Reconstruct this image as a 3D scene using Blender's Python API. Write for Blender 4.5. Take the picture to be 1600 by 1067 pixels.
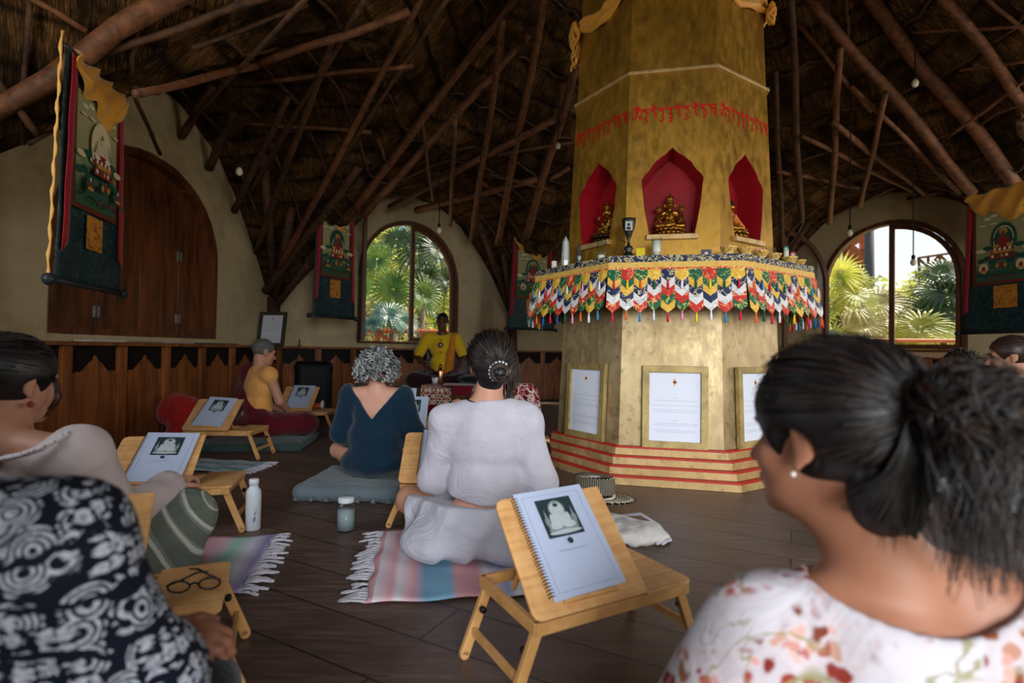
import bpy, bmesh, math, random
import numpy as np
from mathutils import Vector, Matrix, Euler, noise as mnoise
random.seed(7); np.random.seed(7)
PI = math.pi
for o in list(bpy.data.objects): bpy.data.objects.remove(o, do_unlink=True)
COL = bpy.context.scene.collection
# ------------------------------------------------------------------ camera
F_PX, PITCH, ROLL, HC = 824.0, .0185, .0165, .85
_c, _s = math.cos(PITCH), math.sin(PITCH)
_U0 = Vector((0, -_s, _c)); _R0 = Vector((1, 0, 0)); CF = Vector((0, _c, _s))
CR = math.cos(ROLL)*_R0 + math.sin(ROLL)*_U0
CU = -math.sin(ROLL)*_R0 + math.cos(ROLL)*_U0
CO = Vector((0, 0, HC))
cd = bpy.data.cameras.new('camera'); cam = bpy.data.objects.new('camera', cd); COL.objects.link(cam)
m = Matrix((CR, CU, -CF)).transposed().to_4x4(); m.translation = CO; cam.matrix_world = m
cd.sensor_width = 36; cd.lens = F_PX/1600*36; cd.clip_start = .05; cd.clip_end = 400
cd.dof.use_dof = True; cd.dof.focus_distance = 2.9; cd.dof.aperture_fstop = 2.2
SC = bpy.context.scene; SC.camera = cam
# ------------------------------------------------------------------ world, sun, added lamps outside the openings, exposure
SC.view_settings.view_transform = 'Standard'; SC.view_settings.look = 'None'
SC.view_settings.gamma = 1; SC.view_settings.exposure = 0.18; SC.view_settings.use_curve_mapping = False
w = bpy.data.worlds.new('world'); SC.world = w; w.use_nodes = True
wn = w.node_tree; wn.nodes.clear()
sky = wn.nodes.new('ShaderNodeTexSky'); sky.sky_type = 'NISHITA'; sky.sun_disc = False
sky.sun_elevation = math.radians(58); sky.sun_rotation = math.radians(60); sky.air_density = 1.3; sky.dust_density = 3.5
bgn = wn.nodes.new('ShaderNodeBackground'); bgn.inputs[1].default_value = .155
won = wn.nodes.new('ShaderNodeOutputWorld')
wn.links.new(sky.outputs[0], bgn.inputs[0]); wn.links.new(bgn.outputs[0], won.inputs[0])
def light(name, kind, loc, target, energy, color, size=None, sizey=None, angle=None):
    l = bpy.data.lights.new(name, kind); l.energy = energy; l.color = color
    if kind == 'AREA': l.shape = 'RECTANGLE'; l.size = size; l.size_y = sizey or size
    if kind == 'SUN': l.angle = angle or .01
    o = bpy.data.objects.new(name, l); COL.objects.link(o); o.location = loc
    o.rotation_euler = (Vector(target)-Vector(loc)).to_track_quat('-Z', 'Y').to_euler(); return o
light('sun', 'SUN', (20, 12, 30), (0, 0, 0), 8.0, (1, .94, .82), angle=.012)
light('doorway_key_lamp', 'AREA', (1.7, -5.6, 2.3), (1.35, 4.3, .9), 780, (.92, .96, 1.0), 4.6, 3.1)  # added area lamp outside the unseen doorway, key light on the column
light('left_fill_lamp', 'AREA', (-2.7, .7, 1.9), (-.4, 3.6, 2.4), 36, (.93, .96, 1.0), 1.7, 1.7)  # added unseen area lamp, fills the left foreground and the roof
light('right_fill_lamp', 'AREA', (5.45, .1, 1.8), (-1.6, 5.0, 2.2), 75, (1.0, .95, .88), 1.7, 1.8)  # added unseen area lamp, fill for the left wall, floor and rafters

light('far_right_fill_lamp', 'AREA', (7.3, 3.9, 1.7), (-2.0, 6.0, 2.6), 70, (1.0, .96, .9), 1.7, 1.7)  # second added fill lamp from the right, aimed across the hall
# ------------------------------------------------------------------ pixel -> point helpers (camera calibration)
def ray(x, y): return CF + CR*((x-800)/F_PX) - CU*((y-533.5)/F_PX)
def PY(x, y, Y): d = ray(x, y); return CO + d*(Y/d.y)
def PZ(x, y, Z=0.0): d = ray(x, y); return CO + d*((Z-HC)/d.z)
# ------------------------------------------------------------------ object helpers
def tag(o, label=None, cat=None, group=None, kind=None):
    if label: o['label'] = label
    if cat: o['category'] = cat
    if group: o['group'] = group
    if kind: o['kind'] = kind
    return o
def empty(name, loc=(0, 0, 0), rz=0, label=None, cat=None, group=None):
    o = bpy.data.objects.new(name, None); COL.objects.link(o); o.location = loc; o.rotation_euler = (0, 0, rz)
    o.empty_display_size = .05
    return tag(o, label, cat, group)
def frame_of(d, up=(0, 0, 1)):
    d = Vector(d).normalized(); u = Vector(up)
    if abs(d.dot(u)) > .98: u = Vector((1, 0, 0))
    a = d.cross(u).normalized(); return a, a.cross(d).normalized()
class MB:
    def __init__(s): s.v = []; s.f = []; s.m = []
    def add(s, vs, fs, mi=0):
        n = len(s.v); s.v += [tuple(v) for v in vs]; s.f += [tuple(i+n for i in f) for f in fs]; s.m += [mi]*len(fs); return s
    def box(s, c, d, R=None, mi=0):
        c = Vector(c); vs = []
        for x in (-.5, .5):
            for y in (-.5, .5):
                for z in (-.5, .5):
                    p = Vector((x*d[0], y*d[1], z*d[2]))
                    if R is not None: p = R @ p
                    vs.append(c+p)
        return s.add(vs, [(0, 1, 3, 2), (4, 6, 7, 5), (0, 4, 5, 1), (2, 3, 7, 6), (0, 2, 6, 4), (1, 5, 7, 3)], mi)
    def bar(s, a, b, w, h, up=(0, 0, 1), mi=0):
        a = Vector(a); b = Vector(b); x, y = frame_of(b-a, up); vs = []
        for p in (a, b):
            for i, j in ((-1, -1), (1, -1), (1, 1), (-1, 1)): vs.append(p+x*(i*w/2)+y*(j*h/2))
        return s.add(vs, [(0, 1, 2, 3), (7, 6, 5, 4), (0, 4, 5, 1), (1, 5, 6, 2), (2, 6, 7, 3), (3, 7, 4, 0)], mi)
    def tube(s, pts, r, n=8, mi=0, cap=True, flat=1.0):
        pts = [Vector(p) for p in pts]; k = len(pts)
        if not hasattr(r, '__len__'): r = [r]*k
        vs = []; fs = []; u = None
        for i, p in enumerate(pts):
            d = pts[min(i+1, k-1)]-pts[max(i-1, 0)]
            if d.length < 1e-9: d = Vector((0, 0, 1))
            d.normalize()
            if u is None: a, u = frame_of(d)
            u = u - d*u.dot(d)
            if u.length < 1e-6: a, u = frame_of(d)
            u.normalize(); a = d.cross(u)
            for j in range(n):
                t = 2*PI*j/n; vs.append(p+(a*math.cos(t)+u*math.sin(t)*flat)*r[i])
        for i in range(k-1):
            for j in range(n): fs.append((i*n+j, i*n+(j+1) % n, (i+1)*n+(j+1) % n, (i+1)*n+j))
        if cap: fs += [tuple(range(n))[::-1], tuple(range((k-1)*n, k*n))]
        return s.add(vs, fs, mi)
    def lathe(s, prof, n=24, c=(0, 0, 0), mi=0, M=None):
        vs = []; fs = []; k = len(prof); c = Vector(c)
        for r, z in prof:
            for j in range(n):
                t = 2*PI*j/n; p = Vector((r*math.cos(t), r*math.sin(t), z))
                if M is not None: p = M @ p
                vs.append(c+p)
        for i in range(k-1):
            for j in range(n): fs.append((i*n+j, i*n+(j+1) % n, (i+1)*n+(j+1) % n, (i+1)*n+j))
        if prof[0][0] > 1e-5: fs.append(tuple(range(n))[::-1])
        if prof[-1][0] > 1e-5: fs.append(tuple(range((k-1)*n, k*n)))
        return s.add(vs, fs, mi)
    def ball(s, c, r, n=12, mi=0, M=None):
        if not hasattr(r, '__len__'): r = (r, r, r)
        pr = [(math.sin(PI*i/n), -math.cos(PI*i/n)) for i in range(n+1)]; pr[0] = (1e-6, -1); pr[-1] = (1e-6, 1)
        D = Matrix.Diagonal(Vector(r)); D = (M @ D) if M is not None else D
        return s.lathe(pr, n+4, c, mi, D)
    def poly(s, pts, mi=0): return s.add(pts, [tuple(range(len(pts)))], mi)
    def prism(s, pts, ext, mi=0):            # polygon (3D pts) extruded by vector ext
        n = len(pts); ext = Vector(ext); vs = [Vector(p) for p in pts]+[Vector(p)+ext for p in pts]
        return s.add(vs, [tuple(range(n))[::-1], tuple(range(n, 2*n))]+[(i, (i+1) % n, n+(i+1) % n, n+i) for i in range(n)], mi)
    def ring(s, inner, outer, T, th, mi=0, mi_in=None):   # plate with a hole, 2D loops same count, T maps (u,v,depth)->3D
        n = len(inner); vs = [T(*p, 0) for p in inner]+[T(*p, 0) for p in outer]+[T(*p, th) for p in inner]+[T(*p, th) for p in outer]
        k = len(s.f); fs = []
        for i in range(n):
            j = (i+1) % n
            fs += [(i, j, n+j, n+i), (2*n+i, 3*n+i, 3*n+j, 2*n+j), (n+i, n+j, 3*n+j, 3*n+i)]
        s.add(vs, fs, mi)
        b = len(s.v)-4*n
        s.f += [(b+i, b+2*n+i, b+2*n+(i+1) % n, b+(i+1) % n) for i in range(n)]; s.m += [mi if mi_in is None else mi_in]*n
        return s
    def build(s, name, mats, parent=None, smooth=False, bevel=0, M=None, sub=0):
        me = bpy.data.meshes.new(name); me.from_pydata(s.v, [], s.f)
        if not isinstance(mats, (list, tuple)): mats = [mats]
        for x in mats: me.materials.append(x)
        me.polygons.foreach_set('material_index', s.m)
        if smooth: me.polygons.foreach_set('use_smooth', [True]*len(s.f))
        me.update()
        bm = bmesh.new(); bm.from_mesh(me); bmesh.ops.recalc_face_normals(bm, faces=bm.faces); bm.to_mesh(me); bm.free()
        o = bpy.data.objects.new(name, me); COL.objects.link(o)
        if parent: o.parent = parent
        if M is not None: o.matrix_local = M
        if bevel:
            b = o.modifiers.new('b', 'BEVEL'); b.width = bevel; b.segments = 2; b.limit_method = 'ANGLE'
            b.angle_limit = .7
        if sub: b = o.modifiers.new('s', 'SUBSURF'); b.levels = sub; b.render_levels = sub
        if smooth == 'auto' or smooth: pass
        return o
def copy_tree(o, parent=None):
    c = o.copy(); COL.objects.link(c); c.parent = parent
    for ch in list(o.children): copy_tree(ch, c)
    return c
def resample_angles(inner, outer, c):
    """two 2D loops star-shaped about c -> same-count loops sharing angles"""
    def polar(L): return [(math.atan2(y-c[1], x-c[0]), x, y) for x, y in L]
    def hit(L, a):
        dx, dy = math.cos(a), math.sin(a); best = None
        for i in range(len(L)):
            x1, y1 = L[i]; x2, y2 = L[(i+1) % len(L)]; ex, ey = x2-x1, y2-y1
            det = -dx*ey+ex*dy
            if abs(det) < 1e-12: continue
            qx, qy = x1-c[0], y1-c[1]; t = (-qx*ey+ex*qy)/det; u = (dx*qy-dy*qx)/det
            if t > 0 and -1e-6 <= u <= 1+1e-6 and (best is None or t > best): best = t
        return (c[0]+dx*best, c[1]+dy*best)
    angs = sorted(set(round(a, 5) for a, _, _ in polar(inner)+polar(outer)))
    return [hit(inner, a) for a in angs], [hit(outer, a) for a in angs]
# ------------------------------------------------------------------ signed-distance bodies (one continuous surface)
def _ell(P, c, r, R):
    q = P-np.array(c, np.float32)
    if R is not None: q = q @ np.array(R, np.float32)
    r = np.array(r, np.float32); a = np.sqrt((q/r)**2 @ np.ones(3, np.float32))+1e-6; b = np.sqrt((q/r**2)**2 @ np.ones(3, np.float32))+1e-6
    return a*(a-1)/b
def _cap(P, a, b, ra, rb):
    a = np.array(a, np.float32); b = np.array(b, np.float32); ab = b-a; q = P-a
    t = np.clip((q @ ab)/max(float(ab @ ab), 1e-9), 0, 1); d = q-t[..., None]*ab
    return np.sqrt((d*d).sum(-1))-(ra+(rb-ra)*t)
def sdf_obj(name, prims, mat, vox=.006, k=.02, cuts=(), disp=None, dmax=0, parent=None, smooth=3):
    lo = np.full(3, 1e9); hi = -lo
    for p in prims:
        if p[0] == 'c':
            for q, r in ((p[1], p[3]), (p[2], p[4])): lo = np.minimum(lo, np.array(q)-r); hi = np.maximum(hi, np.array(q)+r)
        else: r = max(p[2]); lo = np.minimum(lo, np.array(p[1])-r); hi = np.maximum(hi, np.array(p[1])+r)
    pad = k*.3+dmax+3*vox; lo -= pad; hi += pad
    n = np.ceil((hi-lo)/vox).astype(int)+1
    ax = [(lo[i]+vox*np.arange(n[i])).astype(np.float32) for i in range(3)]
    Fd = np.full(n, .5, np.float32)
    for p in prims:
        if p[0] == 'c': l = np.minimum(np.array(p[1])-p[3], np.array(p[2])-p[4]); h = np.maximum(np.array(p[1])+p[3], np.array(p[2])+p[4]); kk = p[5] if len(p) > 5 else k
        else: r = max(p[2]); l = np.array(p[1])-r; h = np.array(p[1])+r; kk = p[4] if len(p) > 4 else k
        mg = kk+dmax+3*vox
        i0 = np.clip(((l-mg-lo)/vox).astype(int), 0, n-1); i1 = np.clip(((h+mg-lo)/vox).astype(int)+2, 1, n)
        sl = tuple(slice(a, b) for a, b in zip(i0, i1))
        P = np.stack(np.meshgrid(*[ax[i][i0[i]:i1[i]] for i in range(3)], indexing='ij'), -1)
        if p[0] == 'c': d = _cap(P, *p[1:5])
        else: d = _ell(P, p[1], p[2], p[3] if len(p) > 3 else None)
        o = Fd[sl]; hh = np.clip(.5+.5*(o-d)/kk, 0, 1); Fd[sl] = o+(d-o)*hh-kk*hh*(1-hh)
    P = None
    near = np.abs(Fd) < dmax+4*vox
    if cuts or disp:
        idx = np.argwhere(near if not cuts else Fd < dmax+4*vox); P = (lo+idx*vox).astype(np.float32); val = Fd[tuple(idx.T)]
        if disp: val = val+disp(P).astype(np.float32)
        for c in cuts:       # ('e',centre,radii,R,k) or ('p',point,normal,k): removes the normal side
            if c[0] == 'p':
                d = (P-np.array(c[1], np.float32)) @ np.array(Vector(c[2]).normalized(), np.float32); kc = c[3] if len(c) > 3 else .004; d = -d
            elif c[0] == 'c': d = _cap(P, *c[1:5]); kc = c[5] if len(c) > 5 else .004
            elif c[0] == 'w':   # wedge/intersection of half spaces
                d = np.full(len(P), -9., np.float32)
                for q, nn in c[1]: d = np.maximum(d, (P-np.array(q, np.float32)) @ np.array(Vector(nn).normalized(), np.float32))
                kc = c[2] if len(c) > 2 else .004
            else: d = _ell(P, c[1], c[2], c[3] if len(c) > 3 else None); kc = c[4] if len(c) > 4 else .004
            nd = -d; hh = np.clip(.5+.5*(val-nd)/kc, 0, 1); val = nd+(val-nd)*hh+kc*hh*(1-hh)
        Fd[tuple(idx.T)] = val
    S = Fd < 0; cn = np.zeros(n-1, np.int8)
    offs = [(i, j, l) for i in (0, 1) for j in (0, 1) for l in (0, 1)]
    for o in offs: cn += S[o[0]:n[0]-1+o[0], o[1]:n[1]-1+o[1], o[2]:n[2]-1+o[2]]
    mk = (cn > 0) & (cn < 8); ci = np.argwhere(mk); ids = np.full(n-1, -1, np.int64); ids[mk] = np.arange(len(ci))
    acc = np.zeros((len(ci), 3)); cnt = np.zeros(len(ci))
    for a in offs:
        for d in range(3):
            if a[d]: continue
            b = list(a); b[d] = 1
            fa = Fd[tuple((ci+a).T)]; fb = Fd[tuple((ci+b).T)]; mm = (fa < 0) != (fb < 0)
            t = np.where(mm, fa/np.where(mm, fa-fb, 1), 0); q = np.array(a, float)+np.outer(t, np.array(b)-np.array(a))
            acc[mm] += q[mm]; cnt[mm] += 1
    V = lo+(ci+acc/cnt[:, None])*vox; Q = []
    for d in range(3):
        e = [0, 0, 0]; e[d] = 1; u = [0, 0, 0]; u[(d+1) % 3] = 1; v = [0, 0, 0]; v[(d+2) % 3] = 1
        A = S[:-1 if d == 0 else None, :-1 if d == 1 else None, :-1 if d == 2 else None]
        B = S[1 if d == 0 else 0:, 1 if d == 1 else 0:, 1 if d == 2 else 0:]
        g = np.argwhere(A != B); g = g[(g[:, (d+1) % 3] > 0) & (g[:, (d+2) % 3] > 0)]
        g = g[(g[:, (d+1) % 3] < n[(d+1) % 3]-1) & (g[:, (d+2) % 3] < n[(d+2) % 3]-1)]
        u = np.array(u); v = np.array(v)
        q = np.stack([ids[tuple((g-u-v).T)], ids[tuple((g-v).T)], ids[tuple(g.T)], ids[tuple((g-u).T)]], 1)
        fl = A[tuple(g.T)]; q[~fl] = q[~fl][:, ::-1]; Q.append(q[(q >= 0).all(1)])
    Q = np.concatenate(Q)
    # light Laplacian smoothing
    E = np.concatenate([Q[:, [0, 1]], Q[:, [1, 2]], Q[:, [2, 3]], Q[:, [3, 0]]]); E = np.concatenate([E, E[:, ::-1]])
    dg = np.bincount(E[:, 0], minlength=len(V))[:, None]+1e-9
    for _ in range(smooth):
        nb = np.stack([np.bincount(E[:, 0], V[E[:, 1], i], minlength=len(V)) for i in range(3)], 1)/dg; V = V+.5*(nb-V)
    me = bpy.data.meshes.new(name); me.vertices.add(len(V)); me.vertices.foreach_set('co', V.astype(np.float32).ravel())
    me.loops.add(len(Q)*4); me.loops.foreach_set('vertex_index', Q.astype(np.int32).ravel())
    me.polygons.add(len(Q)); me.polygons.foreach_set('loop_start', np.arange(0, len(Q)*4, 4, dtype=np.int32))
    me.polygons.foreach_set('use_smooth', [True]*len(Q)); me.update(calc_edges=True); me.validate()
    me.materials.append(mat); o = bpy.data.objects.new(name, me); COL.objects.link(o)
    if parent: o.parent = parent
    return o
def vnoise(P, s, seed=0):    # cheap smooth pseudo noise on numpy points, about -1..1
    p = P*s+seed*1.7
    return (np.sin(p[:, 0]*1.3+2.1*np.sin(p[:, 1]*.9+seed))*.5+np.sin(p[:, 1]*1.7+1.9*np.sin(p[:, 2]*1.1))*.3+np.sin(p[:, 2]*1.5+2.3*np.sin(p[:, 0]*.8+.5))*.4)
# ------------------------------------------------------------------ material helpers
def srgb(c):
    if isinstance(c, str): c = [int(c[i:i+2], 16)/255 for i in (0, 2, 4)]
    return tuple(x/12.92 if x <= .04045 else ((x+.055)/1.055)**2.4 for x in c)+(1,)
class NT:
    def __init__(s, name, rough=.6, spec=.4, metal=0):
        s.m = bpy.data.materials.new(name); s.m.use_nodes = True; s.t = s.m.node_tree; s.b = s.t.nodes['Principled BSDF']
        s.b.inputs['Roughness'].default_value = rough; s.b.inputs['Metallic'].default_value = metal
        s.b.inputs['Specular IOR Level'].default_value = spec
        s._tc = None
    def n(s, typ, ins=None, **kw):
        nd = s.t.nodes.new('ShaderNode'+typ)
        for a, v in kw.items(): setattr(nd, a, v)
        for a, v in (ins or {}).items():
            if hasattr(v, 'is_linked') and not isinstance(v, bpy.types.Node): s.t.links.new(v, nd.inputs[a])
            else: nd.inputs[a].default_value = v
        return nd
    def co(s, kind='Object', scale=(1, 1, 1), rot=(0, 0, 0), loc=(0, 0, 0)):
        if s._tc is None: s._tc = s.n('TexCoord')
        return s.n('Mapping', {0: s._tc.outputs[kind], 1: loc, 2: rot, 3: scale}).outputs[0]
    def noise(s, co, scale=5, detail=4, rough=.55, dist=0): return s.n('TexNoise', {'Vector': co, 'Scale': scale, 'Detail': detail, 'Roughness': rough, 'Distortion': dist}).outputs[0]
    def vor(s, co, scale=5, out=0, feature='F1', rnd=1.0): return s.n('TexVoronoi', {'Vector': co, 'Scale': scale, 'Randomness': rnd}, feature=feature).outputs[out]
    def wave(s, co, scale=5, dist=0, detail=2, dir='X', prof='SIN', typ='BANDS', rd='X'):
        nd = s.n('TexWave', {'Vector': co, 'Scale': scale, 'Distortion': dist, 'Detail': detail}, wave_type=typ, wave_profile=prof)
        if typ == 'BANDS': nd.bands_direction = dir
        else: nd.rings_direction = rd
        return nd.outputs[1]
    def ramp(s, f, stops, interp='LINEAR'):
        nd = s.n('ValToRGB', {0: f}); nd.color_ramp.interpolation = interp; e = nd.color_ramp.elements
        while len(e) < len(stops): e.new(.5)
        for i, (p, c) in enumerate(stops): e[i].position = p; e[i].color = srgb(c) if not isinstance(c, (int, float)) else (c, c, c, 1)
        return nd.outputs[0]
    def mix(s, f, a, b, mode='MIX'):
        nd = s.n('Mix', data_type='RGBA', blend_type=mode)
        for i, v in ((0, f), (6, a), (7, b)):
            if hasattr(v, 'is_linked'): s.t.links.new(v, nd.inputs[i])
            elif isinstance(v, str): nd.inputs[i].default_value = srgb(v)
            elif i == 0: nd.inputs[0].default_value = v
            else: nd.inputs[i].default_value = v if len(v) == 4 else tuple(v)+(1,)
        return nd.outputs[2]
    def math(s, op, a, b=0.0):
        nd = s.n('Math', {0: a, 1: b}, operation=op); return nd.outputs[0]
    def sep(s, co): return s.n('SeparateXYZ', {0: co}).outputs
    def col(s, c):
        if isinstance(c, str): s.b.inputs['Base Color'].default_value = srgb(c)
        else: s.t.links.new(c, s.b.inputs['Base Color'])
        return s
    def bump(s, h, strength=.3, dist=.01):
        b = s.n('Bump', {'Height': h, 'Strength': strength, 'Distance': dist}); s.t.links.new(b.outputs[0], s.b.inputs['Normal']); return s
    def link(s, o, name): s.t.links.new(o, s.b.inputs[name]); return s
def flat(name, c, rough=.6, spec=.3, metal=0, var=.12, vs=8, bump=0):
    t = NT(name, rough, spec, metal); co = t.co()
    a = [x for x in srgb(c)[:3]]; f = t.noise(co, vs, 3)
    t.col(t.mix(t.math('MULTIPLY', f, 1.0), tuple(x*(1-var) for x in a), tuple(min(1, x*(1+var)) for x in a)))
    if bump: t.bump(t.noise(co, vs*8, 3), bump, .004)
    return t.m
def wood(name, dark, light, scale=6, stretch=(1, 12, 12), rough=.5, rot=(0, 0, 0), spec=.4, bump=.15, big=1.2):
    t = NT(name, rough, spec); co = t.co(scale=stretch, rot=rot)
    g = t.noise(co, scale, 5, .6, .6); l = t.noise(t.co(), big, 2)
    c = t.ramp(t.math('ADD', t.math('MULTIPLY', g, .75), t.math('MULTIPLY', l, .3)), [(.32, dark), (.68, light)])
    t.col(c); t.bump(g, bump, .003); return t.m
def cloth(name, c, c2=None, rough=.85, weave=900, fold=.35, fscale=5, sheen=.2):
    t = NT(name, rough, .15); co = t.co(); a = srgb(c)[:3]; b = srgb(c2)[:3] if c2 else tuple(x*.8 for x in a)
    f = t.noise(co, fscale, 4, .55, .8); t.col(t.mix(t.noise(co, 14, 4), b, a))
    t.bump(t.math('ADD', f, t.math('MULTIPLY', t.noise(co, weave, 1), .04)), fold, .03)
    t.b.inputs['Sheen Weight'].default_value = sheen; return t.m
def skin(name, c, c2):
    t = NT(name, .5, .35); co = t.co(); t.col(t.mix(t.noise(co, 9, 4), c2, c)); t.bump(t.noise(co, 260, 2), .12, .002)
    t.b.inputs['Subsurface Weight'].default_value = .12; t.b.inputs['Subsurface Radius'].default_value = (.02, .008, .004)
    t.b.inputs['Subsurface Scale'].default_value = .4; return t.m
# ================================================================== materials of the building
M = {}
def mk_plaster():
    t = NT('cream_plaster', .85, .2); co = t.co(); a = t.noise(co, 1.3, 5, .6); b = t.noise(co, 9, 4)
    c = t.ramp(t.math('ADD', t.math('MULTIPLY', a, .7), t.math('MULTIPLY', b, .3)), [(.3, 'a08d68'), (.5, 'bba883'), (.72, 'c9b892')])
    t.col(c); t.bump(b, .25, .01); return t.m
M['plaster'] = mk_plaster()
def mk_floor():
    t = NT('dark_floor_planks', .42, .5); co = t.co(rot=(0, 0, math.radians(28)))
    br = t.n('TexBrick', {'Vector': co, 'Scale': 1.0, 'Mortar Size': .004, 'Brick Width': 2.6, 'Row Height': .21, 'Color1': (.0, 0, 0, 1), 'Color2': (1, 1, 1, 1), 'Mortar': (.5, .5, .5, 1), 'Mortar Smooth': .2}, offset=.37)
    g = t.noise(t.co(scale=(1.6, 16, 1), rot=(0, 0, math.radians(28))), 3.2, 6, .62, .7)
    l = t.noise(t.co(), 1.4, 4, .6)
    base = t.ramp(t.math('ADD', t.math('MULTIPLY', g, .6), t.math('MULTIPLY', l, .45)), [(.33, '3a2c25'), (.55, '604c42'), (.75, '8a7060')])
    c = t.mix(t.math('MULTIPLY', br.outputs[0], .25), base, '2a1d18')
    c = t.mix(t.math('MULTIPLY', br.outputs[1], .8), c, '120c0a')
    sc = t.ramp(t.noise(t.co(rot=(0, 0, .5)), 7, 6, .7, 1.5), [(.66, 0.0), (.74, 1.0)])
    c = t.mix(t.math('MULTIPLY', sc, .22), c, 'a88f7c'); t.col(c)
    t.link(t.ramp(t.math('ADD', t.math('MULTIPLY', g, .5), t.math('MULTIPLY', l, .5)), [(.3, .30), (.75, .62)]), 'Roughness')
    t.bump(t.math('SUBTRACT', g, t.math('MULTIPLY', br.outputs[1], 2.0)), .25, .004); return t.m
M['floor'] = mk_floor()
def mk_thatch():
    t = NT('palm_thatch', .9, .1); uv = t.n('UVMap').outputs[0]
    mp = t.n('Mapping', {0: uv, 3: (1, 1, 1)}).outputs[0]
    st = t.noise(t.n('Mapping', {0: uv, 3: (70, 5, 1)}).outputs[0], 1, 4, .7, .8)
    fine = t.noise(t.n('Mapping', {0: uv, 3: (190, 9, 1)}).outputs[0], 1, 2, .6, .4)
    rowd = t.noise(t.n('Mapping', {0: uv, 3: (1.2, 3, 1)}).outputs[0], 1, 2)
    sp = t.sep(mp); v = t.math('ADD', t.math('MULTIPLY', sp[1], 3.1), t.math('MULTIPLY', rowd, .8)); fr = t.math('FRACT', v)
    f = t.math('ADD', t.math('MULTIPLY', st, .6), t.math('MULTIPLY', fine, .5))
    big = t.noise(t.n('Mapping', {0: uv, 3: (.9, 1.1, 1)}).outputs[0], 2, 4, .7)
    c = t.ramp(f, [(.36, '1c120a'), (.5, '50381f'), (.62, '8a6338'), (.74, 'c0955c')])
    c = t.mix(t.ramp(fr, [(.0, .85), (.14, .1), (.85, 0.0), (1.0, .8)]), c, '0c0805')
    c = t.mix(t.ramp(big, [(.42, .8), (.62, 0.0)]), c, '120b07')
    t.col(c); t.bump(t.math('ADD', f, t.math('MULTIPLY', fr, .8)), .9, .03); return t.m
M['thatch'] = mk_thatch()
M['log'] = wood('rafter_log', '2a180e', '865434', 5, (3, 3, 3), .65, bump=.5, big=2)
M['logs2'] = wood('dark_rafter_log', '20130c', '624026', 5, (3, 3, 3), .7, bump=.5, big=2)
M['dark_wood'] = wood('dark_shutter_wood', '241109', '7e4522', 3.2, (5, 5, .7), .42, bump=.12, big=1.6)
M['panel_wood'] = wood('panel_wood', '3a1a0a', 'a4602f', 3.4, (5, 5, .6), .4, bump=.12, big=1.8)
M['frame_wood'] = wood('window_frame_wood', '3d2415', '6e4427', 4, (6, 6, 1), .5)
M['recess'] = flat('dark_recess_wood', '130906', .7)
def mk_glass(name='window_glass', tint=(1, 1, 1, 1)):
    m = bpy.data.materials.new(name); m.use_nodes = True; t = m.node_tree; t.nodes.clear()
    o = t.nodes.new('ShaderNodeOutputMaterial'); tr = t.nodes.new('ShaderNodeBsdfTransparent'); tr.inputs[0].default_value = tint
    g = t.nodes.new('ShaderNodeBsdfGlossy'); g.inputs['Roughness'].default_value = .02; mx = t.nodes.new('ShaderNodeMixShader')
    lw = t.nodes.new('ShaderNodeLayerWeight'); lw.inputs[0].default_value = .25; fz = t.nodes.new('ShaderNodeMath'); fz.operation = 'MULTIPLY'; fz.inputs[1].default_value = .55; t.links.new(lw.outputs[1], fz.inputs[0])
    t.links.new(fz.outputs[0], mx.inputs[0]); t.links.new(tr.outputs[0], mx.inputs[1]); t.links.new(g.outputs[0], mx.inputs[2]); t.links.new(mx.outputs[0], o.inputs[0]); return m
M['glass'] = mk_glass()
M['clear'] = mk_glass('clear_glass', (.93, .96, .96, 1))
# ================================================================== hall: an octagon of arched bays
WC = Vector((1.6711, 4.4206)); WY = -1.6484; WA = 5.004
GP = [(0, 3.24), (.45, 3.17), (.9, 2.92), (1.25, 2.56), (1.66, 2.04), (1.9, 1.66), (2.08, 1.40)]
def gable(s):
    s = abs(s)
    for (a, za), (b, zb) in zip(GP, GP[1:]):
        if s <= b: return za+(zb-za)*(s-a)/(b-a)
    return GP[-1][1]-(s-2.08)*1.5
def nvec(n): a = WY+math.radians(45*n); return Vector((math.cos(a), math.sin(a)))
def wallT(n, base=0.0):
    N = nvec(n); T = Vector((-N.y, N.x))
    def f(s, z, d): p = WC+N*(WA+base+d)+T*s; return Vector((p.x, p.y, z))
    return f
def on_wall(n, px, py, base=0.0):
    N = nvec(n); d = ray(px, py); t = (WA+base-(Vector((0, 0))-WC).dot(N))/(d.x*N.x+d.y*N.y); return CO+d*t
def hall_a(x, y): q = Vector((x, y))-WC; return max(q.dot(nvec(n)) for n in range(8))
NV = [nvec(n) for n in range(8)]
def roofz(x, y):
    qx, qy = x-WC.x, y-WC.y; best = -9; am = -9; dz = -9
    for N in NV:
        a = qx*N.x+qy*N.y; s = -qx*N.y+qy*N.x
        am = max(am, a)
        if a > 0: dz = max(dz, gable(s)+.10*(WA-a)) if abs(s) < 2.3 else dz
    return max(1.42+.9*(WA-am), dz if dz > 0 else -9)
def arch(w, z0, zs, r, n=18):   # half-width w, sill z0, spring zs, arch height r
    return [(w, z0), (w, zs)]+[(w*math.cos(PI*i/n), zs+r*math.sin(PI*i/n)) for i in range(1, n)]+[(-w, zs), (-w, z0)]
WALLN = {-2: 'wall_left', -3: 'wall_back_left', 4: 'wall_back', 3: 'wall_back_right', 2: 'wall_right', 1: 'wall_front_right', 0: 'wall_front', -1: 'wall_front_left'}
HALF = WA*math.tan(math.radians(22.5))
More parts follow.
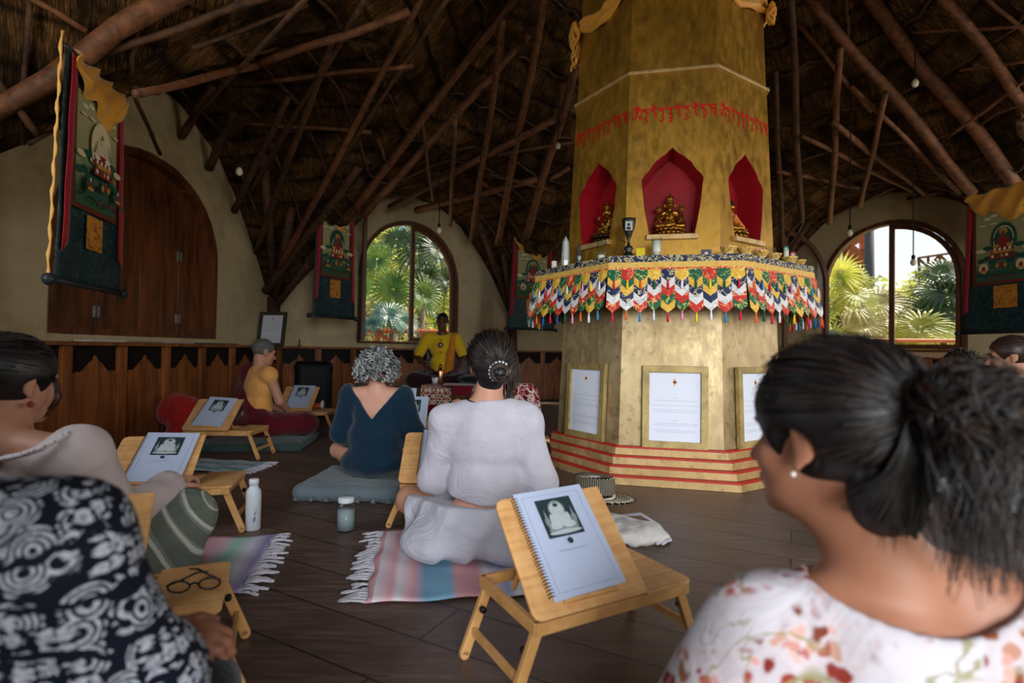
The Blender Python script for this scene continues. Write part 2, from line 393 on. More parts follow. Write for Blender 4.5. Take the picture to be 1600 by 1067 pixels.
for n, nm in WALLN.items():
    outer = [(-HALF-.1, -.3), (HALF+.1, -.3)]+[(s, gable(s)+.06) for s in [HALF+.1, 1.9, 1.66, 1.25, .9, .45, 0, -.45, -.9, -1.25, -1.66, -1.9, -HALF-.1]]
    if n == 0: inner = arch(1.35, .0, 1.6, .55); c = (0, 1.2)  # unseen doorway; low arch shaped to cut the key light off the upper column
    elif n == -2: inner = arch(.96, .93, 1.75, .85); c = (0, 1.7)
    else: inner = arch(.88, .93, 1.95, .90); c = (0, 1.7)
    i2, o2 = resample_angles(inner, outer, c)
    b = MB().ring(i2, o2, wallT(n), .26); tag(b.build(nm, M['plaster']), kind='structure')
# floor and ceiling
b = MB(); b.poly([(WC.x+5.75*math.cos(WY+math.radians(22.5+45*k)), WC.y+5.75*math.sin(WY+math.radians(22.5+45*k)), 0) for k in range(8)])
b.prism([(WC.x+5.75*math.cos(WY+math.radians(22.5+45*k)), WC.y+5.75*math.sin(WY+math.radians(22.5+45*k)), -.002) for k in range(8)], (0, 0, -.2))
tag(b.build('floor', M['floor']), kind='structure')
NTH, NR = 320, 60
me = bpy.data.meshes.new('ceiling'); vs = []; fs = []
for i in range(NR+1):
    for j in range(NTH):
        a = 2*PI*j/NTH; am_ = (a-WY) % (PI/4); am_ = min(am_, PI/4-am_); r = .02+(WA+.27)/math.cos(am_)*i/NR; x = WC.x+r*math.cos(a); y = WC.y+r*math.sin(a)
        vs.append((x, y, roofz(x, y)+.015*math.sin(37*a+3*r)+.02*random.random()))
for i in range(NR):
    for j in range(NTH): fs.append((i*NTH+j, (i+1)*NTH+j, (i+1)*NTH+(j+1) % NTH, i*NTH+(j+1) % NTH))
me.from_pydata(vs, [], fs); uvl = me.uv_layers.new(name='UVMap')
for p in me.polygons:
    cx = sum(vs[v][0] for v in p.vertices)/4-WC.x; cy = sum(vs[v][1] for v in p.vertices)/4-WC.y
    ln = max(range(8), key=lambda k: cx*NV[k].x+cy*NV[k].y); N = NV[ln]; a0 = cx*N.x+cy*N.y; s0 = -cx*N.y+cy*N.x
    dorm = abs(s0) < 2.3 and gable(s0)+.1*(WA-a0) > 1.42+.9*(WA-a0)
    for li, v in zip(p.loop_indices, p.vertices):
        x, y, z = vs[v]; x -= WC.x; y -= WC.y; a = x*N.x+y*N.y; s = -x*N.y+y*N.x
        if dorm: uvl.data[li].uv = (a+ln*3, (abs(s)*1.0+(3.3-z)*.9)*.9)
        else: uvl.data[li].uv = (s+ln*7, a*1.35)
me.materials.append(M['thatch']); ceil = bpy.data.objects.new('ceiling', me); COL.objects.link(ceil); tag(ceil, kind='structure')
# thin battens tied under the thatch
for n in range(8):
    N = NV[n]; T = Vector((-N.y, N.x))
    for k in range(9):
        a = 1.1+k*.46; h = a*math.tan(math.radians(22.5)); pts = []
        for i in range(15):
            s = -h+2*h*i/14; q = WC+N*(a+.02*math.sin(i*2.1+k))+T*s; pts.append((q.x, q.y, roofz(q.x, q.y)-.055+.012*math.sin(i*1.7+n)))
        tag(MB().tube(pts, .015, 5).build('batten', M['logs2'], ceil, smooth=True))
# rafters and purlins: straight round logs under the thatch
def roof_hit(px, py):
    d = ray(px, py); t = .6
    while t < 14:
        p = CO+d*t
        if hall_a(p.x, p.y) > WA-.03: return t
        if p.z > roofz(p.x, p.y)-.08: return t
        t += .02
    return 8
TRIM = [0]
def trimname(): TRIM[0] += 1; return 'trim_%d' % TRIM[0]
def log(x1, y1, x2, y2, w, mt='log', lam=1.0):
    t1, t2 = roof_hit(x1, y1), roof_hit(x2, y2); d1, d2 = ray(x1, y1), ray(x2, y2); k = 1.0
    A, B = CO+d1*t1, CO+d2*t2
    for i in range(1, 24):
        P = A.lerp(B, i/24); D = (P-CO); dl = D.dot(CF); D = D/dl
        q = CO+D*dl; t = dl; tt = .6
        th = roof_hit(800+F_PX*D.dot(CR), 533.5-F_PX*D.dot(CU))
        k = min(k, (th-.03)/dl)
    k = max(k, .55)*lam; A, B = CO+d1*t1*k, CO+d2*t2*k
    q_ = lambda x, y: 1/math.sqrt(1+((x-800)**2+(y-533)**2)/F_PX**2)
    ra, rb = w/2*t1*k/F_PX*q_(x1, y1), w/2*t2*k/F_PX*q_(x2, y2); rm = (ra+rb)/2; ra = (ra+rm)/2; rb = (rb+rm)/2
    n = max(6, int((B-A).length/.25)); pts = []; rs = []; ph = random.random()*9; x, y = frame_of(B-A)
    for i in range(n+1):
        f = i/n; am = .35*rm*math.sin(PI*f); pts.append(A.lerp(B, f)+x*am*math.sin(7*f+ph)+y*am*math.cos(5*f+ph)); rs.append((ra+(rb-ra)*f)*(1+.07*math.sin(i*2.3+ph)))
    tag(MB().tube(pts, rs, 10).build(trimname(), M[mt], smooth=True), kind='structure')
for a in [(-40, 190, 292, -15, 46), (20, -18, 135, 48, 14), (212, 147, 400, 103, 15), (396, 103, 640, 18, 15), (400, 129, 646, 103, 9), (380, 192, 580, 207, 8), (170, 80, 420, -6, 16, 'logs2'), (300, 75, 480, 8, 9, 'logs2'),
          (660, -5, 436, 420, 11), (572, -5, 392, 300, 11, 'logs2'), (807, -5, 556, 325, 14), (826, 54, 567, 338, 13), (867, 186, 609, 324, 11), (839, 280, 651, 328, 10), (787, 30, 737, 374, 10), (852, -5, 778, 380, 12), (901, 100, 822, 370, 14),
          (660, 188, 676, 314, 5), (711, 186, 704, 352, 7), (590, 217, 602, 250, 6), (332, 135, 283, 214, 15, 'logs2'), (365, 175, 327, 263, 15, 'logs2'), (450, 150, 366, 330, 12, 'logs2'), (520, 60, 400, 394, 11, 'logs2'), (700, -5, 480, 330, 9, 'logs2'), (480, -5, 296, 190, 9, 'logs2'),
          (545, 395, 486, 408, 9, 'logs2'), (560, 260, 415, 455, 14, 'logs2'), (745, 280, 800, 315, 6), (890, 262, 858, 280, 8), (868, 300, 758, 270, 7, 'logs2'), (905, 220, 778, 242, 6, 'logs2'),
          (1262, -5, 1520, 302, 20), (1358, -5, 1590, 294, 27), (1472, -5, 1640, 210, 22), (1236, -5, 1252, 346, 12, 'logs2'), (1313, 75, 1296, 348, 12), (1384, 145, 1344, 322, 10), (1245, 36, 1362, 174, 9), (1330, 135, 1500, 302, 9), (1300, 190, 1445, 302, 11), (1253, 213, 1425, 298, 8), (1214, 268, 1342, 293, 8), (1428, 51, 1610, 40, 8), (1212, 110, 1222, 385, 9, 'logs2'), (1205, 195, 1236, 203, 7), (1322, -5, 1325, 60, 8, 'logs2'), (1400, 290, 1280, 345, 9, 'logs2'), (1420, 310, 1470, 300, 8, 'logs2'),
          (1540, -5, 1610, 60, 9), (1480, 215, 1610, 120, 7), (1500, 110, 1610, 95, 7), (60, 210, -10, 120, 18, 'logs2'), (250, 240, 210, 150, 8, 'logs2')]:
    log(*a)
# corner posts where two bays meet
for n in (-3, 4, 3, 2):
    a = WY+math.radians(45*n+22.5); p = WC+Vector((math.cos(a), math.sin(a)))*5.33
    pts = [(p.x, p.y, .0), (p.x, p.y, .9), (p.x-.03, p.y, 1.5)]
    tag(MB().tube(pts, [.085, .085, .08], 10).build(trimname(), M['logs2'], smooth=True), kind='structure')
    if n in (-3, 4, 3):   # fan of rafter stubs gathered on the post
        for k in range(5):
            q = Vector((math.cos(a+(k-2)*.1), math.sin(a+(k-2)*.1)))*4.55+WC
            tag(MB().tube([(p.x, p.y, 1.38+.04*abs(k-2)), (q.x, q.y, roofz(q.x, q.y)-.07)], [.045, .05], 8).build(trimname(), M['logs2'], smooth=True), kind='structure')
# ledge and wainscot
def wains(n, s0, s1, npan, nm, depth=.17, top=.87):
    T = wallT(n); root = empty(nm, T(0, 0, 0)); tag(root, kind='structure'); inv = Matrix.Translation(-T(0, 0, 0))
    b = MB()
    N = nvec(n)
    def bx(sa, sb, za, zb, da, db, mi=0):
        vs = [T(s, z, d) for s in (sa, sb) for z in (za, zb) for d in (da, db)]
        b.add(vs, [(0, 1, 3, 2), (4, 6, 7, 5), (0, 4, 5, 1), (2, 3, 7, 6), (0, 2, 6, 4), (1, 5, 7, 3)], mi)
    bx(s0, s1, .0, top-.03, -depth+.02, -.01, 1); b.build('backing', [M['panel_wood'], M['recess']], root, M=inv)
    b = MB(); bx(s0, s1, top-.03, top, -depth-.04, .0); b.build('ledge', M['panel_wood'], root, M=inv, bevel=.004)
    w = (s1-s0)/npan
    for i in range(npan):
        a = s0+i*w; st = .085
        b = MB(); bx(a-st/2, a+st/2, 0, top-.03, -depth-.012, -depth+.02); b.build('stile', M['panel_wood'], root, M=inv, bevel=.003)
        x0, x1 = a+st/2, a+w-st/2; c = (x0+x1)/2; hw = (x1-x0)/2; zt = top-.24
        prof = [(-1, .0), (-.8, .015), (-.62, .005), (-.45, .03), (-.25, .075), (-.08, .10), (0, .135), (.08, .10), (.25, .075), (.45, .03), (.62, .005), (.8, .015), (1, 0)]
        b = MB(); pts = [T(x0, .01, -depth-.004), T(x1, .01, -depth-.004)]+[T(c+hw*u, zt+v, -depth-.004) for u, v in prof[::-1]]
        b.prism(pts, (N.x*.02, N.y*.02, 0)); b.build('panel', M['panel_wood'], root, M=inv)
    return root
wains(-2, -HALF+.07, HALF-.1, 8, 'trim_wainscot_left')
wains(-3, -HALF+.07, HALF-.07, 8, 'trim_wainscot_back_left')
wains(4, -HALF+.07, HALF-.07, 8, 'trim_wainscot_back')
wains(3, -HALF+.07, HALF-.07, 8, 'trim_wainscot_back_right')
wains(2, -HALF+.07, HALF-.07, 8, 'trim_wainscot_right')
# ================================================================== windows
def half_arch(w, z0, zs, r, side, fw, n=12):
    """frame ring + pane of one casement, local u from 0 (meeting stile) to side*w"""
    o = [(0, z0), (w, z0), (w, zs)]+[(w*math.cos(PI/2*i/n), zs+r*math.sin(PI/2*i/n)) for i in range(1, n)]+[(0, zs+r)]
    i_ = [(fw, z0+fw), (w-fw, z0+fw), (w-fw, zs)]+[((w-fw)*math.cos(PI/2*i/n), zs+(r-fw)*math.sin(PI/2*i/n)) for i in range(1, n)]
    i_ = [(max(u, fw), v) for u, v in i_]+[(fw, zs+(r-fw)*.995)]
    c = (w*.5, (z0+zs)/2+.1); a, b = resample_angles(i_, o, c)
    return [(u*side, v) for u, v in a], [(u*side, v) for u, v in b]
WN = [0]
def window(n, w=.86, z0=.93, zs=1.95, r=.88, leaves=((1, 0), (-1, 0)), glass=True, nm=None):
    WN[0] += 1; T0 = wallT(n); o0 = T0(0, z0, 0); root = empty(nm or 'window_%d' % WN[0], o0); tag(root, kind='structure'); inv = Matrix.Translation(-o0)
    out = arch(w+.03, z0-.0, zs, r+.03); inn = arch(w-.035, z0+.04, zs, r-.035); a, b_ = resample_angles(inn, out, (0, 1.7))
    MB().ring(a, b_, wallT(n, .0), .12).build('frame', M['frame_wood'], root, M=inv)
    for side, ang in leaves:
        if ang is None: continue
        i_, o_ = half_arch(w-.04, z0+.045, zs, r-.04, side, .065)
        N = nvec(n); Tn = Vector((-N.y, N.x)); hinge = side*(w-.04)
        def T(u, z, d, hinge=hinge, side=side, ang=ang):
            du = u-hinge; v = Vector((du, d)); ca, sa = math.cos(ang*side), math.sin(ang*side)
            s = hinge+du*ca-d*sa*1; dd = du*sa+d*ca
            q = WC+N*(WA+.03+dd)+Tn*s; return Vector((q.x, q.y, z))
        lf = MB().ring(i_, o_, T, .045).build('casement', M['frame_wood'], root, M=inv)
        if glass: MB().poly([T(u, z, .022) for u, z in i_]).build('pane', M['glass'], lf)
    return root
window(-3, leaves=((1, math.radians(113)), (-1, 0)))
window(3, leaves=((1, math.radians(118)), (-1, 0)))
window(4, leaves=((1, 0), (-1, 0)))
for n in (2, 1, -1): window(n, leaves=())
M['hinge'] = flat('hinge_steel', '9a9a94', .4, metal=.6)
# shuttered window of the left bay
T0 = wallT(-2); o0 = T0(0, .93, 0); root = empty('window_7', o0); tag(root, kind='structure'); inv = Matrix.Translation(-o0)
a, b_ = resample_angles(arch(.90, .985, 1.75, .79), arch(.97, .925, 1.75, .86), (0, 1.7))
MB().ring(a, b_, T0, .16).build('frame', M['dark_wood'], root, M=inv)
for i, (u0, u1) in enumerate(((-.90, -.50), (-.49, -.01), (0.0, .45), (.46, .90))):
    def zt(u): return 1.75+.79*math.sqrt(max(0, 1-(u/.905)**2))
    pts = [T0(u0, .985, .10), T0(u1, .985, .10)]+[T0(u1+(u0-u1)*k/8, zt(u1+(u0-u1)*k/8), .10) for k in range(9)]
    N = nvec(-2); sh = MB().prism(pts, (N.x*.035, N.y*.035, 0)).build('shutter', M['dark_wood'], root, M=inv, bevel=.004)
    for zz in (1.12, 1.75): MB().box(T0(u0+.015 if i % 2 else u1-.015, zz, .092), (.012, .02, .09)).build('hinge', M['hinge'], sh)
MB().box(T0(0, .965, .06), (.05, .05, .04)).build('latch', M['recess'], root, M=inv)
# ================================================================== the central altar column
CC = Vector((1.2363, 4.3188)); CYW = -1.7832
def cn(n): a = CYW+math.radians(45*n); return Vector((math.cos(a), math.sin(a)))
def colR(z): return .819-.0412*z
def octv(r, k, z):          # vertex k (half steps of 22.5 degrees from the front normal)
    a = CYW+math.radians(22.5*k); R = r/math.cos(math.radians(22.5)); return Vector((CC.x+R*math.cos(a), CC.y+R*math.sin(a), z))
def faceT(n, r0=None):
    N = cn(n); T = Vector((-N.y, N.x))
    def f(s, z, d): q = CC+N*((colR(z) if r0 is None else r0)+d)+T*s; return Vector((q.x, q.y, z))
    return f
def mk_gold(name, a, b, c, rough=.42, metal=.55, pt=.5):
    t = NT(name, rough, .5, metal); co = t.co(); n1 = t.noise(t.co(scale=(1, 1, .7)), 3.5, 6, .65, .5); n2 = t.noise(t.co(scale=(2.5, 2.5, 1.2)), 8, 5, .65)
    n3 = t.noise(co, 16, 6, .7)
    f = t.math('ADD', t.math('MULTIPLY', n1, .6), t.math('MULTIPLY', n2, .4)); cc = t.ramp(f, [(.33, a), (.5, b), (.68, c)])
    cc = t.mix(t.ramp(n3, [(.54, 0.0), (.68, pt)]), cc, '4a3a20')
    t.col(cc); t.bump(n3, .15, .004); t.link(t.ramp(n2, [(.3, rough-.08), (.7, rough+.2)]), 'Roughness'); return t.m
M['gold'] = mk_gold('gold_paint', '85704c', 'ab946a', 'c8b48e', .45, .5)
M['gold_up'] = mk_gold('gold_paint_upper', '84602a', 'a87e2c', 'c29238', .40, .6, .25)
M['gold_trim'] = mk_gold('gold_trim', 'a08352', 'bd9c68', 'd0b484', .45, .35)
M['redp'] = flat('red_paint', 'b02a20', .5); M['niche'] = flat('niche_red', '8e0e1a', .45, var=.15, vs=5)
M['letter'] = flat('letter_red', 'c01c14', .5)
col = empty('altar_column', (CC.x, CC.y, 0), 0, 'tall golden octagonal altar column with red niches, rising to the thatch', 'altar column')
cinv = Matrix.Translation((-CC.x, -CC.y, 0))
def cbuild(b, nm, mats, par=col, **k): return b.build(nm, mats, par, M=cinv if par is col else None, **k)
def octprism(r0, z0, r1, z1, bt=None):
    b = bt or MB(); lo = [octv(r0, 2*k+1, z0) for k in range(8)]; hi = [octv(r1, 2*k+1, z1) for k in range(8)]
    return b.add(lo+hi, [(i, (i+1) % 8, 8+(i+1) % 8, 8+i) for i in range(8)]+[tuple(range(8))[::-1], tuple(range(8, 16))])
# four stepped plinth tiers, each over a red line
hs = [0, .0575, .1138, .1705, .2275]; rs = [.992, .947, .902, .862]
for i in range(4):
    cbuild(octprism(rs[i], hs[i], rs[i], hs[i+1]-.011), 'step', M['gold_trim'], bevel=.003)
    cbuild(octprism(rs[i]-.006, hs[i+1]-.0115, rs[i]-.006, hs[i+1]), 'red_line', M['redp'])
# niche outline in face coordinates (s, z)
NI = [(-.15, 1.665), (.15, 1.665), (.185, 1.86), (.205, 2.055), (.185, 2.085), (.155, 2.115), (.125, 2.165), (.08, 2.205), (.04, 2.232), (0, 2.272), (-.04, 2.232), (-.08, 2.205), (-.125, 2.165), (-.155, 2.115), (-.185, 2.085), (-.205, 2.055), (-.185, 1.86)]
ZT = 2.82
b = MB(); bn = MB()
for n in range(8):
    T = faceT(n); h0 = math.tan(math.radians(22.5))
    def face2(z): return colR(z)*h0
    outer = [(-face2(.2), .2), (face2(.2), .2), (face2(1.4), 1.4), (face2(ZT), ZT), (-face2(ZT), ZT), (-face2(1.4), 1.4)]
    i2, o2 = resample_angles(NI, outer, (0, 1.95))
    k = len(i2); b.add([T(*p, 0) for p in i2]+[T(*p, 0) for p in o2], [(i, (i+1) % k, k+(i+1) % k, k+i) for i in range(k)])
    # niche: slanted jambs and a back panel
    dp = -.19; back = [(s*.9, 1.665+(z-1.665)*.965) for s, z in NI]; q = len(NI)
    bn.add([T(s, z, 0) for s, z in NI]+[T(s, z, dp) for s, z in back], [(i, (i+1) % q, q+(i+1) % q, q+i) for i in range(q)]+[tuple(range(q, 2*q))])
cbuild(b, 'shaft', M['gold_up'])
b = MB()
for k in range(8):
    b.add([octv(colR(z)+.003, 2*k+j, z) for z in (.2275, 1.46) for j in (1, 3)], [(0, 1, 3, 2)])
cbuild(b, 'lower_shaft', M['gold']); cbuild(bn, 'niche', M['niche'])
for n in range(8):
    T = faceT(n); s = MB(); N = cn(n); vs = [T(a, z, d) for a in (-.17, .17) for z in (1.628, 1.664) for d in (-.02, .03)]
    s.add(vs, [(0, 1, 3, 2), (4, 6, 7, 5), (0, 4, 5, 1), (2, 3, 7, 6), (0, 2, 6, 4), (1, 5, 7, 3)]); cbuild(s, 'niche_sill', M['gold_trim'], bevel=.004)
cbuild(octprism(colR(ZT)+.02, ZT-.012, colR(ZT)+.02, ZT+.012), 'moulding', M['gold_trim'], bevel=.006)
cbuild(octprism(colR(ZT)-.004, ZT+.01, .60, 5.6), 'upper_shaft', M['gold_up'])
# red seed-syllable lettering under the moulding: brush strokes on the three faces the hall sees
GL = {  # strokes in a 1x1.6 cell (x right, y down from the head line)
 'om': [[(.0, .25), (.0, .75), (.15, .95), (.4, .85), (.42, .2)], [(.42, .3), (.75, .1), (.5, .5), (.8, .75), (.85, 1.1)], [(.2, -.25), (.5, -.12), (.85, -.3)], [(.48, -.42), (.56, -.42)], [(.1, .0), (.9, .0)], [(1.0, 0), (1.0, .95)]],
 'ta': [[(.0, .0), (.95, .0)], [(.15, .0), (.15, .2), (.5, .25)], [(.5, .25), (.75, .35), (.6, .7), (.3, 1.0)], [(.3, 1.0), (.55, 1.05), (.65, 1.25), (.45, 1.45)], [(.05, .22), (.5, .22)]],
 're': [[(.0, .0), (.9, .0)], [(.1, .22), (.55, .2), (.6, .45), (.4, .6)], [(.45, .6), (.75, .75), (.6, 1.05)], [(.2, -.45), (.45, -.2), (.8, -.12)]],
 'tu': [[(.0, .0), (.9, .0)], [(.1, .2), (.6, .2), (.7, .5), (.45, .8)], [(.1, 1.15), (.4, 1.35), (.75, 1.1), (.5, .85)]],
 'tta': [[(.0, .0), (.95, .0)], [(.15, .2), (.65, .2), (.6, .5), (.3, .6)], [(.3, .6), (.75, .75), (.45, 1.0)], [(.35, 1.0), (.7, 1.1), (.4, 1.4)], [(.7, 1.35), (.3, 1.45)]],
 'sva': [[(.0, .0), (.95, .0)], [(.1, .0), (.1, .3), (.5, .25), (.55, .8)], [(.55, .3), (.85, .6), (.9, 1.0)], [(.45, .9), (.7, 1.15), (.4, 1.2)]],
 'ha': [[(.0, .0), (1.0, .0)], [(.2, .0), (.2, .3), (.6, .35), (.45, .8)], [(.6, .35), (.9, .45), (.75, 1.05)], [(1.0, 0), (1.0, 1.2)]]}
def lettering(n):
    T = faceT(n); b = MB(); word = ['om', 'ta', 're', 'tu', 'tta', 're', 'tu', 're', 'sva', 'ha']; x = -.27; w = .0545
    for g in word:
        sc = .046 if g != 'om' else .06
        for st in GL[g]:
            p = [(x+q[0]*sc, 2.555-q[1]*.070) for q in st]
            for (a, c), (d, e) in zip(p, p[1:]):
                A = Vector((a, c)); B = Vector((d, e)); dr = (B-A); L = max(dr.length, 1e-4); dr /= L; nn = Vector((-dr.y, dr.x)); hw = .0062 if abs(dr.x) > .8 else .0042
                A = A-dr*.002; B = B+dr*.002
                b.poly([T(*(A+nn*hw), .0025), T(*(B+nn*hw), .0025), T(*(B-nn*hw), .0025), T(*(A-nn*hw), .0025)])
        x += w if g != 'om' else .07
    cbuild(b, 'red_lettering', M['letter'])
for n in (-1, 0, 1): lettering(n)
# gold scarf wrapped round the top of the column
def mk_scarf():
    t = NT('gold_scarf_silk', .5, .4); co = t.co(); f = t.noise(co, 9, 3, .5, 1.5)
    c = t.mix(t.noise(co, 4, 3), 'c98422', 'e0a53c'); v = t.ramp(t.noise(co, 11, 4, .6, 2.2), [(.33, 1.0), (.37, 0.0)]); t.col(t.mix(t.math('MULTIPLY', v, .75), c, '4a2c14'))
    t.b.inputs['Sheen Weight'].default_value = .3; return t.m
M['scarf'] = mk_scarf()
def scarf_band(k0, k1, z, drop, r):
    vs = []; fs = []; NU, NVV = 60, 10
    for i in range(NU+1):
        k = k0+(k1-k0)*i/NU; kk = math.floor((k-1)/2)*2+1; a = octv(r, kk, 0); b = octv(r, kk+2, 0); p = a.lerp(b, (k-kk)/2)
        o = Vector((p.x-CC.x, p.y-CC.y, 0)).normalized()
        for j in range(NVV+1):
            f = j/NVV; dd = drop*(.75+.25*math.sin(i*.8)+.15*math.sin(i*.31)); q = p+o*(.012+.022*math.sin(i*1.9+f*3)+.015*math.sin(j*1.1)); vs.append((q.x, q.y, z-f*dd+.01*math.sin(i*.9)))
    for i in range(NU):
        for j in range(NVV): a = i*(NVV+1)+j; fs.append((a, a+1, a+NVV+2, a+NVV+1))
    return vs, fs
sc = empty('gold_scarf', (CC.x, CC.y, 3.28), 0, 'gold silk scarf draped around the top of the altar column', 'scarf')
b = MB(); b.add(*scarf_band(-9, 7, 3.47, .12, .70)); si = Matrix.Translation((-CC.x, -CC.y, -3.28))
o = b.build('band', M['scarf'], sc, smooth=True, M=si); o.modifiers.new('s', 'SOLIDIFY').thickness = .006
for k, zz, L in ((-3, 3.46, .36), (3, 3.44, .15)):
    p = octv(.71, k, 0); b = MB(); o_ = Vector((p.x-CC.x, p.y-CC.y, 0)).normalized(); tt = Vector((-o_.y, o_.x, 0))
    for s_ in range(5):
        pts = [(p+o_*(.02+.02*math.sin(s_*2+j))+tt*(.025*(s_-2)*(1-j/9*.55)+.01*math.sin(j+s_)))+Vector((0, 0, zz-L*j/8*(1-.07*s_))) for j in range(9)]
        b.tube(pts, [.028-.0022*j for j in range(9)], 8, flat=.5)
    b.build('hanging_end', M['scarf'], sc, smooth=True, M=si)
# ================================================================== altar shelf and its brocade valance
shelf = empty('altar_shelf', (CC.x, CC.y, 1.48), 0, 'wooden altar shelf ringing the golden column, carrying bowls and candles', 'shelf'); shi = Matrix.Translation((-CC.x, -CC.y, -1.48))
octprism(.985, 1.445, .985, 1.481).build('board', M['gold_trim'], shelf, M=shi, bevel=.004)
octprism(.86, 1.36, .955, 1.445).build('bracket', M['gold'], shelf, M=shi)
def brocade(name, base, fig, scale=60, amt=.46, fx='s'):
    t = NT(name, .55, .35); co = t.co(); f = t.noise(co, scale*.62, 1.5, .5, 1.6); g = t.noise(t.co(loc=(4, 2, 1)), scale*.5, 1, .5, 1.0); w = .035 if amt > .5 else .06
    k = t.ramp(f, [(.5-w, 0.0), (.5-w*.6, 1.0), (.5+w*.6, 1.0), (.5+w, 0.0)]); k = t.math('MULTIPLY', k, t.ramp(g, [(.40, 0.0), (.46, 1.0)]) if amt > .5 else 1.0); t.col(t.mix(k, base, fig)); t.bump(k, .15, .002); return t.m
M['br_y'] = brocade('brocade_yellow', 'dcae3c', 'ecc868', 26, .6); M['br_b'] = brocade('brocade_navy', '14264e', 'c9bd92', 26, .62); M['br_g'] = brocade('brocade_green', '0f5a3a', 'b9b45e', 26, .62)
M['br_r'] = brocade('brocade_red', 'c22a20', 'e6b070', 26, .6); M['br_w'] = brocade('brocade_white', 'dcdad6', 'b4b6c0', 26, .6); M['br_n'] = brocade('brocade_dark_navy', '0d1c44', 'b8ab78', 38, .42)
M['br_gold'] = brocade('brocade_pale_gold', 'dbb25a', 'c99838', 30, .6); M['br_or'] = brocade('brocade_red_edge', 'c8341f', 'e8c07a', 50, .45)
val = empty('altar_valance', (CC.x, CC.y, 1.44), 0, 'brocade valance of coloured chevron pendants with silk tassels around the altar', 'valance')
vi = Matrix.Translation((-CC.x, -CC.y, -1.44))
tass = [flat('tassel_%d' % i, c, .7) for i, c in enumerate(('d01f3c', 'f0d030', '1f5a9c', 'e8e4f0', '1a5a3a', 'e86a28', '2a8ac0', 'e890b0'))]
TORD = [3, 0, 5, 6, 3, 0, 7, 1, 3, 6, 0, 1, 5, 4, 0, 3, 4, 1, 4, 0, 2, 5, 2, 0, 2, 4, 7, 5, 3, 6]
for i, (z0, z1, mm, r) in enumerate(((1.482, 1.438, 'br_n', .992), (1.438, 1.402, 'br_gold', .996), (1.402, 1.382, 'br_or', .999))):
    b = MB(); lo = [octv(r+.004, 2*k+1, z1) for k in range(8)]; hi = [octv(r, 2*k+1, z0) for k in range(8)]
    b.add(lo+hi, [(i, (i+1) % 8, 8+(i+1) % 8, 8+i) for i in range(8)]); o = b.build(('navy_band', 'gold_band', 'red_band')[i], M[mm], val, M=vi); o.modifiers.new('s', 'SOLIDIFY').thickness = .006
b = MB(); lo = [octv(.93, 2*k+1, 1.21) for k in range(8)]; hi = [octv(.975, 2*k+1, 1.40) for k in range(8)]; b.add(lo+hi, [(i, (i+1) % 8, 8+(i+1) % 8, 8+i) for i in range(8)])
b.build('navy_lining', M['br_b'], val, M=vi)
order = ['br_g', 'br_r', 'br_g', 'br_y', 'br_b', 'br_y', 'br_g', 'br_r', 'br_g', 'br_y', 'br_b', 'br_y']
nxt = {'br_g': ['br_g', 'br_y', 'br_b', 'br_w', 'br_r'], 'br_r': ['br_r', 'br_g', 'br_y', 'br_b', 'br_w'], 'br_y': ['br_y', 'br_b', 'br_w', 'br_r', 'br_g'], 'br_b': ['br_b', 'br_w', 'br_r', 'br_g', 'br_y']}
def pt_face(n, s, z, d):
    N = cn(n); T = Vector((-N.y, N.x)); q = CC+N*(1.004+d+(1.40-z)*.10)+T*(s*(1+(1.40-z)*.10)); return Vector((q.x, q.y, z))
ti = 0
for n in (-3, -2, -1, 0, 1, 2, 3):
    NS = 10; W_ = 2*1.0*math.tan(math.radians(22.5))/NS
    for i in range(NS):
        s0 = -W_*NS/2+i*W_; s1 = s0+W_; c = (s0+s1)/2; b = MB(); seq = nxt[order[(i+n*10) % 12]]; low = .012 if (i % 2) else 0
        zt = 1.388; step = .050 - .003*(i % 2); pk = .036; L = len(seq); sg = seq[:]; top_h = .046
        z = zt; prev = [(s0, z), (c, z), (s1, z)]; sw = .006*math.sin(i*1.7+n)
        zz = [zt]
        for j, mm in enumerate(sg):
            h = top_h if j == 0 else step
            e = z-h; cur = [(s0, e), (c, e-pk), (s1, e)]; d0, d1 = .004*j*(1+.3*math.sin(i)), .004*(j+1)
            p0 = [pt_face(n, s_, q_, d0+(0 if k != 1 else .006)) for k, (s_, q_) in enumerate(prev)]; p1 = [pt_face(n, s_, q_, d1+(0 if k != 1 else .008)) for k, (s_, q_) in enumerate(cur)]
            b.add(p0+p1, [(0, 3, 4, 1), (1, 4, 5, 2)], j); z = e; prev = cur
        # lower point
        e = z-(.0 if i % 2 else .014)
        st = b.build('pendant_strip', [M[k] for k in sg], val, M=vi); st.modifiers.new('s', 'SOLIDIFY').thickness = .003
        ti += 1
        if n in (-2, -1, 0, 1, 2):
            for (zz0, LL, dd, k2, do) in ((z-pk+.004, .062, .028, 0, True), (zt-.068, .062, .03, 3, True)):
                tm = tass[TORD[(ti+k2*3+n+30) % 30]]; tb = MB(); p = pt_face(n, c, zz0, dd)
                tb.tube([p, p-Vector((0, 0, .008)), p-Vector((0, 0, .014)), p-Vector((0, 0, .02)), p-Vector((0, 0, LL))], [.002, .006, .0035, .007, .0085], 7)
                tb.build('tassel', tm, st, smooth=True)
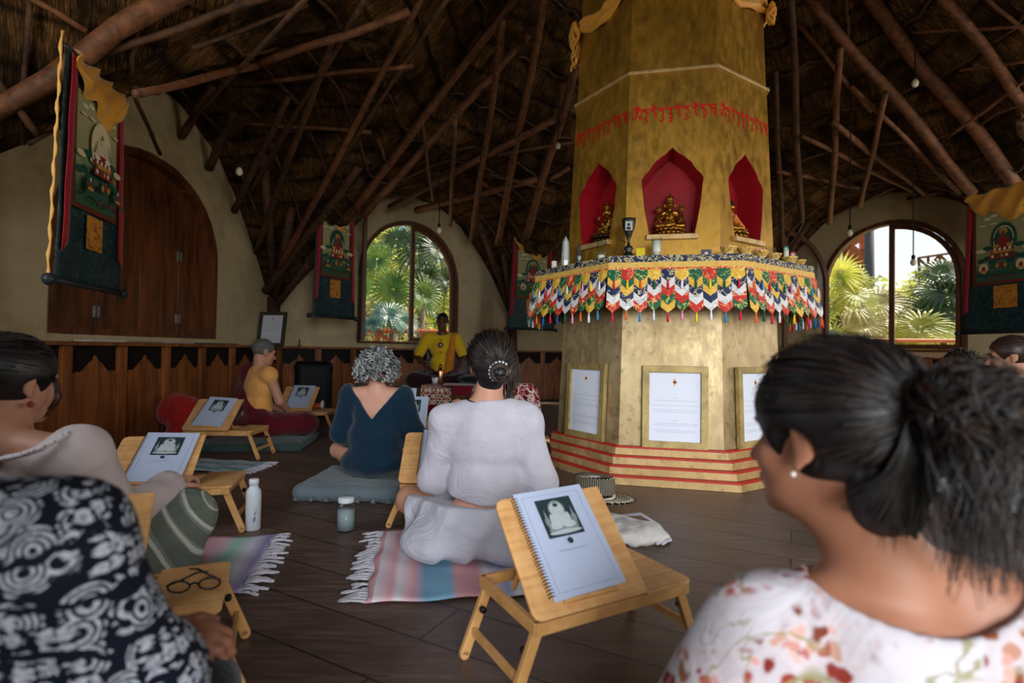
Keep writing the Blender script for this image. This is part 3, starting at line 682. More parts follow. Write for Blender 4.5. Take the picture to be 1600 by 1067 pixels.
# ================================================================== statues in the niches
M['brass'] = mk_gold('old_gilt_bronze', '5a3c14', 'a8762c', 'e0b050', .3, .9)
M['bronze'] = mk_gold('dark_bronze', '24190c', '4a3418', '8a6830', .35, .85)
def lotus(b, r=.095):
    b.lathe([(r*.9, 0), (r, .006), (r*.9, .014), (r*.72, .026), (r*.85, .036), (r*.98, .048), (r*.9, .058), (.001, .058)], 28)
    for ring, (z, rr) in enumerate(((.022, r*.92), (.042, r*.97))):
        for k in range(18):
            a = 2*PI*k/18+ring*.17; b.ball((rr*math.cos(a), rr*math.sin(a), z), (.009, .014, .011), 6, M=Matrix.Rotation(a, 3, 'Z'))
def statue(nm, kind, n, s, label, base=1.665, sc=1.0, depth=-.12, turn=0):
    T = faceT(n); p = T(s, base, depth); a = CYW+math.radians(45*n)-PI/2+turn     # figure looks along local +y
    root = empty(nm, p, a, label, 'statue'); root.scale = (sc, sc, sc)
    b = MB(); lotus(b); lb = b.build('lotus_base', M['bronze'] if kind == 'dark' else M['brass'], root, smooth=True)
    z = .058; P = [('e', (0, -.005, z+.028), (.055, .045, .032)), ('e', (0, -.008, z+.075), (.032, .024, .042)), ('c', (-.034, -.008, z+.103), (.034, -.008, z+.103), .016, .016), ('c', (0, -.006, z+.11), (0, 0, z+.135), .012, .011),
         ('c', (-.03, .0, z+.018), (-.078, .035, z+.012), .024, .016), ('c', (.03, .0, z+.018), (.078, .035, z+.012), .024, .016), ('c', (-.078, .035, z+.01), (.02, .058, z+.01), .015, .011), ('c', (.078, .035, z+.012), (-.02, .062, z+.016), .015, .011),
         ('e', (0, .003, z+.152), (.020, .022, .026)), ('e', (0, .023, z+.148), (.004, .005, .006)),
         ('e', (-.021, .0, z+.142), (.004, .006, .014)), ('e', (.021, .0, z+.142), (.004, .006, .014))]
    for sd in (-1, 1):
        el = (sd*.052, .0, z+.066); P.append(('c', (sd*.042, -.006, z+.10), el, .012, .010))
        ha = (sd*.055, .045, z+.035) if (kind == 'buddha' and sd == 1) else ((sd*.012, .05, z+.04) if sd == -1 or kind == 'dark' else (sd*.02, .035, z+.085))
        P.append(('c', el, ha, .010, .007)); P.append(('e', ha, (.009, .010, .006)))
    sdf_obj('figure', P, M['brass'], .0028, .008, parent=root, smooth=2)
    if kind == 'buddha':
        b = MB(); b.ball((0, -.004, z+.165), (.022, .024, .022), 10); b.ball((0, -.006, z+.188), (.010, .010, .010), 8)
        for k in range(40):
            a_ = k*2.4; rr = .021*math.sqrt(k/40); b.ball((rr*math.cos(a_), -.006+rr*math.sin(a_), z+.165+math.sqrt(max(0, .022**2-rr*rr))), .004, 5)
        b.build('curled_hair', flat('blue_black_hair', '10131c', .6), root, smooth=True)
        R_ = [('e', (0, -.012, z+.075), (.046, .030, .055)), ('c', (-.04, -.01, z+.10), (-.062, .012, z+.03), .018, .022), ('c', (.035, -.01, z+.10), (.062, .01, z+.03), .018, .022), ('c', (.02, .02, z+.10), (-.04, .045, z+.02), .013, .02), ('e', (0, .01, z+.018), (.075, .04, .018))]
        sdf_obj('orange_robe', R_, cloth('orange_robe_cloth', 'd9863a', 'c26a28', fscale=30), .003, .014, disp=lambda P: .0012*np.sin(P[:, 0]*220+P[:, 2]*160), cuts=[('p', (0, .0, z+.118), (0, .15, 1)), ('e', (.035, .03, z+.10), (.03, .03, .03))], parent=root)
    else:
        b = MB(); b.lathe([(.021, 0), (.023, .006), (.021, .012)], 16, (0, .002, z+.165))
        for k in range(7):
            a_ = PI/2+(k-3)*.62; h = .038-.005*abs(k-3); b.prism([(.02*math.cos(a_)-.008*math.sin(a_), .002+.02*math.sin(a_)+.008*math.cos(a_), z+.172), (.02*math.cos(a_)+.008*math.sin(a_), .002+.02*math.sin(a_)-.008*math.cos(a_), z+.172), (.026*math.cos(a_), .002+.026*math.sin(a_), z+.172+h)], (-.004*math.cos(a_), -.004*math.sin(a_), 0))
        b.lathe([(.014, 0), (.016, .015), (.009, .03), (.011, .038), (.004, .05), (.001, .06)], 12, (0, -.004, z+.175))
        for sd in (-1, 1):
            b.tube([(sd*.022, 0, z+.16), (sd*.034, .004, z+.15), (sd*.03, .004, z+.13)], [.006, .005, .003], 6)
            b.tube([(sd*.05, .03, z+.03), (sd*.078, .015, z+.07), (sd*.07, .005, z+.115)], .004, 6)
            b.lathe([(.001, -.006), (.010, -.004), (.016, .004), (.011, .010), (.005, .006)], 14, (sd*.07, .014, z+.125), M=Matrix.Rotation(-PI/2*.8, 3, 'X'))
            for k in range(8): a_ = 2*PI*k/8; b.ball((sd*.07+.014*math.cos(a_), .012, z+.125+.014*math.sin(a_)), (.006, .004, .006), 5)
            b.tube([(sd*.05, -.01, z+.11), (sd*.075, -.012, z+.07), (sd*.09, 0, z+.03), (sd*.085, .02, z+.01)], [.008, .007, .009, .006], 6)
        b.tube([(-.02, .016, z+.118), (-.01, .026, z+.09), (0, .03, z+.082), (.01, .026, z+.09), (.02, .016, z+.118)], .003, 6)
        b.ball((0, .024, z+.062), (.010, .008, .012), 8)
        b.build('crown_and_ornaments', M['brass'] if kind != 'dark' else M['brass'], root, smooth=True)
    return root
st0 = statue('seated_deity_statue', 'crowned', 0, -.005, 'gilded crowned deity statue seated in the front red niche', sc=1.12)
statue('seated_deity_statue', 'dark', -1, .0, 'dark gilt crowned statue in the left red niche, half hidden by the jamb', sc=1.18)
statue('buddha_statue', 'buddha', 1, -.02, 'gilded buddha statue in orange robe in the right red niche', sc=1.18, turn=-.1)
# ================================================================== offerings on the altar shelf
ZS = 1.482
def on_shelf(px, py): p = PZ(px, py, ZS); return (p.x, p.y, ZS)
def shelf_face(n, s, inset): N = cn(n); T = Vector((-N.y, N.x)); q = CC+N*(.985-inset)+T*s; return (q.x, q.y, ZS)
def s_of(n, px):          # lateral coordinate on a face for a picture column, just inside the shelf edge
    N = cn(n); T = Vector((-N.y, N.x)); d = ray(px, 400); r = .93; t = (r-(Vector((0, 0))-CC).dot(N))/(d.x*N.x+d.y*N.y); p = CO+d*t; return (Vector((p.x, p.y))-CC).dot(T)
M['wax'] = flat('white_wax', 'e6dfd0', .5); M['crystal'] = flat('pale_crystal', 'aeb4ae', .25, .6, var=.25, vs=20); M['black'] = flat('matt_black', '0c0c0d', .5); M['paper'] = flat('white_paper', 'd6dae6', .8, var=.02)
def glass_tumbler(px, n, h, r, label, filled, inset=.07):
    root = empty('votive_glass', shelf_face(n, s_of(n, px), inset), 0, label, 'votive glass')
    b = MB(); b.lathe([(r*.72, 0), (r*.78, h*.3), (r, h), (r*.93, h), (r*.70, h*.3), (r*.66, .006), (.001, .006)], 20); b.build('glass', M['clear'], root, smooth=True)
    b = MB(); b.lathe([(r*.64, .007), (r*(.70+.2*filled), h*filled), (.001, h*filled+.001)], 16); b.build('wax', M['wax'], root, smooth=True)
    for k in range(10):
        pass
    b = MB()
    for k in range(10): a = 2*PI*k/10; b.tube([(r*.76*math.cos(a), r*.76*math.sin(a), .004), (r*.8*math.cos(a), r*.8*math.sin(a), h*.35), (r*1.01*math.cos(a), r*1.01*math.sin(a), h*.98)], .0012, 4)
    b.build('rib', M['clear'], root)
glass_tumbler(937, -1, .128, .036, 'tall fluted votive glass with a little wax, left on the altar shelf', .28)
glass_tumbler(1026, 0, .125, .036, 'fluted votive glass full of white wax before the front niche', .85)
glass_tumbler(1216, 1, .115, .046, 'wide clear votive glass behind the bowls on the right of the altar', .5, .12)
b = MB(); b.lathe([(.021, 0), (.021, .058), (.019, .062), (.004, .058), (.001, .058)], 20); b.tube([(0, 0, .058), (0, .001, .07)], .0015, 5)
tag(b.build('pillar_candle', M['wax'], M=Matrix.Translation(shelf_face(-1, s_of(-1, 867), .05)), smooth=True), 'short white pillar candle beside the crystal obelisk', 'candle')
b = MB(); q = 6
b.lathe([(.026, 0), (.031, .05), (.024, .19), (.001, .235)], 6); tag(b.build('crystal_obelisk', M['crystal'], M=Matrix.Translation(shelf_face(-1, s_of(-1, 883), .06))), 'tall pointed pale crystal on the left of the altar shelf', 'crystal')
b = MB(); b.lathe([(.02, 0), (.03, .02), (.016, .04), (.026, .06), (.02, .09), (.008, .12), (.012, .15), (.003, .17)], 14)
tag(b.build('silver_ornament', flat('dull_silver', '6a6a66', .35, metal=.8), M=Matrix.Translation(shelf_face(-1, s_of(-1, 896), .11)), smooth=True), 'dull silver ornament standing behind the pale crystal', 'ornament')
root = empty('portrait_goblet', shelf_face(0, s_of(0, 982), .085), 0, 'black stemmed goblet offering with a small portrait on its front', 'goblet')
b = MB(); b.lathe([(.032, 0), (.036, .012), (.028, .03), (.018, .045), (.03, .06), (.026, .075), (.010, .085), (.007, .115), (.02, .15), (.04, .20), (.046, .25), (.044, .262), (.038, .262), (.034, .2), (.001, .16)], 24)
b.build('cup', flat('black_green_lacquer', '10140f', .35, .5), root, smooth=True)
M['photo_grey'] = flat('photo_grey', 'a8aaa6', .6)
fw = Vector((cn(0).x, cn(0).y, 0)); sd_ = Vector((-fw.y, fw.x, 0))
def plate(b, c, w, h, nrm, up=Vector((0, 0, 1)), mi=0, th=.0015): r = up.cross(nrm).normalized(); u = nrm.cross(r); b.prism([c-r*w/2-u*h/2, c+r*w/2-u*h/2, c+r*w/2+u*h/2, c-r*w/2+u*h/2], nrm*th, mi); return r, u
b = MB(); c = fw*.047+Vector((0, 0, .205)); r_, u_ = plate(b, c, .046, .06, fw)
b.ball(c+fw*.003+u_*.008, (.009, .002, .011), 8, 1); b.ball(c+fw*.003-u_*.016, (.016, .002, .010), 8, 1); b.build('portrait', [M['photo_grey'], flat('photo_dark', '23231f', .6)], root)
b = MB(); b.tube([fw*.02+sd_*-.02+Vector((0, 0, .10)), sd_*-.045+Vector((0, 0, .12)), sd_*-.06+Vector((0, 0, .15))], .003, 6); b.build('twig', M['black'], root)
b = MB(); p0 = Vector(shelf_face(0, s_of(0, 1001), .10)); b.box((0, 0, .033), (.058, .03, .066), Matrix.Rotation(CYW+PI/2, 3, 'Z')); tag(b.build('yellow_box', flat('yellow_card', 'd8c022', .7), M=Matrix.Translation(p0), bevel=.002), 'small bright yellow box beside the black goblet on the altar', 'box')
b = MB(); b.box((0, 0, .105), (.05, .025, .065), Matrix.Rotation(CYW+PI/2, 3, 'Z')); b.box((0, 0, .066), (.05, .025, .005), Matrix.Rotation(CYW+PI/2, 3, 'Z'))
p0 = Vector(shelf_face(0, s_of(0, 1103), .045)); root = empty('small_picture', p0, 0, 'tiny dark blue framed picture lying against the altar wall', 'picture')
b = MB(); up = Vector((0, 0, 1)); plate(b, Vector((0, 0, .019)), .062, .038, fw, mi=0, th=.004); b.ball(Vector((0, 0, .013))+fw*.005, (.012, .003, .010), 8, 1); b.build('print', [flat('print_navy', '14243e', .4), flat('print_pink', 'd8b8b8', .5)], root)
# seven patterned offering bowls
def mk_bowl():
    t = NT('bowl_enamel', .35, .5, .2); co = t.co(); v = t.vor(co, 40, 0); v2 = t.vor(co, 80, 0); sp = t.sep(co)
    c = t.ramp(v, [(.0, '8a2a2c'), (.2, 'e0d4b0'), (.28, '2a2c38'), (.34, 'd8ac44'), (.6, 'e8c460'), (.75, 'a8762c')]); c = t.mix(t.ramp(v2, [(.2, 1.0), (.3, 0.0)]), c, 'e6d8b0'); t.col(c); return t.m
M['bowl'] = mk_bowl(); M['rice'] = flat('white_rice', 'e4dcc8', .8, bump=.6, vs=60)
bowl0 = empty('offering_bowl', (0, 0, 0)); b = MB()
b.lathe([(.022, 0), (.026, .004), (.024, .008), (.040, .026), (.050, .046), (.053, .052), (.049, .052), (.045, .044), (.030, .018), (.001, .012)], 26); b.build('bowl', M['bowl'], bowl0, smooth=True)
b = MB(); b.lathe([(.046, .044), (.028, .049), (.001, .051)], 20); b.build('contents', M['rice'], bowl0, smooth=True)
spots = [(0, 1138, 'yellow offering bowl at the front corner of the altar shelf, leftmost of the row'), (1, 1164, 'second offering bowl from the left, before the right niche'), (1, 1188, 'offering bowl below the pale pink flower'), (1, 1208, 'offering bowl before the wide clear votive glass'), (1, 1233, 'offering bowl before the white ring-topped tubes'), (1, 1249, 'last small offering bowl at the right end of the altar shelf')]
for i, (n, px, lb) in enumerate(spots):
    o = bowl0 if i == 0 else copy_tree(bowl0); o.location = shelf_face(n, s_of(n, px), .052); tag(o, lb, 'bowl', 'offering bowls on the altar'); o.rotation_euler.z = i
    if i == 5: o.scale = (.8, .8, .85)
p = Vector(shelf_face(1, s_of(1, 1187), .052))+Vector((0, 0, .05)); b = MB()
for k in range(14): a = k*2.4; rr = .006+.0022*k; b.ball((rr*math.cos(a), rr*math.sin(a), .014-.0006*k), (.011, .011, .008), 6, M=Matrix.Rotation(a, 3, 'Z'))
tag(b.build('flower_head', flat('pale_pink_petals', 'e8a890', .7), M=Matrix.Translation(p), smooth=True), 'pale pink flower head lying in an offering bowl', 'flower')
for px, dz in ((1201, .10), (1206, .115)):
    p = Vector(shelf_face(1, s_of(1, px), .10)); tag(MB().tube([(0, 0, 0), (.004, 0, dz)], .0016, 5).build('incense_stick', M['black'], M=Matrix.Translation(p)), 'taller dark incense stick beside the clear glass' if dz > .11 else 'shorter dark incense stick behind the bowls', 'incense stick')
for px, cc, lb in ((1236, '2f8f8c', 'white tube with a teal ring end, upper of the two'), (1240, 'c8467c', 'white tube with a pink ring end beside the teal one')):
    p = Vector(shelf_face(1, s_of(1, px), .09 if cc[0] == '2' else .06)); root = empty('ring_topped_tube', p, 0, lb, 'tube', )
    h = .125 if cc[0] == '2' else .085; MB().tube([(0, 0, 0), (0, 0, h)], .017, 14).build('tube', M['wax'], root, smooth=True)
    b = MB(); d = (CO-(p+Vector((0, 0, h)))).normalized(); x, y = frame_of(d); b.tube([Vector((0, 0, h-.004))+d*.016+(x*math.cos(2*PI*k/16)+y*math.sin(2*PI*k/16))*.014 for k in range(17)], .0035, 6); b.build('ring', flat('ring_'+cc, cc, .5), root, smooth=True)
# ================================================================== framed pages on the plinth and on the ledge
M['pframe'] = mk_gold('gold_picture_frame', '6e5832', 'a08a54', 'c2aa70', .5, .3); M['ink'] = flat('grey_ink', '9aa0ae', .8); M['emb_o'] = flat('emblem_orange', 'e0a060', .6); M['emb_d'] = flat('emblem_maroon', '5a1e1e', .6)
def text_rows(b, c, r, u, nrm, rows, mi):
    rnd = random.Random(5)
    for (v, w, ww) in rows:
        x = -w/2
        while x < w/2: L = rnd.uniform(.006, .022)*ww; q = c+r*(x+L/2)+u*v+nrm*.001; b.poly([q-r*L/2-u*.0011*ww, q+r*L/2-u*.0011*ww, q+r*L/2+u*.0011*ww, q-r*L/2+u*.0011*ww], mi); x += L+.004*ww
def framed_page(nm, c, nrm, up, w, h, fwid, mats, label, cat='framed page', text=True):
    """c centre of the back plane"""
    r = up.cross(nrm).normalized(); u = nrm.cross(r).normalized(); root = empty(nm, c, 0, label, cat); Z = Vector((0, 0, 0))
    def T(a, z, d): return r*a+u*z+nrm*d
    inner = [(-w/2+fwid, -h/2+fwid), (w/2-fwid, -h/2+fwid), (w/2-fwid, h/2-fwid), (-w/2+fwid, h/2-fwid)]; outer = [(-w/2, -h/2), (w/2, -h/2), (w/2, h/2), (-w/2, h/2)]
    a, b_ = resample_angles(inner, outer, (0, 0)); MB().ring(a, b_, T, .03).build('frame', mats, root, bevel=.003)
    b = MB(); b.prism([T(x, z, .008) for x, z in ((-w/2+.01, -h/2+.01), (w/2-.01, -h/2+.01), (w/2-.01, h/2-.01), (-w/2+.01, h/2-.01))], nrm*.004, 0)
    ih = h-2*fwid; iw = w-2*fwid; k = ih/.4
    b.lathe([(.012*k, 0), (.001, .001)], 16, T(0, ih*.36, .0135), 1, Matrix((r, u, nrm)).transposed()); b.lathe([(.008*k, 0), (.001, .001)], 16, T(0, ih*.36, .0145), 2, Matrix((r, u, nrm)).transposed())
    b.ball(T(0, ih*.36+.014*k, .014), (.004*k, .002, .008*k), 6, 1); b.ball(T(0, ih*.36-.014*k, .014), (.004*k, .002, .008*k), 6, 1)
    rows = [(ih*.13, iw*.06, 1.2)]+[(ih*v, iw*q, 1) for v, q in ((.09, .8), (.02, .9), (-.045, .84), (-.075, .84))]+[(-ih*.2, iw*.06, 1.2)]+[(ih*v, iw*q, 1) for v, q in ((-.24, .76), (-.265, .8), (-.34, .8), (-.365, .7))]
    text_rows(b, T(0, 0, .013), r, u, nrm, rows, 3)
    b.build('page', [M['paper'], M['emb_o'], M['emb_d'], M['ink']], root)
    return root
for n, lb in ((0, 'gold-framed white page on the front face of the altar plinth'), (-1, 'gold-framed white page on the left face of the altar plinth'), (1, 'gold-framed white page on the right face, behind the ponytailed woman')):
    T = faceT(n, colR(.5)+.0); N = cn(n); framed_page('framed_page', Vector(T(.025 if n == 0 else (0 if n == -1 else .0), .497, .012)), Vector((N.x, N.y, .04)).normalized(), Vector((0, 0, 1)), .42, .545, .045, M['pframe'], lb)
N3 = nvec(-2); p = on_wall(-2, 430, 532, -.08); nr = Vector((-.15, -.98, .14)).normalized()
framed_page('framed_page', Vector((p.x+.1, p.y-.30, .87+.205)), nr, Vector((0, 0, 1)), .36, .43, .04, flat('dark_green_frame', '3a3a2a', .5), 'dark-framed white page leaning in the corner on the wooden ledge')
T = wallT(-3); b = MB(); b.lathe([(.03, 0), (.03, .005), (.008, .01), (.006, .05), (.012, .06), (.004, .09)], 10); q = T(1.72, .875, -.08); tag(b.build('incense_holder', M['bronze'], M=Matrix.Translation(q), smooth=True), 'small dark incense holder on the ledge under the hanging scroll', 'incense holder')
T = wallT(-2)
for i, (s, w_, l_, cc, lb) in enumerate(((.62, .14, .34, 'c8c0b4', 'pale papers at the left end of the ledge under the shutters'), (.22, .15, .36, '8f7c78', 'thin brown booklet on the ledge under the shutter hinge'), (-.22, .14, .33, 'a59a94', 'pale booklet on the ledge below the shutter latch'), (-.68, .14, .30, '3b4350', 'dark booklet on the ledge right of the pale booklets'), (-1.02, .13, .2, '6a3a36', 'maroon booklet near the framed page on the ledge'))):
    N = nvec(-2); b = MB(); b.box((0, 0, .006), (l_, w_, .012), Matrix.Rotation(math.atan2(N.y, N.x)+PI/2+.03*i, 3, 'Z')); tag(b.build('booklet', flat('booklet_%d' % i, cc, .6), M=Matrix.Translation(T(s, .872, -.11)), bevel=.002), lb, 'booklet')
# ================================================================== hanging painted scrolls
M['tbro'] = brocade('thangka_teal_brocade', '0f2a30', '2c4c48', 26, .55); M['trib'] = cloth('red_ribbon', 'b01828', '8a1220', .6, fscale=10); M['tbord'] = flat('rust_border', '6a2f1c', .7); M['patch'] = brocade('gold_patch_brocade', 'c9852e', '5a3414', 40, .62)
M['rod'] = flat('scroll_rod', '2a2e34', .4)
def mk_paint():
    t = NT('painted_landscape', .8, .1); co = t.co(); sp = t.sep(co); n = t.noise(co, 7, 5, .6, .6); f = t.math('ADD', t.math('MULTIPLY', sp[2], 1.0), t.math('MULTIPLY', n, .35))
    t.col(t.ramp(f, [(.02, '6d7a54'), (.12, '3e5a3c'), (.30, '41604e'), (.42, '8a9468'), (.62, 'a79c72'), (.82, '8f9872')])); return t.m
M['paint'] = mk_paint()
PAL = [flat('pt_green', '1f5240', .8), flat('pt_cream', 'd6c8a0', .8), flat('pt_red', '8e2a22', .8), flat('pt_skin', 'd2c2a2', .8), flat('pt_white', 'dcd8c8', .8), flat('pt_dark', '20241f', .8), flat('pt_ochre', 'b98a3a', .8)]
def disc(b, c, rx, rz, T, d, mi, n=24, a0=0, a1=2*PI): b.poly([T(c[0]+rx*math.cos(a0+(a1-a0)*k/n), c[1]+rz*math.sin(a0+(a1-a0)*k/n), d) for k in range(n)], mi)
def thangka(nm, top_l, top_r, H, label, style, rodk=True, back_strip=False):
    """hangs vertically; top edge from top_l to top_r (3D), H height"""
    A = Vector(top_l); B = Vector(top_r); W_ = (B-A).length; r = (B-A).normalized(); up = Vector((0, 0, 1)); nrm = r.cross(up).normalized()
    if nrm.dot(CO-A) < 0: nrm = -nrm
    c = (A+B)/2; root = empty(nm, c-up*H, 0, label, 'hanging scroll')
    def T(x, z, d): return r*x+up*z+nrm*d      # x from centre, z from the bottom
    b = MB(); NX, NZ = 12, 30; vs = []; fs = []
    tw = .84
    for i in range(NX+1):
        for j in range(NZ+1):
            z = H*j/NZ; hw = W_/2*(1-(1-tw)*z/H) ; x = -hw+2*hw*i/NX; vs.append(T(x, z, .008*math.sin(i*1.1+z*5)*.6))
    for i in range(NX):
        for j in range(NZ): a = i*(NZ+1)+j; fs.append((a, a+1, a+NZ+2, a+NZ+1))
    b.add(vs, fs); o = b.build('brocade_backing', M['tbro'], root, smooth=True); o.modifiers.new('s', 'SOLIDIFY').thickness = .006
    px, z0, z1 = W_*.62/2, H*.36, H*.86
    MB().prism([T(x, z, .010) for x, z in ((-px*1.14, z0-H*.022), (px*1.14, z0-H*.022), (px*1.14, z1+H*.02), (-px*1.14, z1+H*.02))], nrm*.004).build('rust_border', M['tbord'], root)
    pic = empty('painting', (0, 0, 0)); bpy.data.objects.remove(pic)
    b = MB(); b.prism([T(x, z-z0, .0) for x, z in ((-px, z0), (px, z0), (px, z1), (-px, z1))], nrm*.003, 0)
    ph = z1-z0; cx = 0; s = ph/1.0; d = .005
    def D(x, z, rx, rz, mi, **k):
        nonlocal d; disc(b, (x*s, z*s), rx*s, rz*s, T, d, mi+1, **k); d += .0006
    for x in (-.22, -.13, .16, .24): D(x, .90+.02*math.sin(x*40), .05, .022, 1)
    for k in range(9): D(-.3+.075*k, .30+.03*math.sin(k*2.2), .05, .035, 0)
    hal, body = (3, 1, 2)[style-1], (3, 2, 2)[style-1]
    for k in range(5): D(-.27+.135*k, .80+.025*math.sin(k*2.9), .05, .012, 1)
    for k in range(7): D(-.30+.1*k, .44+.03*math.sin(k*1.7), .07, .03, 0 if k % 2 else 1)
    if style == 1: D(0, .58, .17, .235, 3); D(0, .58, .162, .225, 1)
    else: D(0, .575, .165, .225, 0); D(0, .57, .13, .18, (0, 5, 1)[style-1] if style == 2 else 1); D(0, .57, .118, .165, 0)
    D(0, .675, .052, .052, 6 if style != 1 else 3)
    def TR(pts, mi):
        nonlocal d
        b.poly([T(x*s, z*s, d) for x, z in pts], mi+1); d += .0006
    TR([(-.06, .60), (.06, .60), (.035, .49), (-.035, .49)], body); TR([(-.062, .60), (-.045, .60), (-.075, .51), (-.092, .52)], body); TR([(.062, .60), (.045, .60), (.075, .51), (.092, .52)], body)
    TR([(-.092, .525), (-.078, .51), (-.02, .53), (-.02, .545)], body); TR([(.092, .525), (.078, .51), (.02, .50), (.02, .515)], body)
    D(0, .642, .024, .032, body); D(0, .676, .022, .012, 5); TR([(-.022, .675), (.022, .675), (0, .715)], 6)
    D(0, .475, .125, .034, 2); D(-.085, .478, .045, .024, 4 if style == 1 else 6); D(.085, .478, .045, .024, 4 if style == 1 else 6); D(0, .468, .05, .014, 2)
    TR([(-.10, .62), (-.085, .64), (-.135, .50), (-.15, .51)], 0 if style != 2 else 4); TR([(.10, .62), (.085, .64), (.135, .50), (.15, .51)], 0 if style != 2 else 4)
    for k in range(9): D(-.128+.032*k, .428, .019, .024, 4 if k % 2 else 2)
    TR([(-.13, .41), (.13, .41), (.10, .375), (-.10, .375)], 6); TR([(-.15, .375), (.15, .375), (.17, .30), (-.17, .30)], 2)
    for k in range(5): D(-.12+.06*k, .338, .018, .022, (4, 0, 6)[k % 3])
    for sx in (-.235, .235):
        D(sx, .185, .062, .075, 1 if style == 3 else 0); D(sx, .175, .026, .04, 2); D(sx, .225, .014, .018, 3); D(sx, .14, .05, .016, 6)
    D(0, .20, .05, .03, 0); D(0, .215, .02, .05, 2); D(-.05, .20, .02, .03, 6); D(.05, .20, .02, .03, 6)
    for k in range(12): D(-.31+.056*k, .09+.02*math.sin(k*2.3), .03, .014, 0)
    for k in range(6): D(-.14+.05*k, .05, .012, .016, 2)
    b.build('painting', [M['paint']]+PAL, root, M=Matrix.Translation(T(0, z0, .014)))
    MB().prism([T(x, z, .012) for x, z in ((-W_*.12, H*.17), (W_*.12, H*.17), (W_*.12, H*.325), (-W_*.12, H*.325))], nrm*.004).build('gold_patch', M['patch'], root)
    for sd in (-1, 1):
        b = MB(); vs = []; fs = []; K = 16
        for k in range(K+1):
            z = H*(.985-.84*k/K); x = sd*(W_*.40-.0*k/K)*(1-(1-tw)*z/H)/.9; h = .024
            for q in (-h, h): vs.append(T(x+q, z-(q*.9*sd if k == K else 0), .022+.0015*math.sin(k*1.1+sd)))
        for k in range(K): fs.append((2*k, 2*k+1, 2*k+3, 2*k+2))
        b.add(vs, fs); o = b.build('ribbon', M['trib'], root, smooth=True); o.modifiers.new('s', 'SOLIDIFY').thickness = .003
    b = MB(); b.tube([T(-W_/2-.035, 0, .0), T(W_/2+.035, 0, .0)], .014, 10); o = b.build('bottom_rod', M['rod'], root, smooth=True)
    for sd in (-1, 1): MB().ball(T(sd*(W_/2+.035), 0, 0), .03, 10).build('knob', M['rod'], o, smooth=True)
    MB().tube([T(-W_*tw/2-.02, H+.004, 0), T(W_*tw/2+.02, H+.004, 0)], .010, 8).build('top_rod', M['rod'], root, smooth=True)
    # silk cover gathered at the top
    b = MB(); vs = []; fs = []; NU, NV = 30, 12
    for i in range(NU+1):
        u = i/NU; hang = H*(.06+.14*math.sin(PI*u)**.8*(1+.25*math.sin(u*13))+.05*(u > .55)*math.sin((u-.55)*PI/.45)) if style != 9 else .1
        for j in range(NV+1):
            v = j/NV; x = (-.5+u)*W_*tw*(1-.08*v)+.012*math.sin(v*9+u*5); z = H-hang*v+.008*math.sin(u*20); vs.append(T(x, z, .028+.02*math.sin(PI*v)+.016*math.sin(u*22+v*6)))
    for i in range(NU):
        for j in range(NV): a = i*(NV+1)+j; fs.append((a, a+1, a+NV+2, a+NV+1))
    b.add(vs, fs); o = b.build('silk_cover', M['scarf'], root, smooth=True); o.modifiers.new('s', 'SOLIDIFY').thickness = .003
    if back_strip:
        b = MB(); K = 40; pts = [T(-W_/2*(1-(1-tw)*k/K)-.012+.006*math.sin(k*1.3), H*1.07*k/K, -.02) for k in range(K+1)]; b.tube(pts, [.007+.003*math.sin(k*1.9) for k in range(K+1)], 6, flat=.5); b.build('yellow_edge', flat('yellow_edge_silk', 'e0ac5a', .6), root, smooth=True)
    return root
# left scroll hangs from the eave beam inside the left bay
b1, b2 = PY(84, 440, 2.5), PY(186, 456, 3.1); zt = PY(86, 66, 2.5).z
thangka('hanging_scroll', (b1.x, b1.y, zt), (b2.x, b2.y, zt), zt-(b1.z+b2.z)/2, 'large painted scroll hanging at far left before the shuttered window', 1, back_strip=True)
b1, b2 = PY(487, 488, 6.1), PY(553, 503, 6.7); zt = PY(500, 305, 6.1).z
thangka('hanging_scroll', (b1.x, b1.y, zt), (b2.x, b2.y, zt), zt-(b1.z+b2.z)/2, 'painted scroll with a seated red-robed figure hanging left of the arched window', 2)
b1, b2 = PY(793, 515, 8.3), PY(866, 515, 8.6); zt = PY(797, 368, 8.3).z
thangka('hanging_scroll', (b1.x, b1.y, zt), (b2.x, b2.y, zt), zt-(b1.z+b2.z)/2, 'painted scroll with a red deity hanging partly behind the altar valance', 3)
b1, b2 = PY(1502, 519, 5.6), PY(1655, 519, 4.75); zt = PY(1506, 312, 5.6).z
thangka('hanging_scroll', (b1.x, b1.y, zt), (b2.x, b2.y, zt), zt-(b1.z+b2.z)/2, 'painted scroll hanging at the far right beside the open window', 3)
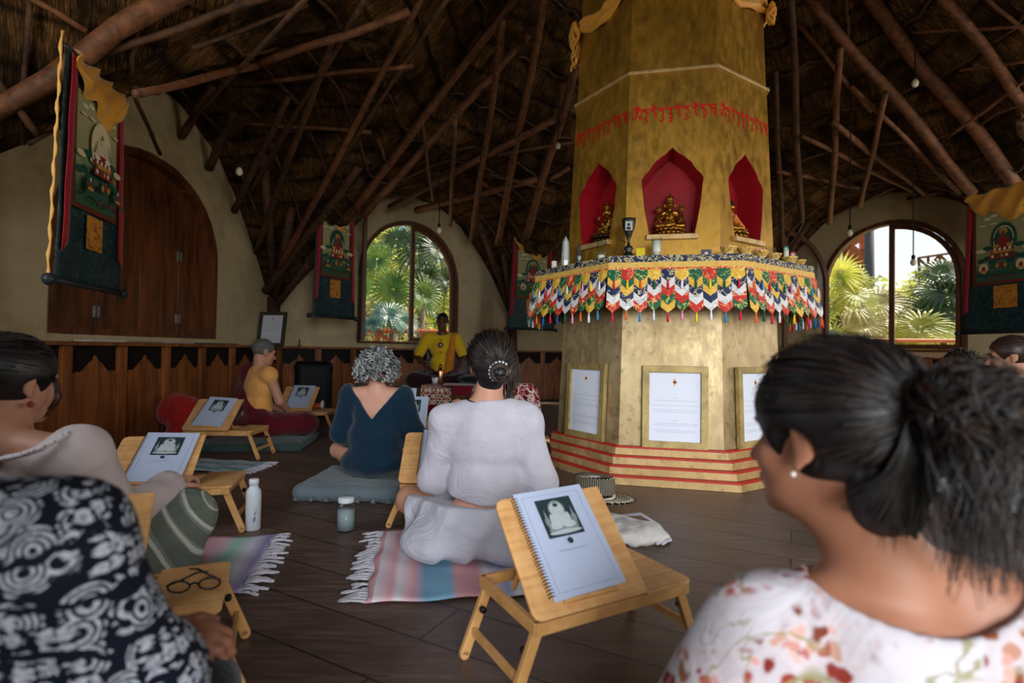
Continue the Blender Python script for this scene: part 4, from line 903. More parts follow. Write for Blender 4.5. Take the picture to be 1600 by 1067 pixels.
# ================================================================== hanging bulbs
M['bulbglass'] = flat('bulb_glass', 'd8d2b8', .15, .6); M['cord'] = flat('black_cord', '0b0b0b', .6)
def bulb(px, py, Y, label, cord=None):
    p = PY(px, py, Y); top = roofz(p.x, p.y)-.05
    if cord: top = min(top, p.z+cord)
    root = empty('hanging_bulb', p, 0, label, 'light bulb', 'bare bulbs under the thatch')
    MB().tube([(0, 0, .05), (0, 0, max(.1, top-p.z))], .006, 6).build('cord', M['cord'], root)
    MB().lathe([(.014, .035), (.018, .04), (.018, .075), (.008, .085)], 12).build('socket', M['cord'], root, smooth=True)
    MB().lathe([(.001, -.038), (.016, -.034), (.028, -.015), (.030, .0), (.024, .02), (.014, .036)], 14).build('bulb', M['bulbglass'], root, smooth=True)
for a in ((374, 268, 4.6, 'bare bulb hanging beside the shuttered arch'), (686, 360, 6.2, 'bare bulb hanging before the wall right of the left window arch'), (640, 152, 6.0, 'small bulb high under the thatch, above the left window'), (872, 228, 6.2, 'small bulb beside the upper left edge of the altar column'), (1328, 364, 5.6, 'bare bulb hanging at the left of the right window'), (1427, 410, 5.9, 'bare bulb hanging within the right window opening'), (1430, 130, 5.0, 'small bulb high on the right between two thick rafters')): bulb(*a)
# ================================================================== folding bamboo tray tables with tilting book rests
def mk_bamboo():
    t = NT('bamboo_board', .45, .4); co = t.co(scale=(.6, 9, 1)); g = t.noise(co, 5, 4, .6, .4); s = t.wave(t.co(), 12, 1.5, 2, dir='Y')
    b = t.noise(t.co(scale=(3, 1, 1)), 9, 3); c = t.ramp(t.math('ADD', t.math('MULTIPLY', g, .6), t.math('MULTIPLY', b, .4)), [(.35, 'c28c54'), (.52, 'd9a469'), (.7, 'e6b97f')]); t.col(c); t.bump(g, .08, .002); return t.m
M['bamboo'] = mk_bamboo(); M['bambooleg'] = wood('bamboo_leg', 'b07a42', 'dba868', 5, (2, 2, 2), .5, bump=.08); M['knob'] = flat('black_knob', '0e0e0e', .4)
M['cover'] = flat('book_cover_film', 'b9c4dc', .18, .5, var=.02); M['bk_dark'] = flat('print_dark', '2c3a3e', .35); M['bk_lite'] = flat('print_light', 'b6bec0', .4, var=.25, vs=30); M['bk_mid'] = flat('print_mid', '7f8b8e', .4, var=.3, vs=30); M['coil'] = flat('black_coil', '101216', .35); M['frame_line'] = flat('cover_line', '8a94ac', .4)
def text_mesh(s, size, mat, parent, M4):
    cu = bpy.data.curves.new('t', 'FONT'); cu.body = s; cu.size = size; cu.align_x = 'CENTER'; cu.resolution_u = 1
    o = bpy.data.objects.new('t', cu); COL.objects.link(o); bpy.context.view_layer.update()
    me = bpy.data.meshes.new_from_object(o.evaluated_get(bpy.context.evaluated_depsgraph_get())); bpy.data.objects.remove(o)
    me.materials.clear(); me.materials.append(mat); q = bpy.data.objects.new('cover_title', me); COL.objects.link(q); q.parent = parent; q.matrix_local = M4; return q
def make_book():
    w, h = .225, .285
    root = empty('spiral_book'); b = MB(); b.box((0, 0, .0045), (w-.012, h, .009)); b.build('pages', flat('page_block', 'c4cad8', .8), root)
    b = MB(); b.box((0, 0, .0100), (w, h+.004, .0014), mi=0); z = [.0112]
    def Q(pts, mi): b.poly([(x, y, z[0]) for x, y in pts], mi); z[0] += .00018
    def E_(cx, cy, rx, ry, mi, n=24): Q([(cx+rx*math.cos(2*PI*k/n), cy+ry*math.sin(2*PI*k/n)) for k in range(n)], mi)
    fx, fy = w*.41, h*.45
    for a, c_ in (((-fx, -fy), (fx, -fy)), ((fx, -fy), (fx, fy)), ((fx, fy), (-fx, fy)), ((-fx, fy), (-fx, -fy))):
        A = Vector(a); B = Vector(c_); d = (B-A).normalized(); nn = Vector((-d.y, d.x))*.0006; Q([A+nn, B+nn, B-nn, A-nn], 4)
    Q([(-.058, .005), (.058, .005), (.058, .115), (-.058, .115)], 1)
    E_(0, .082, .026, .026, 3); E_(0, .081, .022, .022, 2)
    E_(0, .024, .048, .011, 3); E_(-.022, .036, .022, .010, 2); E_(.022, .036, .022, .010, 2); Q([(-.024, .035), (.024, .035), (.028, .062), (.017, .072), (-.017, .072), (-.028, .062)], 2); E_(-.026, .050, .007, .020, 2); E_(.026, .050, .007, .020, 2)
    E_(0, .083, .0105, .0135, 2); E_(0, .094, .008, .006, 1); E_(0, .100, .004, .004, 3); E_(0, .016, .052, .006, 2)
    for sd in (-1, 1): E_(sd*.043, .05, .008, .013, 3); Q([(sd*.043-.004, .06), (sd*.043+.004, .06), (sd*.043, .085)], 3); E_(sd*.043, .035, .004, .010, 3)
    E_(0, -.010, .0085, .0085, 1)
    b.build('front_cover', [M['cover'], M['bk_dark'], M['bk_lite'], M['bk_mid'], M['frame_line']], root)
    text_mesh('Daily Prayers and Practices', .0085, M['frame_line'], root, Matrix.Translation((0, -.034, .0120)))
    b = MB()
    for k in range(34):
        y = -h/2+.012+k*(h-.024)/33; b.tube([(-w/2+.010+.009*math.cos(t)-.009, y, .005+.009*math.sin(t)) for t in [i*2*PI/9 for i in range(9)]], .0011, 4, cap=False)
    b.build('coil_binding', M['coil'], root)
    return root
book0 = make_book(); used_book = [0]
def table_builder():
    """local x along the length, y away from the reader, z up; board hinge at the near edge"""
    L, Wd, h = .52, .32, .215; xs = L*.17
    root = empty('bamboo_tray_table')
    b = MB(); z = h-.018
    for y in (-Wd/2+.012, Wd/2-.012): b.box((0, y, z), (L-.02, .018, .03))
    for x in (-L/2+.016, xs+.01, L/2-.022): b.box((x, 0, z), (.018, Wd-.02, .03))
    b.build('top_frame', M['bambooleg'], root, bevel=.002)
    r = .02; x0, x1 = xs, L/2; y0, y1 = -Wd/2, Wd/2; pts = [(x0, y0), (x1-r, y0), (x1-r*.3, y0+r*.3), (x1, y0+r), (x1, y1-r), (x1-r*.3, y1-r*.3), (x1-r, y1), (x0, y1)]
    MB().prism([(x, y, h-.004) for x, y in pts], (0, 0, .010)).build('fixed_top', M['bamboo'], root, bevel=.002)
    for sx in (-1, 1):
        xx = sx*(L/2-.03); lg = []
        for sy in (-1, 1):
            y = sy*(Wd/2-.028); b = MB(); b.bar((xx, y, h-.02), (xx+sx*.075, y, .012), .017, .028, up=(1, 0, 0)); b.tube([(xx+sx*.073, y-.0085, .014), (xx+sx*.073, y+.0085, .014)], .014, 12); o = b.build('leg', M['bambooleg'], root, bevel=.003)
            MB().tube([(xx+sx*.028, y-.014*sy, h*.62), (xx+sx*.028, y-.026*sy, h*.62)], .009, 10).build('knob', M['knob'], o, smooth=True)
        MB().bar((xx+sx*.05, -Wd/2+.03, .075), (xx+sx*.05, Wd/2-.03, .075), .012, .022, up=(0, 0, 1)).build('crossbar', M['bambooleg'], root, bevel=.002)
    return root
def tilt_board(root, tilt, length=.315):
    L, Wd, h = .52, .32, .215; x0, x1 = -L/2, L*.17; r = .022
    T = Matrix.Translation((0, -Wd/2, h+.002)) @ Matrix.Rotation(tilt, 4, 'X')
    pts = [(x0+r, 0), (x1, 0), (x1, length), (x0+r, length), (x0+r*.3, length-r*.3), (x0, length-r), (x0, r), (x0+r*.3, r*.3)]
    bo = MB().prism([(x, y, 0) for x, y in pts], (0, 0, .009)).build('tilting_board', M['bamboo'], root, M=T, bevel=.002)
    b = MB(); cx = (x0+x1)/2; b.prism([(cx-.085, .022, .009), (cx+.085, .022, .009), (cx+.085, .022, .018), (cx+.05, .022, .024), (cx-.05, .022, .024), (cx-.085, .022, .018)], (0, .009, 0)); b.build('book_stop', M['bambooleg'], bo, bevel=.002)
    # prop stay under the board
    ang = T @ Vector((cx, length*.62, 0)); b = MB()
    for x in (cx-.09, cx+.09): b.bar((x, .09, h-.03), (x, ang.y, ang.z), .010, .014)
    b.bar((cx-.09, ang.y, ang.z-.006), (cx+.09, ang.y, ang.z-.006), .012, .010); b.build('prop_stay', M['bambooleg'], root)
    return T, cx
TB0 = []
def place_table(near_l, ang, tilt, label, book=None, bshift=(0, 0), brot=0.0, z0=0):
    """near_l: world xy of the near-left corner of the top"""
    root = table_builder(); L, Wd = .52, .32
    c = Vector((L/2, Wd/2)); ca, sa = math.cos(ang), math.sin(ang); root.location = (near_l[0]+c.x*ca-c.y*sa, near_l[1]+c.x*sa+c.y*ca, z0); root.rotation_euler = (0, 0, ang)
    tag(root, label, 'lap table', 'folding bamboo tables'); T, cx = tilt_board(root, tilt)
    if book:
        o = book0 if used_book[0] == 0 else copy_tree(book0); used_book[0] = 1
        o.matrix_world = Matrix.Translation(root.location) @ Matrix.Rotation(ang, 4, 'Z') @ T @ Matrix.Translation((cx+bshift[0], .032+.1455+bshift[1], .0095)) @ Matrix.Rotation(brot, 4, 'Z')
        tag(o, book, 'book', 'spiral bound prayer books')
    return root
D_ = math.radians
place_table((.062, 1.235), D_(29), D_(46), 'large bamboo lap table in the centre foreground, tilted top toward camera', 'spiral prayer book with seated figure photo, on the nearest centre table', (-.004, -.001), D_(1.5))
place_table((-1.16, 1.06), D_(24), D_(52), 'bamboo lap table at lower left with eyeglasses lying on it', 'spiral book mostly hidden behind the patterned elephant blouse', (-.06, 0))
place_table((-1.76, 2.26), D_(15), D_(38), 'bamboo lap table in front of the woman in lace blouse', 'open-looking spiral prayer book before the woman in lace blouse', (.03, .0), D_(-3))
place_table((-2.46, 3.95), D_(1), D_(42), 'bamboo lap table beside the crumpled red cloth', 'spiral prayer book on the table beside the red cloth', (.01, 0), D_(-4))
place_table((-2.33, 5.25), D_(-2), D_(46), 'bamboo lap table in front of the monk', 'spiral prayer book on the table before the monk', (.02, 0))
p = PZ(628, 745, .215); place_table((p.x+.01, 2.50), D_(3), D_(39), 'bamboo lap table just left of the woman in pale linen', 'spiral prayer book half hidden by the woman in pale linen', (.03, 0))
p = PZ(600, 640, .22); place_table((p.x+.10, 4.55), D_(4), D_(60), 'bamboo lap table behind the curly grey hair', 'spiral book visible right of the curly grey hair', (.10, 0))
p = PZ(640, 650, .215); place_table((p.x-.02, 3.95), D_(2), D_(52), 'bamboo lap table partly hidden by the teal blouse', 'pale spiral book peeking over the teal shoulder', (.06, 0))
# eyeglasses on the lower left table
gt = Vector((-.80, 1.36, .225)); g = empty('eyeglasses', gt, D_(200), 'black round-rimmed eyeglasses lying on the lower left table', 'eyeglasses'); b = MB(); M['acet'] = flat('black_acetate', '08090a', .25, .6)
tl = Matrix.Rotation(D_(60), 3, 'X')
for sd in (-1, 1): b.tube([tl @ Vector((sd*.034+.024*math.cos(2*PI*k/24), .021*math.sin(2*PI*k/24)+.021, 0)) for k in range(25)], .0026, 6, cap=False)
b.tube([tl @ Vector((-.011, .024, 0)), tl @ Vector((0, .028, .002)), tl @ Vector((.011, .024, 0))], .0028, 6); b.build('rim', M['acet'], g, smooth=True)
for sd in (-1, 1):
    a = tl @ Vector((sd*.059, .03, 0)); e = Vector((sd*(-.01) if sd > 0 else .03, -.10 if sd > 0 else -.085, .012 if sd > 0 else .03)); mid = a.lerp(e, .7)+Vector((0, 0, .004))
    MB().tube([a, a.lerp(e, .3), mid, e+Vector((0, -.005, -.006))], [.0028, .0024, .003, .0022], 6).build('temple', M['acet'], g, smooth=True)
    MB().poly([tl @ Vector((sd*.034+.022*math.cos(2*PI*k/20), .019*math.sin(2*PI*k/20)+.021, 0)) for k in range(20)]).build('lens', M['glass'], g)
# ================================================================== bottles
p = PZ(395, 827, 0); root = empty('water_bottle', (p.x, p.y, 0), 0, 'white matt metal water bottle standing on the floor beside the left table', 'bottle')
b = MB(); b.lathe([(.030, 0), (.0335, .004), (.0335, .165), (.031, .182), (.021, .196), (.0185, .2), (.0185, .206)], 32); b.build('body', flat('white_powder_coat', 'd3dadf', .45, var=.03), root, smooth=True)
b = MB(); b.lathe([(.0215, .207), (.0215, .232), (.019, .235), (.001, .235)], 28); b.build('cap', flat('white_cap', 'dfe4e6', .4, var=.02), root, smooth=True)
b = MB()
for k, (zz, hh) in enumerate(((.05, .022), (.078, .010), (.095, .004))):
    a = -1.1+.12*k; 
    for j in range(3): aa = a+j*.11; b.box((.0337*math.cos(aa), .0337*math.sin(aa), zz+.004*j), (.0006, .002, hh), Matrix.Rotation(aa, 3, 'Z'))
b.build('lettering', flat('dark_print', '3a4046', .5), root)
p = PZ(540, 829, 0); root = empty('glass_water_jar', (p.x, p.y, 0), 0, 'clear glass jar of water with white screw lid on the floor', 'jar')
m = bpy.data.materials.new('water_in_jar'); m.use_nodes = True; t = m.node_tree; t.nodes.clear(); o_ = t.nodes.new('ShaderNodeOutputMaterial'); a_ = t.nodes.new('ShaderNodeBsdfTransparent'); a_.inputs[0].default_value = (.9, .94, .95, 1); d_ = t.nodes.new('ShaderNodeBsdfPrincipled'); d_.inputs[0].default_value = (.66, .72, .74, 1); d_.inputs['Roughness'].default_value = .15; x_ = t.nodes.new('ShaderNodeMixShader'); x_.inputs[0].default_value = .4
t.links.new(a_.outputs[0], x_.inputs[1]); t.links.new(d_.outputs[0], x_.inputs[2]); t.links.new(x_.outputs[0], o_.inputs[0]); M['water'] = m
b = MB(); b.lathe([(.038, 0), (.043, .006), (.044, .02), (.044, .115), (.038, .128), (.034, .133), (.034, .142), (.031, .142), (.031, .133), (.041, .112), (.041, .012), (.001, .008)], 30); b.build('glass', M['clear'], root, smooth=True)
b = MB(); b.lathe([(.040, .010), (.040, .10), (.001, .10)], 26); b.build('water', M['water'], root, smooth=True)
b = MB(); b.lathe([(.0365, .134), (.0372, .136), (.0372, .152), (.035, .156), (.001, .157)], 30); b.build('lid', flat('white_lid', 'cfd6da', .5, var=.03), root, smooth=True)
# ================================================================== woven blankets with fringes
def mk_blanket(name, stops, scale=1.0, rot=0, off=5):
    t = NT(name, .95, .05); co = t.co(rot=(0, 0, rot)); sp = t.sep(co); n = t.noise(co, 60, 3); u = t.math('ADD', t.math('MULTIPLY', sp[0], scale), t.math('MULTIPLY', n, .025))
    c = t.ramp(t.math('FRACT', t.math('ADD', u, off)), stops, 'LINEAR'); dia = t.vor(t.co(scale=(1, 1, 1)), 40, 0, rnd=0.0); c = t.mix(t.math('MULTIPLY', t.noise(co, 260, 2), .28), c, 'e2e0e4'); t.col(c); t.bump(t.wave(co, 90, 1, 1, dir='Y'), .5, .004); return t.m
M['bl1'] = mk_blanket('striped_blanket_pink_blue', [(.0, 'dcd8de'), (.07, 'dc98a0'), (.10, 'dcd8de'), (.16, 'dc98a0'), (.22, '4f93b4'), (.33, '6aa6c2'), (.36, 'dc98a0'), (.46, 'd88e98'), (.5, 'e0dce0'), (.58, '8f9cc8'), (.62, 'e0dce0'), (.72, 'e0dce0'), (.78, 'dc98a0'), (.86, '5e9cba'), (.95, 'dc98a0')], 1.25, 0, 5.5)
M['bl2'] = mk_blanket('striped_blanket_mint', [(.0, 'd9d5da'), (.08, '8fd0b8'), (.18, 'b8dccc'), (.24, 'd8949c'), (.34, 'd4a4b4'), (.42, '86c8b0'), (.5, 'd8d4e0'), (.56, '8c7cb0'), (.62, 'd8d4e0'), (.70, '74b8a4'), (.80, 'd8949c'), (.90, '9484b4')], 1.2)
M['bl3'] = mk_blanket('striped_blanket_blue_grey', [(.0, 'c8d4da'), (.2, '7aa6a8'), (.4, '9cc0c0'), (.55, '5b7f90'), (.7, 'b8cdd2'), (.9, '86aeb2')], 2.2, PI/2)
M['fringe'] = cloth('white_fringe', 'd6d2d8', 'a8a4b0', .95)
def blanket(nm, c, ang, L, W_, mat, label, fr=(-1, 1), cat='blanket', nf=34):
    root = empty(nm, (c[0], c[1], 0), ang, label, cat); vs = []; fs = []; NX, NY = 40, 24
    for i in range(NX+1):
        for j in range(NY+1):
            x = -L/2+L*i/NX; y = -W_/2+W_*j/NY; vs.append((x+.006*math.sin(j*.9), y+.008*math.sin(i*.5), .012+.007*math.sin(i*.55+j*.3)*math.sin(j*.41)))
    for i in range(NX):
        for j in range(NY): a = i*(NY+1)+j; fs.append((a, a+1, a+NY+2, a+NY+1))
    b = MB(); b.add(vs, fs); o = b.build('weave', mat, root, smooth=True); s = o.modifiers.new('s', 'SOLIDIFY'); s.thickness = .006; s.offset = 0
    for sd in fr:
        b = MB(); rr = random.Random(sd+3)
        for k in range(nf):
            y = -W_/2+W_*(k+.5)/nf; l = .05+.045*rr.random(); q = rr.uniform(-.03, .03)
            for e in (-1, 1):
                b.tube([(sd*(L/2-.004)+.006*math.sin((12 if sd > 0 else 0)), y+e*.006, .011), (sd*(L/2+l*.4), y+q*.4-e*.003, .011+.005*rr.random()), (sd*(L/2+l*.75), y+q*.8+e*.007, .009), (sd*(L/2+l), y+q+e*.004, .006)], [.0035, .004, .0035, .002], 5)
        b.build('fringe', M['fringe'], root, smooth=True)
    return root
a = PZ(600, 832, 0); b_ = PZ(575, 948, 0)
blanket('woven_blanket', (-.10, 2.17), D_(9), .86, .70, M['bl1'], 'pink blue and white striped fringed blanket under the woman in linen')
p = PZ(330, 885, 0); blanket('woven_blanket', (-1.44, 1.99), D_(13), .95, .58, M['bl2'], 'mint pink and purple striped fringed blanket under the lower left table')
p = PZ(340, 728, 0); blanket('woven_blanket', (p.x-.15, p.y), D_(-8), .9, .34, M['bl3'], 'pale blue-grey fringed blanket behind the left table', fr=(1,))
# ================================================================== floor cushions
def cushion(nm, c, rx, ry, h, mat, label, rz=0, tassels=0, cat='cushion'):
    root = empty(nm, (c[0], c[1], 0), rz, label, cat)
    def f(P): return .004*vnoise(P, 14)
    P = [('c', (-rx+h*.5, -ry+h*.5, h*.48), (rx-h*.5, -ry+h*.5, h*.48), h*.46, h*.46), ('c', (-rx+h*.5, ry-h*.5, h*.48), (rx-h*.5, ry-h*.5, h*.48), h*.46, h*.46), ('c', (-rx+h*.5, -ry+h*.5, h*.48), (-rx+h*.5, ry-h*.5, h*.48), h*.46, h*.46), ('c', (rx-h*.5, -ry+h*.5, h*.48), (rx-h*.5, ry-h*.5, h*.48), h*.46, h*.46), ('e', (0, 0, h*.5), (rx, ry, h*.56))]
    sdf_obj('cover', P, mat, .008, .05, disp=f, dmax=.01, parent=root)
    if tassels:
        for k in range(tassels):
            x = -rx+.04+(2*rx-.08)*k/(tassels-1); b = MB(); b.tube([(x, -ry-.002, h*.45), (x, -ry-.02, h*.3), (x, -ry-.03, .012)], [.003, .008, .014], 8); b.build('tassel', mat, root, smooth=True)
        b = MB(); b.tube([(-rx+.02+(2*rx-.04)*k/60, -ry+.002-.005*math.sin(k*2), h*.40+.006*math.sin(k*1.7)) for k in range(61)], .007, 6); b.build('edging', mat, root, smooth=True)
    return root
M['greycu'] = cloth('grey_felt', '6f7d82', '566268', fscale=4); M['mossc'] = cloth('grey_green_mat', '3f5450', '2c3c3a')
p = PZ(560, 780, 0); cushion('floor_cushion', (-.90, 3.20), .30, .28, .085, M['greycu'], 'grey felt floor cushion with corded edge under the curly haired woman', D_(-3), 7)
p = PZ(430, 690, 0); cushion('floor_mat', (-2.22, 4.62), .45, .34, .06, M['mossc'], 'dark grey-green floor mat under the monk', D_(8), 9)
# ================================================================== hat on a white cotton bag
def mk_hat():
    t = NT('woven_straw_pattern', .75, .15); co = t.co(); sp = t.sep(co); r = t.math('SQRT', t.math('ADD', t.math('MULTIPLY', sp[0], sp[0]), t.math('MULTIPLY', sp[1], sp[1])))
    an = t.math('MULTIPLY', t.math('ARCTAN2', sp[1], sp[0]), 15.0)
    swirl = t.math('ADD', t.math('MULTIPLY', r, 560.0), t.math('MULTIPLY', an, .2)); st = t.math('SINE', swirl)
    side = t.math('MULTIPLY', t.math('SINE', t.math('ADD', t.math('MULTIPLY', sp[2], 420.0), an)), t.math('SINE', t.math('SUBTRACT', t.math('MULTIPLY', sp[2], 420.0), t.math('MULTIPLY', an, 3.0))))
    iside = t.math('MULTIPLY', t.math('GREATER_THAN', sp[2], .028), t.math('LESS_THAN', sp[2], .103)); pat = t.mix(iside, t.ramp(st, [(.45, 0.0), (.55, 1.0)]), t.ramp(side, [(.40, 0.0), (.5, 1.0)]))
    zig = t.math('SINE', t.math('MULTIPLY', an, 2.2)); edge = t.math('GREATER_THAN', r, .158)
    tri = t.math('GREATER_THAN', t.math('ADD', t.math('MULTIPLY', zig, .010), .170), r); pat2 = t.mix(edge, pat, t.ramp(tri, [(.4, 0.0), (.6, 1.0)])); t.col(t.mix(pat2, '14110e', 'd2c6aa')); t.bump(st, .3, .002); return t.m
p = PZ(940, 815, 0); hb = PZ(1000, 835, 0)
root = empty('cotton_bag', (.43, 2.50, 0), D_(-8), 'white cotton tote bag lying flat under the straw hat', 'bag')
P = [('e', (0, 0, .035), (.24, .17, .035)), ('e', (.16, -.07, .03), (.12, .09, .03)), ('e', (-.1, .05, .05), (.12, .1, .045)), ('e', (.22, -.02, .02), (.09, .07, .02))]
sdf_obj('bag', P, cloth('white_cotton', 'dcd8d2', 'b6b2ae', fscale=7, fold=.6), .006, .05, disp=lambda P: .006*vnoise(P, 26)+.003*vnoise(P, 60, 3), dmax=.012, parent=root)
for q in ((.0, 0), (.025, .02)): MB().tube([(.10, .12+q[1], .05), (.20, .13+q[1], .06), (.27, .04, .045), (.31, -.07+q[1], .012), (.24+q[0], -.13, .012)], [.008, .009, .009, .009, .008], 8, flat=.35).build('strap', M['fringe'], root, smooth=True)
hp = PZ(915, 770, .09); root = empty('straw_hat', (hp.x+.03, hp.y-.08, .085), 0, 'black and cream patterned straw hat resting on the cotton bag', 'hat'); root.rotation_euler = (D_(-6), D_(3), 0); root.scale = (1.2, 1.2, 1.1)
b = MB(); b.lathe([(.185, .012), (.175, .004), (.15, .000), (.12, .002), (.098, .008), (.092, .02), (.090, .06), (.086, .098), (.078, .106), (.05, .102), (.02, .099), (.001, .099)], 56)
o = b.build('hat', mk_hat(), root, smooth=True); o.modifiers.new('s', 'SOLIDIFY').thickness = .003
b = MB(); b.lathe([(.096, .012), (.0945, .026), (.0915, .026)], 48); b.build('band', M['black'], root, smooth=True)
b = MB(); b.ball((0, 0, .102), (.026, .022, .003), 12); b.build('crown_patch', M['paper'], root, smooth=True)
# ================================================================== speaker, red cloth, teacher's furniture
q = wallT(-3)
sp_p = PY(490, 600, 6.55); sz = .69
root = empty('loudspeaker', (sp_p.x, sp_p.y, 0), D_(24), 'black loudspeaker cabinet standing against the panelled wall', 'loudspeaker')
sdf_obj('cabinet', [('c', (-.15, .0, .08), (-.15, .0, sz-.08), .07, .07), ('c', (.15, .0, .08), (.15, .0, sz-.08), .07, .07), ('c', (-.15, 0, .075), (.15, 0, .075), .075, .075), ('c', (-.15, 0, sz-.075), (.15, 0, sz-.075), .075, .075), ('e', (0, .02, sz/2), (.2, .13, sz/2))], M['black'], .012, .03, parent=root)
b = MB(); b.box((0, -.085, sz/2), (.34, .05, sz-.10)); b.build('grille', flat('speaker_grille', '0d1114', .6, bump=.5, vs=40), root, bevel=.02)
root = empty('red_cloth_bundle', Vector((-2.86, 4.60, 0)), 0, 'crumpled bright red cloth bundle on the floor by the panelling', 'cloth')
P = [('e', (-.06, 0, .28), (.15, .11, .15)), ('e', (.05, 0, .14), (.15, .12, .14)), ('e', (.02, .02, .30), (.13, .10, .12)), ('e', (.13, -.02, .06), (.13, .11, .07)), ('e', (-.02, -.03, .06), (.13, .12, .07))]
sdf_obj('cloth', P, cloth('red_cloth', 'b3241c', '7c1614', fscale=8, fold=.8), .008, .05, disp=lambda P: .010*vnoise(P, 20)+.006*vnoise(P, 45, 2), dmax=.02, parent=root)
M['tw'] = wood('grey_table_wood', '6b6254', '9a8c78', 4, (2, 2, 2), .6); M['dk'] = wood('dark_chair_wood', '1c120c', '3e2a1e', 4, (2, 2, 2), .5)
tb = empty('low_table', (-.50, 6.25, 0), D_(3), 'low wooden table with a patterned runner beside the teacher', 'table')
MB().box((.02, 0, .43), (.96, .52, .035)).build('tabletop', M['tw'], tb, bevel=.005)
for x in (-.36, .44):
    for y in (-.2, .2): MB().bar((x, y, .42), (x*1.08, y*1.1, 0), .085, .07, up=(0, 1, 0)).build('leg', M['tw'], tb, bevel=.006)
MB().box((.02, -.22, .395), (.86, .02, .05)).build('rail', M['tw'], tb)
def mk_ikat():
    t = NT('patterned_runner', .9, .1); co = t.co(scale=(1, 1, 1)); v = t.vor(t.co(scale=(22, 22, 15)), 1, 0, rnd=0.0); sp = t.sep(co); v2 = t.vor(t.co(scale=(50, 50, 46)), 1, 0, rnd=.3)
    c = t.ramp(v, [(.0, '1a1614'), (.22, '1f1a18'), (.28, 'd8d0c4'), (.38, 'c8c0b4'), (.44, 'c0683c'), (.55, '6a1626'), (.7, 'd0a078')], 'CONSTANT'); c = t.mix(t.ramp(v2, [(.3, .8), (.36, 0.0)]), c, 'e0d6c8')
    low = t.math('LESS_THAN', sp[2], .24); c = t.mix(low, c, '6a0e1c'); t.col(c); return t.m
run = empty('patterned_runner', (-.78, 6.0, 0), D_(3), 'black white and maroon patterned cloth hanging over the low table end', 'table runner')
b = MB(); X0, X1 = -.235, .10; vs = []; fs = []; prof = [(.24, .452), (.0, .455), (-.06, .455), (-.075, .44), (-.08, .35), (-.088, .26), (-.08, .14)]
for i in range(13):
    for (y, z) in prof: x = X0+(X1-X0)*i/12; vs.append((x, y+(.01*math.sin(i*1.4) if z < .4 else 0), z))
for i in range(12):
    for j in range(len(prof)-1): a = i*len(prof)+j; fs.append((a, a+1, a+len(prof)+1, a+len(prof)))
b.add(vs, fs); o = b.build('cloth', mk_ikat(), run, smooth=True); o.modifiers.new('s', 'SOLIDIFY').thickness = .006
b = MB(); b.box((.32, -.02, .46), (.62, .44, .012)); b.box((.38, -.235, .41), (.5, .008, .10)); b.build('maroon_cloth', cloth('maroon_cloth', '7a1424', '5a0e1a'), run)
root = empty('black_cushion', (-.33, 6.22, .452), D_(3), 'flat black cushion on the low table before the teacher', 'cushion')
sdf_obj('cover', [('c', (-.2, 0, .05), (.25, 0, .05), .05, .05), ('e', (.03, 0, .06), (.34, .17, .07))], cloth('black_cushion_cloth', '141416', '0a0a0c'), .008, .03, parent=root)
p = PY(688, 586, 6.05); root = empty('copper_bottle', (p.x, 6.05, .455), 0, 'shiny copper water bottle on the low table', 'bottle')
mcop = flat('polished_copper', 'c98a68', .22, .5, 1.0); b = MB(); b.lathe([(.032, 0), (.036, .01), (.036, .155), (.030, .175), (.018, .185), (.018, .195)], 24); b.build('body', mcop, root, smooth=True); b = MB(); b.lathe([(.022, .196), (.022, .215), (.012, .222), (.012, .232), (.001, .236)], 20); b.build('cap', mcop, root, smooth=True)
p = PY(680, 586, 5.98); root = empty('patterned_cup', (p.x, 5.98, .458), 0, 'small white cup with dark pattern beside the copper bottle', 'cup')
t = NT('cup_pattern', .3, .5); t.col(t.ramp(t.vor(t.co(), 38, 0), [(.3, '20242c'), (.4, 'dfe2e6')])); MB().lathe([(.026, 0), (.034, .05), (.038, .08), (.035, .08), (.03, .01), (.001, .01)], 20).build('cup', t.m, root, smooth=True)
ch = empty('armchair', (-.80, 6.95, 0), D_(8), 'dark wooden armchair the teacher sits in', 'armchair')
MB().box((0, 0, .40), (.62, .52, .06)).build('seat', M['dk'], ch, bevel=.01)
for x in (-.30, .30):
    for y in (-.24, .24): MB().bar((x, y, .68 if y < 0 else .86), (x, y, 0), .05, .05, up=(0, 1, 0)).build('leg', M['dk'], ch, bevel=.006)
    MB().box((x, -.02, .70), (.07, .56, .03)).build('armrest', M['dk'], ch, bevel=.008)
MB().box((0, .25, .68), (.56, .03, .30)).build('backrest', M['dk'], ch, bevel=.01)
# small things on the floor between the sitters
p = PZ(684, 664, 0); root = empty('patterned_bag', (p.x, p.y, 0), .2, 'maroon and white patterned cloth bag on the floor before the low table', 'bag')
sdf_obj('bag', [('e', (0, 0, .06), (.16, .10, .06)), ('e', (.10, .02, .045), (.12, .09, .045)), ('e', (-.05, 0, .10), (.09, .07, .05))], (lambda t: (t.col(t.ramp(t.vor(t.co(), 32, 0), [(.25, 'd8c8c0'), (.32, '6e1a26'), (.6, '4a101a')])), t.m)[1])(NT('bag_pattern', .9, .1)), .008, .04, disp=lambda P: .008*vnoise(P, 30), dmax=.01, parent=root)
p = PZ(672, 676, 0); root = empty('open_box', (p.x, p.y-.05, 0), .05, 'small tan cardboard box on the floor by the patterned bag', 'box')
b = MB(); 
for x in (-.09, .09): b.box((x, 0, .035), (.005, .14, .07))
for y in (-.07, .07): b.box((0, y, .035), (.18, .005, .07))
b.box((0, 0, .004), (.18, .14, .006)); b.build('box', flat('tan_card', 'a8906c', .8), root)
